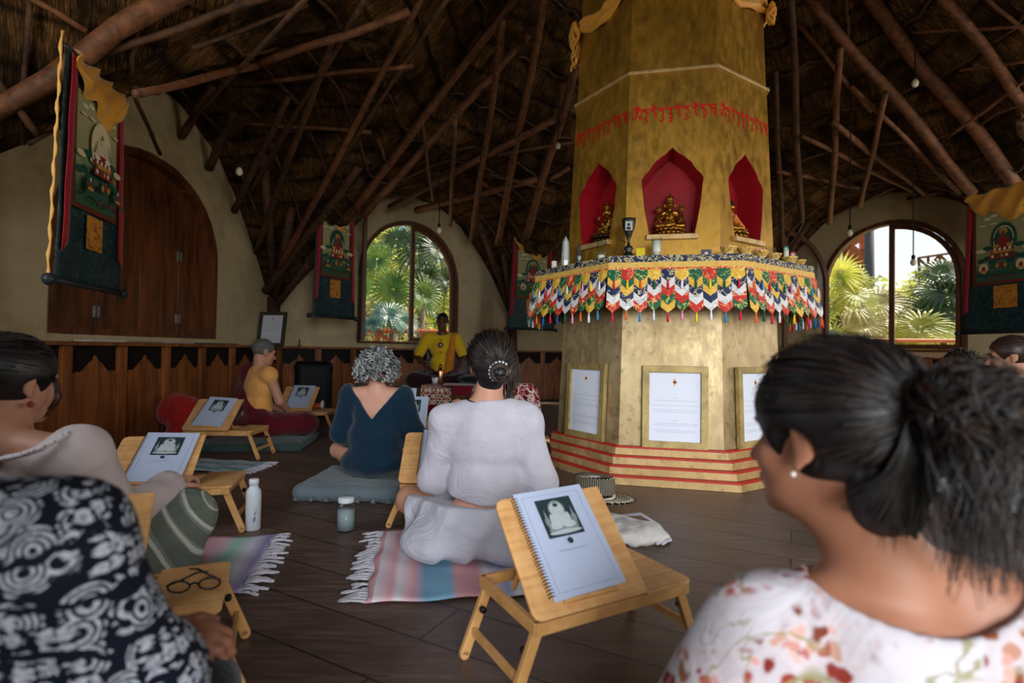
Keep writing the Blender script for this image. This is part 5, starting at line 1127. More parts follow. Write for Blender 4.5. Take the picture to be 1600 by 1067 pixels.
p = PZ(553, 636, .23); root = empty('ritual_bell_handle', PZ(512, 634, .226)+Vector((0, 0, 0)), .1, 'orange and brown carved object with a white ring on the monks table', 'carved object')
root.location = (-2.0, 5.42, .226); b = MB(); b.tube([(-.12, 0, .02), (-.05, .0, .024), (0, .0, .03), (.05, 0, .035)], [.012, .018, .026, .032], 10); b.ball((-.02, .02, .04), .022, 8); b.build('body', flat('orange_lacquer', 'b8562a', .35), root, smooth=True)
b = MB(); b.tube([(.065, .036*math.cos(k*2*PI/16), .045+.036*math.sin(k*2*PI/16)) for k in range(17)], .009, 6); b.build('ring', M['wax'], root, smooth=True)
p = PY(838, 627, 3.9); root = empty('turquoise_bottle', (p.x, 3.9, .215), 0, 'turquoise rounded flask on a low stool left of the altar', 'flask')
b = MB(); b.lathe([(.025, 0), (.044, .03), (.044, .07), (.024, .10), (.010, .11), (.010, .13), (.001, .13)], 18, M=Matrix.Rotation(-.3, 3, 'X')); b.build('flask', flat('turquoise_glaze', '1f9a8e', .4), root, smooth=True)
root = empty('low_stool', (p.x, 3.92, 0), 0, 'small low wooden stool left of the altar, carrying a turquoise flask', 'stool')
MB().box((0, 0, .205), (.2, .15, .02)).build('top', M['bambooleg'], root, bevel=.003)
for x in (-.08, .08):
    for y in (-.055, .055): MB().bar((x, y, .2), (x*1.15, y, 0), .02, .02).build('leg', M['bambooleg'], root)
p = PZ(1580, 745, 0); root = empty('white_floor_cushion', (3.0, 3.18, 0), .1, 'white floor cushion under the seated woman in the green tank top', 'cushion')
sdf_obj('cover', [('e', (0, 0, .05), (.42, .32, .05)), ('c', (-.3, -.2, .045), (.3, -.2, .045), .045, .045), ('c', (-.3, .2, .045), (.3, .2, .045), .045, .045)], cloth('white_cover', 'c8ced4', 'a2a8b0'), .01, .05, parent=root)
# ================================================================== people
SKIN = {'light': skin('skin_light', 'c8957a', 'b67f66'), 'fair': skin('skin_fair', 'cf9c84', 'bd8670'), 'tan': skin('skin_tan', 'a9745a', '8f5c44'), 'dark': skin('skin_dark', '5e3a26', '472a1a'), 'brown': skin('skin_brown', '8c5c46', '704433')}
def mk_hair(name, a, b, rough=.35):
    t = NT(name, rough, .5); co = t.co(); t.col(t.mix(t.noise(co, 30, 3), a, b)); t.bump(t.noise(t.co(scale=(1, 1, 1)), 180, 3), .25, .002); return t.m
HAIR = {'black': mk_hair('black_hair', '080607', '161112', .42), 'brown': mk_hair('brown_hair', '20150f', '3e2b20', .4), 'grey': mk_hair('grey_hair', '5d6060', '9a9c9a', .45), 'silver': mk_hair('silver_hair', '9da09e', 'c4c6c2', .45), 'dgrey': mk_hair('dark_grey_hair', '2e3234', '53585a', .45), 'stub': mk_hair('cropped_grey_hair', '3a3a3a', '77736c', .7)}
def joints(loc, rz, s=1.0, lean=0.0, headyaw=0.0, headpitch=0.0, headroll=0.0, **over):
    """seated cross-legged figure facing local +y; returns world joints"""
    L = dict(pel=(0, 0, .115), waist=(0, .005+lean*.3, .27), chest=(0, lean*.7, .43), neck=(0, -.012+lean, .59), shL=(-.165, -.005+lean, .555), shR=(.165, -.005+lean, .555), elL=(-.225, .06+lean*.8, .31), elR=(.225, .06+lean*.8, .31),
             haL=(-.14, .27, .17), haR=(.14, .27, .17), hipL=(-.085, .0, .10), hipR=(.085, .0, .10), knL=(-.33, .27, .11), knR=(.33, .27, .11), anL=(.06, .36, .05), anR=(-.06, .31, .05), toL=(.2, .34, .035), toR=(-.2, .29, .035), head=(0, .022+lean*1.15, .752))
    J = {}; Rz = Matrix.Rotation(rz, 3, 'Z'); loc = Vector(loc)
    for k, v in L.items():
        v = over.pop(k) if k in over and not isinstance(over[k], Vector) else v
        J[k] = loc+Rz @ (Vector(v)*s)
    for k, v in over.items(): J[k] = v
    J['HR'] = Rz @ Matrix.Rotation(headyaw, 3, 'Z') @ Matrix.Rotation(-headpitch, 3, 'X') @ Matrix.Rotation(headroll, 3, 'Y'); J['R'] = Rz; J['s'] = s; J['loc'] = loc
    return J
def HP(J, p): return J['head']+J['HR'] @ (Vector(p)*J['s'])
def cone(a, b, ra, rb, k=None): return ('c', tuple(a), tuple(b), ra, rb) if k is None else ('c', tuple(a), tuple(b), ra, rb, k)
def head_prims(J, thin=False):
    s = J['s']; R = np.array(J['HR']); E_ = lambda c, r, k=None: ('e', tuple(HP(J, c)), tuple(x*s for x in r), R) if k is None else ('e', tuple(HP(J, c)), tuple(x*s for x in r), R, k)
    P = [E_((0, -.015, .035), (.074, .094, .083)), E_((0, .028, -.03), (.057, .064, .085)), E_((0, .040, -.078), (.042, .045, .032)), E_((0, .076, -.098), (.018, .014, .014)),
         cone(HP(J, (0, .088, .002)), HP(J, (0, .112, -.034)), .008*s, .012*s, .008), E_((-.012, .100, -.038), (.008, .009, .007), .006), E_((.012, .100, -.038), (.008, .009, .007), .006),
         E_((0, .093, -.060), (.022, .010, .0055), .005), E_((0, .091, -.070), (.020, .011, .006), .005), E_((0, .080, .024), (.050, .014, .010)), E_((-.037, .060, -.028), (.022, .022, .022)), E_((.037, .060, -.028), (.022, .022, .022))]
    for sd in (-1, 1):
        P += [E_((sd*.075, -.012, -.006), (.007, .019, .030), .008), E_((sd*.080, -.016, .010), (.007, .019, .019), .006), E_((sd*.073, -.002, -.034), (.006, .009, .011), .005)]
    nk = J['neck']
    P += [cone(nk-Vector((0, 0, .03*s)), HP(J, (0, -.028, -.055)), .060*s, .050*s), cone(nk-Vector((0, 0, .02*s)), HP(J, (0, .0, -.085)), .050*s, .042*s)]
    return P
def head_cuts(J):
    s = J['s']; C = [('e', tuple(HP(J, (sd*.031, .1, .004))), (.019*s, .019*s, .012*s), np.array(J['HR']), .012) for sd in (-1, 1)]
    C += [('e', tuple(HP(J, (sd*.091, -.010, .002))), (.009*s, .010*s, .016*s), np.array(J['HR']), .005) for sd in (-1, 1)]
    return C
def arm_prims(J, sd, t=0, upto=1.0, fl=0.0):
    s = J['s']; sh, el, ha = J['sh'+sd], J['el'+sd], J['ha'+sd]; P = []
    u = min(1, upto*2); P.append(cone(sh, sh.lerp(el, u), .050*s+t, (.050-.012*u)*s+t+fl*u*.5))
    if upto > .5: f = (upto-.5)*2; P.append(cone(el, el.lerp(ha, f), .038*s+t+fl*.5, (.038-.012*f)*s+t+fl))
    return P
def torso_prims(J, t=0, loose=0):
    s = J['s']; R = np.array(J['R'])
    def E_(c, r): return ('e', tuple(c), tuple(x*s+t for x in r), R)
    ch, wa, pe, nk = J['chest'], J['waist'], J['pel'], J['neck']; up = Vector((0, 0, 1))
    P = [E_(ch.lerp(nk, .25), (.150, .090, .115)), E_(ch, (.140+loose*.3, .095+loose*.3, .12)), E_(wa, (.118+loose, .088+loose, .13)), E_(pe.lerp(wa, .15), (.155+loose*.6, .115+loose*.6, .115)), cone(J['shL'], J['shR'], .056*s+t, .056*s+t)]
    for sd in 'LR': P.append(cone(nk+Vector((0, 0, .0)), J['sh'+sd]+Vector((0, 0, .0)), .044*s+t*.6, .047*s+t))
    if t == 0: pass
    return P
def leg_prims(J, t=0, upto=1.0, sides='LR'):
    s = J['s']; P = []
    for sd in sides:
        h, k, a, o = J['hip'+sd], J['kn'+sd], J['an'+sd], J['to'+sd]; P.append(cone(h, k, .088*s+t, .060*s+t))
        if upto > .5: P.append(cone(k, k.lerp(a, (upto-.5)*2), .058*s+t, .042*s+t))
        if upto >= 1 and t == 0: P += [cone(a, o, .036*s, .024*s), ('e', tuple(a-Vector((0, 0, .005))), (.036*s,)*3)]
    return P
def hand_prims(w, d, n, s=1.0, side=1, curl=.9, k=.006):
    """w wrist, d pointing direction, n palm-facing normal; five separate fingers"""
    d = Vector(d).normalized(); n = Vector(n); n = (n-d*n.dot(d)).normalized(); l = d.cross(n)*side; P = []
    for i, (o, ln, st) in enumerate(((.027, .070, .085), (.009, .078, .090), (-.009, .072, .086), (-.026, .056, .078))):
        kn = w+d*st*s+l*o*s; P.append(cone(w+d*.012*s+l*o*.6*s, kn, .0150*s, .0115*s, .012)); a = kn; dd = d.copy()
        for j, f in enumerate((.42, .32, .26)):
            c = curl*(.5, .9, .7)[j]; dd = (dd*math.cos(c)+n*math.sin(c)); n2 = n; b_ = a+dd*ln*f*s; P.append(cone(a, b_, (.0092-.0008*j)*s, (.0086-.0009*j)*s, .004)); a = b_; n = (n-dd*n.dot(dd)).normalized()
        n = n2 = (Vector(n2)); n = (lambda q: (q-d*q.dot(d)).normalized())(l.cross(d)*side)
        if n.dot(n2) < 0 and curl < 1: n = -n if False else n
    nn = l.cross(d)*side; a = w+d*.030*s+l*.026*s; b_ = a+(d*.6+l*.8+nn*.35).normalized()*.038*s; c_ = b_+(d*.85+l*.25+nn*.4).normalized()*.030*s
    P += [cone(w+d*.01*s+l*.01*s, a, .015*s, .014*s, .012), cone(a, b_, .0135*s, .0105*s, .008), cone(b_, c_, .0102*s, .0085*s, .004)]
    return P
PPL = {}
def person(label, J, skinkey, vox=.007, handdir=None, legs=True, loc=None, extra=(), hands='LR', k=.022, curl=.8, hn=None):
    loc = Vector(loc) if loc is not None else J['loc']; root = empty('person', loc, 0, label, 'person'); inv = Matrix.Translation(-loc); J['root'] = root; J['inv'] = inv
    P = torso_prims(J)+head_prims(J)
    for sd in 'LR': P += arm_prims(J, sd)
    if legs: P += leg_prims(J)
    for sd in hands:
        d = (J['ha'+sd]-J['el'+sd]).normalized() if handdir is None else handdir[sd]; nrm = Vector((0, 0, -1)) if hn is None else hn[sd]; P += hand_prims(J['ha'+sd], d, nrm, J['s'], 1 if sd == 'L' else -1, curl)
    P += list(extra)
    o = sdf_obj('body', P, SKIN[skinkey], vox, k*J['s'], cuts=head_cuts(J), parent=root); o.matrix_local = inv; J['body'] = o; return root
def wear(J, name, P, mat, vox=.007, k=.03, cuts=(), disp=None, dmax=.012, smooth=3):
    o = sdf_obj(name, P, mat, vox, k, cuts=cuts, disp=disp, dmax=dmax, parent=J['root'], smooth=smooth); o.matrix_local = J['inv']; return o
def folds(a=.004, f=24, seed=0, vert=.35):
    def g(P):
        q = P.copy(); q[:, 2] *= vert; n = vnoise(q, f, seed); m_ = vnoise(P, f*.4, seed+5); return a*(np.abs(n)*1.6-.8)+a*.8*m_
    return g
def hair_cap(J, mat, r=.010, nape=0, back=0, low=-.055, name='hair', vox=.005, front=.0, disp=None):
    s = J['s']; R = np.array(J['HR']); P = [('e', tuple(HP(J, (0, -.018, .036))), ((.076+r)*s, (.097+r)*s, (.085+r)*s), R)]
    if nape: P += [('e', tuple(HP(J, (0, -.062, -.035))), (.060*s, .045*s, .055*s), R), ('e', tuple(HP(J, (0, -.052, -.075))), (.040*s, .034*s, .034*s), R)]
    C = [('e', tuple(HP(J, (0, .105+front, -.025))), (.086*s, .082*s, .088*s), R, .01), ('p', tuple(HP(J, (0, 0, low))), J['HR'] @ Vector((0, .25, -1)), .01)]
    for sd in (-1, 1): C.append(('e', tuple(HP(J, (sd*.09, .01, -.03))), (.035*s, .045*s, .045*s), R, .008))
    return wear(J, name, P, HAIR[mat], vox, .02, C, disp, .004 if disp else 0)
def surf(J, v, r=.0): v = Vector(v).normalized(); return HP(J, (v.x*(.077+r), -.018+v.y*(.098+r), .036+v.z*(.087+r)))
def pulled_hair(J, mats, N, gather, rad, name='hair_strands', bump=.012, seed=1, zmin=-.55):
    rn = random.Random(seed); bs = [MB() for _ in mats]; g = Vector(gather).normalized()
    for i in range(N):
        while True:
            a = rn.uniform(-PI, PI); z = rn.uniform(zmin, 1); q = math.sqrt(1-z*z); v = Vector((q*math.sin(a), q*math.cos(a), z))
            if v.y > .62 and z < .45: continue
            if z < -.05 and v.y > -.15: continue
            break
        pts = []; ph = rn.uniform(0, 6); hk = rn.uniform(.55, 1.0)
        for j in range(9):
            t = j/8; u = (v*(1-t)+g*t*(1+.0)); 
            if u.length < .05: u = Vector((.1, 0, 1))
            h = bump*(1-.55*t)*hk+.002*math.sin(9*t+ph); pts.append(surf(J, u, h))
        bs[i % len(bs)].tube(pts, [rad*.8]+[rad]*7+[rad*.8], 4, cap=False, flat=.7)
    for b, m_ in zip(bs, mats): b.build(name, HAIR[m_], J['root'], smooth=True, M=J['inv'])
def bun(J, c, r, mats, N=40, rad=.004, seed=2, squash=.7):
    rn = random.Random(seed); bs = [MB() for _ in mats]; c = Vector(c)
    for i in range(N):
        ax = Vector((rn.uniform(-.35, .35), 1, rn.uniform(-.35, .35))).normalized(); x, y = frame_of(ax); rr = r*rn.uniform(.55, 1.0); off = ax*r*rn.uniform(-.5, .5)*squash; a0 = rn.uniform(0, 6); n = 12; L = rn.uniform(3, 6)
        bs[i % len(bs)].tube([HP(J, c+off+(x*math.cos(a0+L*j/n)+y*math.sin(a0+L*j/n))*rr*math.sqrt(max(.1, 1-(off.length/r)**2))) for j in range(n+1)], rad, 5)
    bs[0].ball(HP(J, c), r*.72, 12)
    for b, m_ in zip(bs, mats): b.build('bun', HAIR[m_], J['root'], smooth=True, M=J['inv'])
def curly(J, mats, N=240, R_=(.125, .13, .12), c=(0, -.03, .0), rad=.003, cr=.012, seed=4, low=-.7, facecut=True):
    rn = random.Random(seed); bs = [MB() for _ in mats]; c = Vector(c)
    for i in range(N):
        while True:
            a = rn.uniform(-PI, PI); z = rn.uniform(low, 1); q = math.sqrt(1-z*z); v = Vector((q*math.sin(a), q*math.cos(a), z))
            if facecut and v.y > .45 and z < .35: continue
            break
        f = rn.uniform(.80, 1.03); p = Vector((v.x*R_[0]*f, v.y*R_[1]*f, v.z*R_[2]*f))+c; t_ = (Vector((v.x*.5, v.y*.5, -1))+Vector((rn.uniform(-.8, .8), rn.uniform(-.8, .8), 0))).normalized(); x, y = frame_of(t_); L = rn.uniform(.04, .075); turns = rn.uniform(1.2, 2.6); n = 16; ph = rn.uniform(0, 6); k = cr*rn.uniform(.6, 1.2)
        pts = [HP(J, p+t_*(L*(j/n-.5))+(x*math.cos(ph+turns*2*PI*j/n)+y*math.sin(ph+turns*2*PI*j/n))*k*(1-.3*j/n)) for j in range(n+1)]
        bs[i % len(bs)].tube(pts, [rad*.6]+[rad]*(n-1)+[rad*.5], 4)
    for b, m_ in zip(bs, mats): b.build('curls', HAIR[m_], J['root'], smooth=True, M=J['inv'])
def eyes(J):
    s = J['s']; M.setdefault('eye', flat('eye_dark', '18120e', .2))
    for sd in (-1, 1): MB().ball(HP(J, (sd*.031, .079, .004)), .0115*s, 10).build('eye', M['eye'], J['root'], smooth=True, M=J['inv'])
    for sd in (-1, 1): MB().tube([HP(J, (sd*.048, .082, .022)), HP(J, (sd*.032, .094, .028)), HP(J, (sd*.015, .096, .024))], .003*s, 5).build('eyebrow', HAIR['black'], J['root'], smooth=True, M=J['inv'])
RT = lambda J, v: J['R'] @ Vector(v)
# ---------------------------------------------------------------- A woman in pale linen, back to the camera
J = joints((-.10, 2.17, .012), D_(-4), 1.05, headyaw=D_(8), headpitch=D_(2), head=(.01, .03, .742), elL=(-.205, .03, .29), elR=(.215, .01, .28), haL=(-.17, .26, .17), haR=(.17, .26, .17), shL=(-.150, -.005, .525), shR=(.152, -.005, .525), knL=(-.36, .25, .135))
person('woman in pale linen top and white skirt, dark hair in a low bun', J, 'light')
lin = cloth('pale_linen', 'cac6ce', 'b0acb8', fscale=6, fold=.9); wsk = cloth('white_skirt_cotton', 'd2d1da', 'b4b3c0', fscale=8, fold=1.0)
s = J['s']
wear(J, 'linen_top', torso_prims(J, .012, .018)[:3]+torso_prims(J, .012)[4:]+arm_prims(J, 'L', .012, .93, .022)+arm_prims(J, 'R', .012, .93, .022)+[('e', tuple(J['waist']+Vector((0, -.005, .035))), (.152, .120, .10))], lin, cuts=[('p', tuple(J['waist']-Vector((0, 0, .008))), (0, 0, -1), .01) if False else ('c', (J['pel'].x-.085, J['pel'].y, .132), (J['pel'].x+.085, J['pel'].y, .132), .152, .152, .01), ('e', tuple(J['neck']+Vector((0, .02, .062))), (.108, .100, .060), None, .02)], disp=lambda P: folds(.008, 13, 2)(P)+.005*np.sin(P[:, 0]*38+2.5*np.sin(P[:, 2]*11))*np.clip((.48-P[:, 2])/.2, 0, 1), dmax=.018)
wear(J, 'white_skirt', [('e', tuple(J['pel']+Vector((0, -.01, .02))), (.195, .15, .14)), cone(J['hipL'], J['hipL'].lerp(J['knL'], .62), .12, .10), cone(J['hipR'], J['knR'], .12, .095), ('e', tuple(J['pel']+RT(J, (-.16, -.01, -.06))), (.18, .16, .075)), ('e', tuple(J['pel']+RT(J, (.14, .0, -.06))), (.18, .16, .07)), ('e', tuple(J['pel']+RT(J, (0, .22, -.03))), (.25, .18, .07)), cone(J['pel']+RT(J, (-.20, -.02, -.07)), J['pel']+RT(J, (-.30, .10, -.07)), .05, .05)], wsk, k=.05,
     cuts=[('p', (0, 0, .022), (0, 0, -1)), ('p', tuple(J['pel']+Vector((0, 0, .092))), (0, .1, 1))], disp=lambda P: folds(.010, 15, 4, .5)(P)+.006*np.sin(P[:, 0]*45+P[:, 1]*30+2*np.sin(P[:, 2]*20)), dmax=.03)
hair_cap(J, 'black', .014, low=-.11, nape=1); pulled_hair(J, ['black', 'black', 'brown'], 520, (.28, -.93, -.42), .0017, bump=.025, seed=3)
bun(J, (.030, -.132, -.030), .036, ['black', 'brown'], 46, .004)
b = MB(); c = Vector((.030, -.116, -.027)); x, y = frame_of((.2, -1, .0))
for k in range(10): a = k*2*PI/18+.9; b.ball(HP(J, c+Vector((.038*math.cos(a), -.012, .038*math.sin(a)))), .0055, 6)
b.build('pearl_hair_clip', flat('pearl', 'c4c4c8', .25), J['root'], smooth=True, M=J['inv'])
MB().tube([J['neck']+RT(J, (.066*math.cos(t)*1.25, .062*math.sin(t), .030+.02*math.sin(t))) for t in [PI+PI*i/12 for i in range(13)]], .0028, 5).build('neck_cord', M['black'], J['root'], smooth=True, M=J['inv'])
# ---------------------------------------------------------------- B curly grey haired woman in teal
J = joints((-.815, 3.19, .085), D_(-3), .87, headpitch=D_(14), lean=.02, shL=(-.178, .01, .555), shR=(.178, .01, .555), elL=(-.255, .05, .29), elR=(.255, .06, .30), haL=(-.16, .24, .15), haR=(.12, .27, .2), knL=(-.34, .22, .13))
person('woman with curly grey hair in a teal V-back top, seated on the grey cushion', J, 'fair')
teal = cloth('teal_cotton', '0b2c40', '072030', fscale=6, fold=.6)
wear(J, 'teal_top', torso_prims(J, .012, .026)+arm_prims(J, 'L', .020, .86, .02)+arm_prims(J, 'R', .020, .86, .02)+[('e', tuple(J['pel']+Vector((0, 0, -.015))), (.20, .155, .10)), ('e', tuple(J['waist']), (.165, .125, .14))], teal,
     cuts=[('w', [(tuple(J['neck']+RT(J, (0, 0, -.165))), RT(J, (-1, 0, -.78))), (tuple(J['neck']+RT(J, (0, 0, -.165))), RT(J, (1, 0, -.78))), (tuple(J['neck']+RT(J, (0, .03, 0))), RT(J, (0, 1, 0)))], .006), ('e', tuple(J['neck']+Vector((0, 0, .06))), (.105, .09, .072), None, .006), ('p', (0, 0, .088), (0, 0, -1))], disp=folds(.005, 15, 7, .4), dmax=.018)
hair_cap(J, 'dgrey', .025, low=-.07, vox=.007); curly(J, ['grey', 'silver', 'dgrey', 'grey'], 520, (.150, .142, .132), (0, -.035, -.018), .0040, .0135)
# ---------------------------------------------------------------- C monk
J = joints((-2.30, 4.78, .05), D_(-38), 1.0, lean=.03, headpitch=D_(14), headyaw=D_(-6), haR=(.10, .27, .19), haL=(.0, .28, .19), elR=(.215, .10, .32), knR=(.36, .30, .12), knL=(-.33, .25, .12))
person('monk with cropped grey hair in saffron sleeveless shirt and maroon robe', J, 'light')
saf = cloth('saffron_cotton', 'f0b466', 'e0984a', fscale=8, fold=.5); mar = cloth('maroon_robe_cloth', '701622', '4a0d18', fscale=7, fold=.8)
wear(J, 'saffron_shirt', torso_prims(J, .012, .012)+arm_prims(J, 'R', .008, .02)+arm_prims(J, 'L', .008, .02)+[cone(J['neck'], J['neck']+Vector((0, 0, .025)), .062, .058)], saf, disp=folds(.004, 18, 3), cuts=[('e', tuple(J['neck']+Vector((0, 0, .075))), (.08, .075, .05), None, .005)])
wear(J, 'maroon_robe', [cone(J['hipL'], J['knL'], .115, .095), cone(J['hipR'], J['knR'], .115, .085), cone(J['knL'], J['anL'], .08, .06), cone(J['knR'], J['anR'], .08, .06), ('e', tuple(J['pel']), (.19, .17, .12)), ('e', tuple(J['pel']+RT(J, (0, .2, -.03))), (.22, .15, .09)),
     cone(J['shL']+RT(J, (.02, -.02, .02)), J['elL']+RT(J, (-.03, -.04, 0)), .085, .11), cone(J['elL']+RT(J, (-.03, -.05, 0)), J['pel']+RT(J, (-.2, .0, -.02)), .11, .12), cone(J['shL']+RT(J, (.03, -.035, .0)), J['waist']+RT(J, (.02, -.075, -.02)), .05, .055), cone(J['waist']+RT(J, (.0, -.075, -.02)), J['pel']+RT(J, (.17, .0, .06)), .055, .055), cone(J['shL']+RT(J, (.0, .03, .0)), J['waist']+RT(J, (-.08, .06, 0)), .05, .08)], mar, k=.04, disp=folds(.008, 16, 8, .6), dmax=.024, cuts=[('p', (0, 0, .055), (0, 0, -1))])
hair_cap(J, 'stub', .003, low=-.05)
# ---------------------------------------------------------------- D woman in lace blouse at the left
hd = PY(22, 598, 1.50); nk = PY(12, 690, 1.45); base = Vector((-1.36, 1.52, .02))
J = joints(base, D_(-28), 1.0, headyaw=D_(14), headpitch=D_(6), head=hd, neck=nk+Vector((0, 0, -.0)), shR=PY(122, 712, 1.44), shL=PY(-120, 740, 1.62), elR=PY(175, 815, 1.62), haR=PY(262, 762, 1.86), chest=PY(15, 800, 1.50), waist=PY(10, 900, 1.52), knR=Vector((-1.14, 1.86, .245)), anR=Vector((-1.30, 2.0, .07)), toR=Vector((-1.40, 2.1, .05)), knL=Vector((-1.66, 1.92, .15)), anL=Vector((-1.42, 1.98, .06)), toL=Vector((-1.3, 2.05, .045)))
person('woman in sheer off-white lace blouse and striped green trousers at left, dark hair up', J, 'light', vox=.006)
t = NT('sheer_lace_cotton', .85, .15); co = t.co(); lace = t.vor(co, 85, 0); sp = t.sep(co); base_c = t.mix(t.noise(co, 12, 4), 'b9a8a4', 'cfc4c4'); t.col(base_c); t.bump(t.math('ADD', t.noise(co, 9, 4, .5, .8), t.math('MULTIPLY', lace, .05)), .5, .03); lace_m = t.m
t = NT('crochet_lace', .9, .1); v = t.vor(t.co(), 95, 0); t.col(t.ramp(v, [(.20, '8a7068'), (.32, 'd6d0d2')])); t.bump(v, .8, .004); M['crochet'] = t.m
wear(J, 'lace_blouse', torso_prims(J, .012, .03)+arm_prims(J, 'R', .022, .97, .012)+arm_prims(J, 'L', .02, .9, .02)+[('e', tuple(J['pel']), (.19, .16, .13)), cone(J['shR'], J['elR'], .072, .070)], lace_m, cuts=[('e', tuple(J['neck']+Vector((0.02, -.02, .052))), (.150, .130, .078), None, .006)], disp=folds(.0045, 17, 5, .5), dmax=.018, vox=.006)
for nm, pts, r in (('shoulder_lace', [J['shR']+Vector((-.03, -.05, .045)), J['shR']+Vector((.01, -.058, .01)), J['shR'].lerp(J['elR'], .4)+Vector((-.03, -.065, 0)), J['elR']+Vector((-.06, -.055, -.0))], .014), ('neckline_lace', [PY(*q) for q in ((-60, 712, 1.40), (0, 718, 1.36), (30, 712, 1.345), (60, 703, 1.345), (85, 690, 1.36), (104, 678, 1.395), (112, 671, 1.44))], .011)):
    MB().tube(pts, r, 10, flat=.6).build(nm, M['crochet'], J['root'], smooth=True, M=J['inv'])
d = (J['haR']-J['elR']).normalized(); b = MB(); c = J['elR'].lerp(J['haR'], .88); x, y = frame_of(d); b.tube([c-d*.03, c, c+d*.03, c+d*.045], [.056, .055, .054, .058], 20, cap=False); o = b.build('cuff_lace', M['crochet'], J['root'], smooth=True, M=J['inv']); o.modifiers.new('s', 'SOLIDIFY').thickness = .004
t = NT('striped_green_trousers', .85, .1); co = t.co(rot=(D_(25), D_(-50), D_(-15))); w_ = t.wave(co, 6.5, .6, 1, dir='Z'); w2 = t.wave(co, 18, .6, 1, dir='Z'); k1 = t.ramp(w_, [(.70, 0.0), (.76, 1.0)]); k2 = t.ramp(w2, [(.45, 0.0), (.55, 1.0)]); c_ = t.mix(t.noise(t.co(), 9, 3), '5c645a', '7c8478'); t.col(t.mix(t.math('MULTIPLY', k1, t.math('ADD', t.math('MULTIPLY', k2, .7), .2)), c_, 'c9cbc0')); t.bump(t.noise(t.co(), 9, 4, .6, 1), .6, .03)
wear(J, 'striped_trousers', [cone(J['hipR'], J['knR'], .125, .082), cone(J['knR'], J['anR'], .085, .075), cone(J['hipL'], J['knL'], .12, .08), cone(J['knL'], J['anL'], .085, .07), ('e', tuple(J['pel']), (.18, .16, .11)), cone(J['hipR']+Vector((.03, .0, -.02)), Vector((-1.12, 1.70, .10)), .10, .09), cone(Vector((-1.12, 1.74, .10)), J['knR'], .09, .08)], t.m, k=.05, vox=.006, disp=folds(.005, 16, 6, 1), dmax=.02, cuts=[('p', (0, 0, .006), (0, 0, -1))])
hair_cap(J, 'black', .018, low=-.05, vox=.005); pulled_hair(J, ['black', 'black', 'brown'], 420, (-.2, -.95, .15), .0020, bump=.022, seed=9); bun(J, (-.03, -.15, .03), .05, ['black', 'brown'], 50, .005, seed=5)
b = MB(); rn = random.Random(8)
for i in range(14):
    p0 = HP(J, (.078, .03+.02*rn.random(), .03)); b.tube([p0, p0+J['HR'] @ Vector((.012, .01, -.03)), p0+J['HR'] @ Vector((.004+.01*rn.random(), .014+.015*rn.random(), -.07)), p0+J['HR'] @ Vector((.01*rn.random(), .0, -.10-.03*rn.random()))], .0009, 4)
b.build('loose_strands', HAIR['black'], J['root'], smooth=True, M=J['inv'])
MB().ball(HP(J, (.080, -.004, -.058)), .009, 8).build('earring', flat('amber_earring', '8c3a2c', .3), J['root'], smooth=True, M=J['inv'])
# ---------------------------------------------------------------- E woman with ponytail in the right foreground
s_ = 1.0; hd = Vector((.450, .752, .733))
J = joints(Vector((.53, .60, .02)), D_(12), 1.0, head=hd, neck=Vector((.515, .715, .565)), shL=Vector((.362, .735, .462)), shR=Vector((.705, .675, .515)), chest=Vector((.525, .70, .40)), waist=Vector((.53, .66, .27)), elL=Vector((.25, .72, .27)), elR=Vector((.79, .70, .27)), haL=Vector((.30, .92, .16)), haR=Vector((.72, .93, .17)), pel=Vector((.53, .60, .13)), knL=Vector((.22, .86, .11)), knR=Vector((.84, .88, .12)), anL=Vector((.56, 1.0, .05)), anR=Vector((.48, .97, .05)), toL=Vector((.68, 1.0, .035)), toR=Vector((.36, .96, .035)), headyaw=D_(17), headpitch=D_(4), headroll=D_(4))
person('woman in white blouse with red flowers, messy black bun, in the right foreground', J, 'tan', vox=.005)
t = NT('floral_blouse', .85, .15); co = t.co(); base_c = t.mix(t.noise(co, 6, 3), 'b9b3bb', 'c8c2c6'); reg = t.noise(t.co(loc=(.35, .1, .2)), 9.5, 2, .5, .3); dd = t.n('VectorMath', {0: co, 1: t.n('VectorMath', {0: t.n('TexNoise', {'Vector': co, 'Scale': 26.0, 'Detail': 2.0}).outputs[1], 3: .05}, operation='SCALE').outputs[0]}, operation='ADD').outputs[0]
pet = t.vor(dd, 44, 0); pc = t.n('TexVoronoi', {'Vector': dd, 'Scale': 44.0}).outputs[1]; pcol = t.ramp(t.sep(pc)[0], [(.0, '70241e'), (.3, '93392f'), (.5, 'b5746a'), (.7, 'c9a096'), (.85, '94603c'), (1.0, '6a2624')]); mk = t.math('MULTIPLY', t.ramp(reg, [(.475, 0.0), (.535, 1.0)]), t.ramp(pet, [(.38, 1.0), (.55, .15)])); c_ = t.mix(mk, base_c, pcol)
lf = t.noise(t.co(loc=(3, 1, 0)), 7, 2, .5, 2.0); lk = t.math('MULTIPLY', t.ramp(lf, [(.475, 0.0), (.487, 1.0), (.503, 1.0), (.515, 0.0)]), t.ramp(t.noise(t.co(loc=(2, 5, 1)), 8, 2), [(.46, 0.0), (.52, .85)])); c_ = t.mix(lk, c_, '8a8458'); t.col(c_); t.bump(t.noise(co, 8, 4, .5, .8), .35, .03)
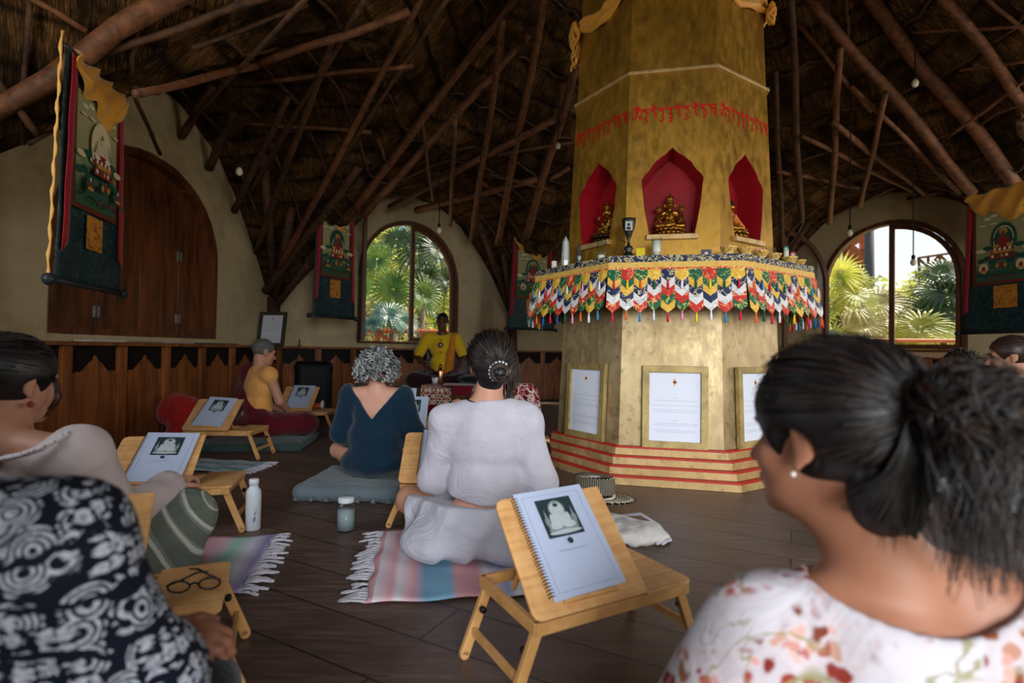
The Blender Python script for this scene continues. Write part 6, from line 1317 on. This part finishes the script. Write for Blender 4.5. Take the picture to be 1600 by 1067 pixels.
wear(J, 'floral_blouse', torso_prims(J, .012, .02)+arm_prims(J, 'L', .026, .75, .02)+arm_prims(J, 'R', .026, .75, .02)+[cone(J['shL'], J['elL'], .082, .085), cone(J['shR'], J['elR'], .082, .085), ('e', tuple(J['pel']), (.19, .16, .13))], t.m, vox=.005, cuts=[('e', (.525, .700, .585), (.130, .105, .088), None, .006)], disp=folds(.006, 13, 9, .5), dmax=.018)
hair_cap(J, 'black', .020, low=-.075, vox=.004)
wear(J, 'nape_hair', [('e', tuple(HP(J, (.005, -.072, -.045))), (.062, .040, .062), np.array(J['HR'])), ('e', tuple(HP(J, (.012, -.060, -.085))), (.045, .032, .040), np.array(J['HR']))], HAIR['black'], .004, .03)
rn = random.Random(77); b = MB()
for i in range(420):
    a = rn.uniform(-1, 1); p0 = HP(J, (.075*a, -.055-.045*math.sqrt(1-a*a)-.006*rn.random(), -.085-.03*rn.random()+.03*abs(a))); p3 = HP(J, (-.024+.03*a, -.125, .03)); md = HP(J, (.065*a, -.105-.012*rn.random(), -.03)); b.tube([p0, p0.lerp(md, .5)+Vector((0, -.004, 0)), md, md.lerp(p3, .5)+Vector((0, -.006, 0)), p3], .0013, 4, cap=False)
b.build('nape_strands', HAIR['black'], J['root'], smooth=True, M=J['inv']); G = (-.20, -.97, .06)
pulled_hair(J, ['black', 'black', 'brown'], 1100, G, .0012, bump=.030, seed=12, zmin=-.62)
rn = random.Random(21); bs = [MB(), MB(), MB()]; g0 = Vector((-.024, -.132, .045)); bc = Vector((.000, -.170, .040))
MB().tube([HP(J, g0+Vector((.020*math.cos(t), -.004+.006*math.sin(t), .020*math.sin(t)))) for t in [2*PI*i/14 for i in range(15)]], .006, 6).build('hair_tie', M['black'], J['root'], smooth=True, M=J['inv'])
def sm(pts):
    P2 = []
    for j in range(len(pts)-1): P2 += [pts[j], pts[j].lerp(pts[j+1], .5)]
    P2.append(pts[-1]); return [P2[0]]+[(P2[j-1]+P2[j]*2+P2[j+1])/4 for j in range(1, len(P2)-1)]+[P2[-1]]
for i in range(760):   # loops of the messy bun
    ax = Vector((rn.uniform(-.7, .7), rn.uniform(-1, 1), rn.uniform(-.9, .9))).normalized(); x, y = frame_of(ax); rr = .058*rn.uniform(.55, 1.08); a0 = rn.uniform(0, 6); L = rn.uniform(1.6, 3.4); of = ax*.030*rn.uniform(-1, 1)
    pts = [bc+of+(x*math.cos(a0+L*j/9)+y*math.sin(a0+L*j/9))*rr*(1+.10*math.sin(j*1.3+i)) for j in range(10)]
    if i % 3 == 0: pts = [g0+Vector((rn.uniform(-.012, .012), 0, rn.uniform(-.012, .012)))]+pts
    pts = [Vector((p.x*1.12-.0014, p.y, p.z)) for p in pts]
    bs[i % 3].tube([HP(J, p) for p in sm(pts)], .00095, 3, cap=False)
for i in range(260):   # ends hanging from the bun
    a = rn.uniform(-1, 1); L = rn.uniform(.08, .17); st = bc+Vector((.05*a, rn.uniform(-.03, .02), -.03)); pts = [st+Vector((.020*a*j/4+.012*math.sin(j*1.1+i), .012*math.sin(j*.9+i*2), -L*j/4)) for j in range(5)]
    bs[i % 3].tube([HP(J, p) for p in sm(pts)], [.0008]*7+[.0006, .0004], 3, cap=False)
sdf_hair = sdf_obj('bun_core', [('e', tuple(HP(J, bc)), (.050, .042, .050)), cone(HP(J, g0), HP(J, bc), .020, .034), cone(HP(J, bc+Vector((.01, .0, -.02))), HP(J, bc+Vector((.02, .01, -.085))), .034, .012)], HAIR['black'], .004, .02, parent=J['root']); sdf_hair.matrix_local = J['inv']
for b, mm in zip(bs, ('black', 'black', 'brown')): b.build('messy_bun', HAIR[mm], J['root'], smooth=True, M=J['inv'])
b = MB()
for i in range(60):
    a = rn.uniform(-1, 1); v = Vector((-.7+.25*a, .45+.3*rn.random(), .25+.5*rn.random())); p = surf(J, v, .012); e = p+J['HR'] @ Vector((-.012-.012*rn.random(), .01*rn.uniform(-1, 1), -.02*rn.random())); b.tube([p, p.lerp(e, .5)+Vector((0, 0, .006)), e], [.0008, .0007, .0003], 4)
b.build('flyaway_hair', HAIR['black'], J['root'], smooth=True, M=J['inv']); b = MB()
for i in range(60):
    a = rn.uniform(-2.6, -.6); p = HP(J, (.055*math.cos(a)+.01, -.09, -.06+.012*math.sin(a*3))); e = p+Vector((rn.uniform(-.02, .02), -.006, -.03-.03*rn.random())); b.tube([p, p.lerp(e, .5)+Vector((rn.uniform(-.006, .006), -.004, 0)), e], [.0008, .0006, .0003], 4)
b.build('flyaway_hair', HAIR['black'], J['root'], smooth=True, M=J['inv'])
MB().ball(HP(J, (-.082, -.002, -.047)), .0035, 8).build('pearl_earring', flat('pearl_stud', 'd8d4cc', .2), J['root'], smooth=True, M=J['inv'])
# ---------------------------------------------------------------- F woman in elephant print, left foreground
J = joints(Vector((-.80, .50, .02)), D_(-30), 1.0, head=Vector((-.80, .60, .83)), neck=Vector((-.755, .585, .665)), shR=Vector((-.565, .665, .600)), shL=Vector((-.90, .52, .60)), elR=Vector((-.485, .715, .385)), haR=Vector((-.555, .900, .350)), elL=Vector((-.93, .74, .34)), haL=Vector((-.615, .925, .345)), chest=Vector((-.74, .58, .44)), waist=Vector((-.74, .56, .28)), pel=Vector((-.75, .52, .13)), knR=Vector((-.535, .925, .24)), anR=Vector((-.62, 1.02, .05)), toR=Vector((-.55, 1.12, .035)), knL=Vector((-1.02, .86, .13)), anL=Vector((-.78, 1.0, .06)), toL=Vector((-.66, .98, .035)), hipR=Vector((-.68, .58, .11)), hipL=Vector((-.84, .55, .11)), headyaw=D_(-4))
person('person in black and white elephant print top with clasped hands, at lower left', J, 'brown', vox=.0045, handdir={'R': Vector((-.35, .5, -.25)), 'L': Vector((.9, .12, -.1))}, hn={'R': Vector((-.3, .2, -1)), 'L': Vector((.1, .4, -1))}, curl=.9)
t = NT('elephant_print', .85, .15); co = t.co(); dist = t.n('VectorMath', {0: co, 1: t.n('VectorMath', {0: t.n('TexNoise', {'Vector': co, 'Scale': 14.0}).outputs[1], 3: .010}, operation='SCALE').outputs[0]}, operation='ADD').outputs[0]
def flower(sc, rnd, amp=.13, base=.36, pet=6.0):
    vn = t.n('TexVoronoi', {'Vector': dist, 'Scale': sc, 'Randomness': rnd}); dv = t.n('VectorMath', {0: dist, 1: vn.outputs[2]}, operation='SUBTRACT').outputs[0]; q = t.sep(dv)
    an = t.math('ARCTAN2', t.math('ADD', q[0], t.math('MULTIPLY', q[1], -.7)), q[2]); rr = t.math('ADD', t.math('MULTIPLY', t.math('COSINE', t.math('MULTIPLY', an, pet)), amp), base); dd_ = vn.outputs[0]
    return t.math('MULTIPLY', t.math('LESS_THAN', dd_, rr), t.math('GREATER_THAN', dd_, .12)), dd_
fl1, d1 = flower(46.0, .2, .10, .50); fl2, d2 = flower(24.0, .7, .07, .64, 9.0)
rings = t.math('GREATER_THAN', t.math('SINE', t.math('MULTIPLY', d2, 42.0)), -.2); big = t.noise(co, 9, 2, .5, .6); bm_ = t.math('MULTIPLY', fl2, rings)
m2 = t.mix(t.ramp(big, [(.50, 0.0), (.515, 1.0)]), fl1, bm_)
wv = t.math('SINE', t.math('MULTIPLY', t.math('ADD', t.sep(dist)[2], t.math('MULTIPLY', big, .10)), 95.0)); m3 = t.math('MULTIPLY', m2, t.math('LESS_THAN', wv, .88))
grain = t.ramp(t.noise(co, 140, 2), [(.35, .45), (.6, 1.0)]); t.col(t.mix(t.math('MULTIPLY', m3, grain), '0e1420', 'b4b8c2')); t.bump(t.noise(co, 8, 4), .3, .03)
wear(J, 'elephant_print_top', torso_prims(J, .012, .03)+arm_prims(J, 'R', .018, .56, .02)+arm_prims(J, 'L', .018, .56, .02)+[cone(J['shR']+Vector((-.0, -.01, -.03)), J['elR']+Vector((-.03, -.015, .015)), .068, .060), cone(J['chest']+Vector((.05, 0, 0)), J['elR']+Vector((-.08, -.05, -.03)), .10, .08), ('e', tuple(J['pel']), (.18, .16, .13)), cone(J['waist'], J['elR']+Vector((-.07, -.03, -.16)), .10, .075)], t.m, vox=.005, k=.04, disp=folds(.004, 14, 11, .6), dmax=.016, cuts=[('e', tuple(J['neck']+Vector((0, 0, .06))), (.10, .09, .07), None, .006)])
wear(J, 'black_trousers', [cone(J['hipR'], J['knR'], .10, .066), cone(J['knR'], J['anR'], .066, .05), cone(J['hipL'], J['knL'], .10, .07), cone(J['knL'], J['anL'], .066, .05), ('e', tuple(J['pel']), (.17, .15, .11))], cloth('black_jersey', '0b0c10', '060608', fscale=7), vox=.006, disp=folds(.003, 18, 2))
hair_cap(J, 'black', .02, low=-.07); pulled_hair(J, ['black', 'brown'], 200, (0, -1, -.2), .002, seed=14)
# ---------------------------------------------------------------- G the teacher in the armchair
J = joints(Vector((-.92, 6.93, .40)), D_(180), 1.0, headpitch=D_(6), shL=(-.19, 0, .60), shR=(.19, 0, .60), chest=(0, 0, .46), neck=(0, -.01, .645), head=(0, .015, .82), elL=(-.29, .05, .36), elR=(.31, .06, .36), haL=(-.26, .28, .27), haR=(.14, .27, .24), knL=(-.30, .32, .07), knR=(.30, .32, .07))
person('bald man in yellow T-shirt with a round chest emblem sitting in the dark armchair', J, 'dark', vox=.008)
yel = cloth('yellow_tshirt', 'd8b420', 'b8920f', fscale=6, fold=.5)
wear(J, 'yellow_tshirt', torso_prims(J, .012, .025)+arm_prims(J, 'L', .024, .40, .01)+arm_prims(J, 'R', .024, .40, .01), yel, vox=.008, cuts=[('e', tuple(J['neck']+Vector((0, -.02, .05))), (.085, .085, .06), None, .006)], disp=folds(.005, 14, 1, .4), dmax=.018)
wear(J, 'orange_sash', [cone(J['shL']+Vector((-.03, -.045, .02)), J['chest']+Vector((.13, -.085, -.05)), .045, .05), cone(J['chest']+Vector((.13, -.085, -.05)), J['waist']+Vector((.10, -.115, -.12)), .05, .055), cone(J['shL']+Vector((-.03, -.0, .03)), J['shL']+Vector((-.03, .07, -.1)), .045, .04)], cloth('orange_sash_cloth', 'c87a1c', 'a8600f'), vox=.008, disp=folds(.006, 22, 5, .2), dmax=.015)
wear(J, 'maroon_lap_cloth', [cone(J['hipL'], J['knL'], .12, .10), cone(J['hipR'], J['knR'], .12, .10), cone(J['knL'], J['anL'], .09, .07), cone(J['knR'], J['anR'], .09, .07), ('e', tuple(J['pel']), (.19, .17, .11))], cloth('dark_maroon', '2c1014', '1c0a0e'), vox=.010, disp=folds(.006, 16, 3), dmax=.02)
eyes(J); hair_cap(J, 'black', .0015, low=-.02, front=.01, vox=.007)
b = MB(); fr = J['chest']+Vector((0, -.135, .055)); b.lathe([(.036, 0), (.036, .004), (.001, .005)], 24, fr, 0, Matrix.Rotation(PI/2, 3, 'X')); b.lathe([(.024, 0), (.001, .002)], 20, fr+Vector((0, -.005, 0)), 1, Matrix.Rotation(PI/2, 3, 'X')); b.ball(fr+Vector((.004, -.008, 0)), (.010, .002, .012), 8, 2)
for zz in (.065, -.09): b.ball(fr+Vector((0, .008 if zz > 0 else .0, zz)), (.012, .006, .014), 6, 3)
b.build('shirt_emblem', [flat('emblem_black', '1c0c10', .6), flat('emblem_red', '6a1a1e', .6), flat('emblem_white', 'd0c8c0', .6), flat('emblem_rust', '9a3a1e', .6)], J['root'], M=J['inv'])
# ---------------------------------------------------------------- H long wavy hair, hidden behind the woman in linen
J = joints(Vector((-.04, 3.62, .03)), D_(-6), .95, knR=(.25, .27, .11), haL=Vector((-.33, 3.42, .47)), elL=Vector((-.30, 3.60, .30)))
person('person with long wavy brown hair, mostly hidden behind the woman in linen', J, 'fair', vox=.008)
t = NT('red_white_pattern_top', .85, .1); t.col(t.ramp(t.noise(t.co(), 26, 3, .6, 1.5), [(.44, 'a89a94'), (.5, '7a2426'), (.62, '3c1014')]))
wear(J, 'patterned_top', torso_prims(J, .012, .02)+arm_prims(J, 'L', .02, .6)+arm_prims(J, 'R', .02, .6)+[('e', tuple(J['pel']), (.18, .15, .12))], t.m, vox=.009, disp=folds(.004, 18, 3))
wear(J, 'dark_trousers', leg_prims(J, .015, .95), M['black'], vox=.010); hair_cap(J, 'brown', .018, vox=.007)
rn = random.Random(31); b = MB()
for i in range(240):
    a = rn.uniform(PI*.0, PI*2); v = Vector((math.cos(a), math.sin(a), rn.uniform(.1, .9)))
    if v.y > .5: continue
    p = surf(J, v, .008); o_ = (p-J['head']); o_.z = 0; o_ = o_.normalized() if o_.length > 1e-4 else Vector((1, 0, 0)); L = .26+.12*rn.random(); ph = rn.uniform(0, 6); b.tube([p+o_*(.018*math.sin(j*.9+ph)*.6+.02*min(1, j/4))+Vector((0, 0, -L*j/10)) for j in range(11)], .0028, 4)
b.build('wavy_hair', HAIR['brown'], J['root'], smooth=True, M=J['inv'])
# ---------------------------------------------------------------- I, J, K sitters at the right
J = joints(Vector((3.20, 3.36, .085)), D_(55), 1.04, headpitch=D_(8), haL=(-.20, .30, .23), elL=(-.235, .10, .33))
person('woman in dark green tank top seated in profile at the far right edge', J, 'light')
grn = cloth('dark_green_cotton', '26382f', '1a2a24', fscale=7); wear(J, 'green_tank_top', torso_prims(J, .010, .01), grn, cuts=[('e', tuple(J['neck']+Vector((0, 0, .03))), (.10, .115, .075), None, .005)]+[('e', tuple(J['sh'+q]+Vector((0, 0, .0))), (.075, .062, .09), None, .006) for q in 'LR'], disp=folds(.003, 20, 4))
wear(J, 'navy_trousers', leg_prims(J, .015, .95)+[('e', tuple(J['pel']), (.17, .17, .11))], cloth('navy_cloth', '1c2c44', '142036'), vox=.008, disp=folds(.004, 18, 4)); eyes(J)
hair_cap(J, 'brown', .012, low=-.06); pulled_hair(J, ['brown', 'black'], 200, (0, -1, -.15), .0022, seed=17); bun(J, (0, -.13, 0), .035, ['brown'], 30, .004)
J = joints(Vector((3.62, 4.25, .02)), D_(48), 1.02, headpitch=D_(5)); person('person with dark curly hair and green shirt behind the woman in tank top', J, 'tan', vox=.009)
wear(J, 'green_shirt', torso_prims(J, .014, .02)+arm_prims(J, 'L', .02, .5)+arm_prims(J, 'R', .02, .5)+[('e', tuple(J['pel']), (.18, .16, .12))], cloth('teal_green_cotton', '27504a', '1c3c38'), vox=.009, disp=folds(.004, 18, 3)); wear(J, 'dark_trousers', leg_prims(J, .015, .95), M['black'], vox=.010)
hair_cap(J, 'brown', .014, vox=.007); curly(J, ['brown', 'black', 'dgrey'], 260, (.115, .12, .108), (0, -.03, .02), .003, .010, seed=8)
J = joints(Vector((3.02, 5.35, .10)), D_(60), 1.02); person('grey-haired person seated far off, head just above the ponytailed woman', J, 'fair', vox=.010)
wear(J, 'grey_shirt', torso_prims(J, .014, .02)+arm_prims(J, 'L', .02, .8)+arm_prims(J, 'R', .02, .8), cloth('grey_cotton', '6a6e70', '505456'), vox=.010); wear(J, 'dark_trousers', leg_prims(J, .015, .95)+[('e', tuple(J['pel']), (.18, .16, .12))], M['black'], vox=.010); hair_cap(J, 'grey', .014, vox=.008)
MB().lathe([(.20, 0), (.22, .05), (.20, .10), (.001, .105)], 24, (3.02, 5.35, .0)).build('round_cushion', grn); tag(bpy.data.objects['round_cushion'], 'round dark cushion under the far grey-haired person', 'cushion')
# ================================================================== outside the arches
def mk_leaf(name, a, b, tr=.45):
    m = bpy.data.materials.new(name); m.use_nodes = True; t = m.node_tree; t.nodes.clear(); o = t.nodes.new('ShaderNodeOutputMaterial'); d = t.nodes.new('ShaderNodeBsdfPrincipled'); l = t.nodes.new('ShaderNodeBsdfTranslucent'); mx = t.nodes.new('ShaderNodeMixShader'); mx.inputs[0].default_value = tr
    tc = t.nodes.new('ShaderNodeTexCoord'); n = t.nodes.new('ShaderNodeTexNoise'); n.inputs['Scale'].default_value = 2.5; r = t.nodes.new('ShaderNodeValToRGB'); r.color_ramp.elements[0].color = srgb(a); r.color_ramp.elements[1].color = srgb(b); r.color_ramp.elements[0].position = .35; r.color_ramp.elements[1].position = .65
    t.links.new(tc.outputs['Object'], n.inputs[0]); t.links.new(n.outputs[0], r.inputs[0]); t.links.new(r.outputs[0], d.inputs['Base Color']); t.links.new(r.outputs[0], l.inputs[0]); d.inputs['Roughness'].default_value = .45
    t.links.new(d.outputs[0], mx.inputs[1]); t.links.new(l.outputs[0], mx.inputs[2]); t.links.new(mx.outputs[0], o.inputs[0]); return m
M['lf_y'] = mk_leaf('yellow_green_leaf', '9aa33a', 'd2cf62', .5); M['lf_g'] = mk_leaf('fan_palm_green', '3f6a2c', '7d9c40', .4); M['lf_b'] = mk_leaf('blue_green_palm', '2c4f4a', '4f7a66', .25); M['lf_d'] = mk_leaf('dark_leaf', '2c4420', '55702e', .3); M['lf_t'] = mk_leaf('straw_leaf', 'a89a5e', 'd8cf9a', .4)
M['trunk'] = flat('palm_trunk', '6a5844', .9, bump=.6); M['bark'] = flat('grey_trunk', '5a5a58', .9, bump=.5)
b = MB(); b.poly([(-40, -30, -.85), (60, -30, -.85), (60, 70, -.85), (-40, 70, -.85)]); t = NT('sandy_ground', .9, .1); co = t.co(); t.col(t.ramp(t.noise(co, .8, 6, .7), [(.35, '5c5a34'), (.5, 'a89c74'), (.65, 'cfc4a0')])); tag(b.build('ground', t.m), kind='structure')
def fan(b, c, nrm, up, R, nb=30, spread=2.9, droop=.15, rnd=random):
    nrm = Vector(nrm).normalized(); u = Vector(up); u = (u-nrm*u.dot(nrm)).normalized(); r = u.cross(nrm).normalized()
    for k in range(nb):
        a = -spread+2*spread*k/(nb-1)+rnd.uniform(-.02, .02); d = (u*math.cos(a)+r*math.sin(a)); s = d.cross(nrm); L = R*(.82+.18*math.cos(a*.5))*rnd.uniform(.9, 1.05); w0 = R*.045
        pts = []
        for j, (f, ww) in enumerate(((.06, .35), (.35, 1.0), (.65, .8), (.85, .4), (1.0, .02))):
            p = c+d*L*f+nrm*(R*.12*math.sin(f*2.5))+Vector((0, 0, -droop*R*f*f*(1+.5*rnd.random()))); pts.append((p, w0*ww))
        vs = []
        for p, ww in pts: vs += [p-s*ww, p+nrm*ww*.35, p+s*ww]
        b.add(vs, [(3*j+i, 3*j+i+1, 3*j+4+i, 3*j+3+i) for j in range(4) for i in (0, 1)])
def palm(name, base, fans, mats, label, group=None, trunk=.09):
    """fans: list of (centre, normal, up, R, mat index)"""
    root = empty(name, base, 0, label, 'palm', group); inv = Matrix.Translation(-Vector(base)); bs = Vector(base); cr = bs+Vector((0, 0, 1)); cen = sum((Vector(f[0]) for f in fans), Vector())/len(fans); crown = Vector((bs.x, bs.y, max(.2, cen.z-.5)))
    MB().tube([bs, bs.lerp(crown, .5)+Vector((.04, 0, 0)), crown], [trunk*1.2, trunk, trunk*.9], 9).build('trunk', M['trunk'], root, M=inv, smooth=True)
    rnd = random.Random(int(abs(bs.x*100)))
    for c, nr, up, R, mi in fans:
        b = MB(); c = Vector(c); md = crown.lerp(c, .5)+Vector((0, 0, .15)); b.tube([crown, md, c], [.014, .011, .008], 5); fan(b, c, nr, up, R, rnd=rnd); b.build('frond', M[mats[mi]], root, M=inv)
    return root
def toC(p, j=.0): d = (CO-Vector(p)).normalized(); return d
rnd = random.Random(3)
def palm_px(name, px0, Y, specs, mats, label, **k):
    fans = []
    for x, y, R, tx, tz, mi in specs: p = PY(x, y, Y+rnd.uniform(-.25, .25)); n = (CO-p).normalized(); fans.append((p, n+Vector((tx, 0, tz)), (tx*.3, 0, 1), R, mi))
    b = PY(px0, 560, Y); palm(name, (b.x, b.y, -.85), fans, mats, label, **k)
palm_px('fan_palm', 612, 10.6, [(614, 452, .62, .1, .25, 0), (590, 405, .5, -.4, .5, 0), (660, 462, .55, .5, .3, 0), (570, 450, .42, -.6, .2, 0)], ['lf_g'], 'bright green fan palm filling the middle of the left arched window')
palm_px('fan_palm', 604, 9.9, [(606, 492, .50, .1, .9, 0), (632, 505, .40, .5, .6, 0), (580, 508, .36, -.5, .8, 0)], ['lf_b'], 'low blue-green fan palm just above the timber railing in the left window')
palm_px('fan_palm', 655, 11.6, [(652, 385, .72, .2, .4, 0), (620, 375, .55, -.4, .7, 0), (684, 392, .65, .5, .5, 0), (668, 432, .6, .1, .6, 0), (700, 440, .5, .6, .3, 0), (640, 410, .5, 0, .9, 0)], ['lf_d'], 'dark tall fan palm at the top right of the left window')
palm_px('fan_palm', 1312, 11.2, [(1312, 425, .55, 0, .1, 0), (1338, 436, .55, .8, .5, 0), (1338, 462, .75, .7, .8, 0), (1300, 470, .6, -.3, .8, 0), (1275, 490, .6, -.6, .5, 0)], ['lf_y'], 'sunlit yellow fan palm at the left of the right window')
palm_px('fan_palm', 1475, 11.5, [(1478, 455, .85, .2, 1.0, 0), (1450, 480, .7, -.5, 1.1, 0), (1500, 430, .8, .5, .9, 0), (1492, 490, .7, .3, .9, 0), (1468, 425, .55, 0, .9, 0)], ['lf_d'], 'dark drooping fan palm at the right edge of the right window')
palm_px('fan_palm', 1375, 12.0, [(1370, 475, .9, .1, 1.0, 0), (1400, 500, .8, .3, 1.2, 0), (1350, 510, .7, -.3, 1.1, 0), (1330, 480, .8, .3, 1.0, 0), (1420, 520, .8, .2, 1.0, 0), (1390, 520, .7, -.2, 1.1, 0)], ['lf_t'], 'straw-tipped fan palm in the middle of the right window')
palm_px('fan_palm', 1440, 10.8, [(1440, 512, .7, 0, .9, 0), (1465, 520, .6, .5, 1.0, 0), (1420, 530, .6, -.5, 1.0, 0), (1300, 530, .6, -.2, 1.0, 0)], ['lf_y'], 'low yellow-green fan palm at the bottom of the right window')
palm_px('fan_palm', 1290, 10.4, [(1290, 532, .45, 0, .9, 0), (1318, 540, .5, .3, 1.0, 0), (1262, 525, .5, -.3, 1.0, 0)], ['lf_b'], 'low blue-green fan palm behind the opened casement of the right window')
def shrub(name, c, r, n, leaf, mat, label, cat='shrub', seed=0):
    rn = random.Random(seed); b = MB(); C = Vector(c)
    for i in range(n):
        th = rn.uniform(0, 2*PI); ph = math.acos(rn.uniform(-1, 1)); q = rn.uniform(.5, 1)**.5; q *= 1+.18*math.sin(3*th+seed)*math.sin(4*ph)
        p = C+Vector((r[0]*q*math.sin(ph)*math.cos(th), r[1]*q*math.sin(ph)*math.sin(th), r[2]*q*math.cos(ph))); d = Vector((rn.uniform(-1, 1), rn.uniform(-1, 1), rn.uniform(-.7, .6))).normalized(); s, u = frame_of(d); s = (s*math.cos(i)+u*math.sin(i))
        L = leaf*rn.uniform(.6, 1.3); w = L*.24; b.add([p, p+d*L*.5+s*w, p+d*L-Vector((0, 0, L*.2)), p+d*L*.5-s*w], [(0, 1, 2, 3)])
    root = empty(name, (c[0], c[1], -.85), 0, label, cat); inv = Matrix.Translation((-c[0], -c[1], .85))
    b.build('foliage', M[mat], root, M=inv); g = Vector((c[0], c[1], -.85)); MB().tube([g, g.lerp(C, .6), C+Vector((.1, 0, r[2]*.3))], [.06, .04, .02], 7).build('stem', M['trunk'], root, M=inv)
for i, (px, py, Y, rx, rz, n, lf, mt, lb) in enumerate([(575, 420, 14.5, 1.1, 1.6, 2600, .16, 'lf_y', 'pale yellow-green leafy shrub at the left of the left window'), (690, 470, 14.0, 1.3, 1.7, 2800, .16, 'lf_y', 'yellow-green leafy shrub behind the teacher'), (630, 470, 16.5, 2.0, 1.3, 2600, .2, 'lf_g', 'green leafy shrub far behind the left palms'), (580, 500, 12.4, 1.2, .8, 1600, .13, 'lf_t', 'dry straw-coloured shrub above the railing in the left window'), (660, 385, 18, 2.4, 1.5, 2400, .2, 'lf_g', 'tall green tree crown at the top of the left window'),
     (1310, 520, 15.0, 2.6, 1.5, 2800, .24, 'lf_y', 'sunlit shrub at the lower left of the right window'), (1400, 530, 16.0, 2.6, 1.2, 2600, .24, 'lf_g', 'green shrub low in the middle of the right window'), (1480, 500, 15.0, 1.7, 1.5, 2200, .22, 'lf_y', 'yellow-green shrub below the wooden balcony'), (1240, 500, 14.5, 1.6, 1.4, 2000, .2, 'lf_g', 'green shrub seen through the opened casement'), (960, 470, 16, 3.4, 2.2, 2500, .25, 'lf_g', 'green shrub behind the window hidden by the altar'), (520, 470, 15, 1.5, 2.4, 1800, .2, 'lf_g', 'green shrub outside, left of the left window')]):
    p = PY(px, py, Y); shrub('shrub' if 'crown' not in lb else 'tree', p, (rx, rx*.6, rz), n, lf, mt, lb, 'shrub' if 'crown' not in lb else 'tree', i)
# timber railing outside the left window
M['rail'] = wood('red_timber', '8a3a1e', 'c46a3a', 4, (2, 2, 2), .6)
root = empty('timber_railing', PY(600, 540, 9.6), 0, 'red-brown timber railing with a diagonal brace outside the left window', 'railing'); inv = Matrix.Translation(-root.location)
A = PY(553, 516, 9.6); B = PY(720, 519, 10.2); MB().tube([A, B], .045, 8).build('top_rail', M['rail'], root, M=inv)
for x, Y in ((590, 9.72), (660, 10.0), (720, 10.2)): q = PY(x, 518, Y); MB().tube([q, (q.x, q.y, -.85)], .055, 8).build('post', M['rail'], root, M=inv)
MB().tube([PY(592, 520, 9.72), PY(625, 545, 9.85)], .035, 8).build('brace', M['rail'], root, M=inv); MB().tube([PY(553, 548, 9.6), PY(720, 552, 10.2)], .04, 8).build('lower_rail', M['rail'], root, M=inv)
root = empty('timber_railing', PY(1440, 535, 10.1), 0, 'thin weathered timber railing under the right window palms', 'railing'); inv = Matrix.Translation(-root.location)
for y in (531, 541): MB().tube([PY(1290, y, 9.9), PY(1520, y+2, 10.1)], .035, 8).build('rail', M['rail'], root, M=inv)
for x in (1290, 1520): q = PY(x, 530, 9.9 if x < 1400 else 10.1); MB().tube([q, (q.x, q.y, -.85)], .05, 8).build('post', M['rail'], root, M=inv)
# neighbouring hut, grey palm trunk and balcony in the right window
root = empty('neighbouring_hut', PY(1335, 420, 17), 0, 'white neighbouring hut with red-brown gable boards and posts', 'hut'); inv = Matrix.Translation(-root.location)
def P17(x, y): return PY(x, y, 17)
MB().prism([P17(1255, 480), P17(1352, 480), P17(1352, 395), P17(1330, 385), P17(1255, 420)], (0, .5, 0)).build('wall', flat('white_render', 'cfcac6', .8), root, M=inv)
b = MB(); b.bar(P17(1240, 425), P17(1354, 358), .16, .5); b.bar(P17(1352, 362), P17(1355, 470), .2, .3); b.bar(P17(1322, 390), P17(1350, 412), .3, .4); b.build('gable_boards', M['rail'], root, M=inv)
p = PY(1362, 420, 15); tag(MB().tube([(p.x, p.y, -.85), (p.x-.05, p.y, 1.5), PY(1358, 350, 15)], [.16, .14, .12], 10).build('palm_trunk', M['bark'], smooth=True), 'tall grey palm trunk rising beside the white hut', 'trunk')
M['brail'] = wood('brown_timber', '4a2a1c', '7a4a34', 4, (2, 2, 2), .7)
root = empty('wooden_balcony', PY(1470, 420, 15.5), 0, 'rustic wooden balcony with crossed braces high in the right window', 'balcony'); inv = Matrix.Translation(-root.location)
def P15(x, y, d=0): return PY(x, y, 15.5+d)
bb = [(1435, 403, 1510, 392), (1438, 437, 1510, 425), (1435, 403, 1438, 437), (1468, 398, 1470, 432), (1500, 394, 1501, 428), (1436, 437, 1468, 398), (1436, 405, 1468, 432), (1470, 432, 1500, 394), (1470, 400, 1500, 428), (1450, 400, 1452, 435)]
b = MB(); [b.tube([P15(x1, y1), P15(x2, y2)], .035, 6) for x1, y1, x2, y2 in bb]; b.build('balustrade', M['brail'], root, M=inv)
MB().prism([P15(1436, 438), P15(1512, 426), P15(1512, 426, 1.2), P15(1436, 438, 1.2)], (0, 0, -.12)).build('deck', M['brail'], root, M=inv)
for x in (1455, 1490): q = P15(x, 434, .5); MB().tube([q, (q.x, q.y, -.85)], .10, 8).build('post', M['brail'], root, M=inv)
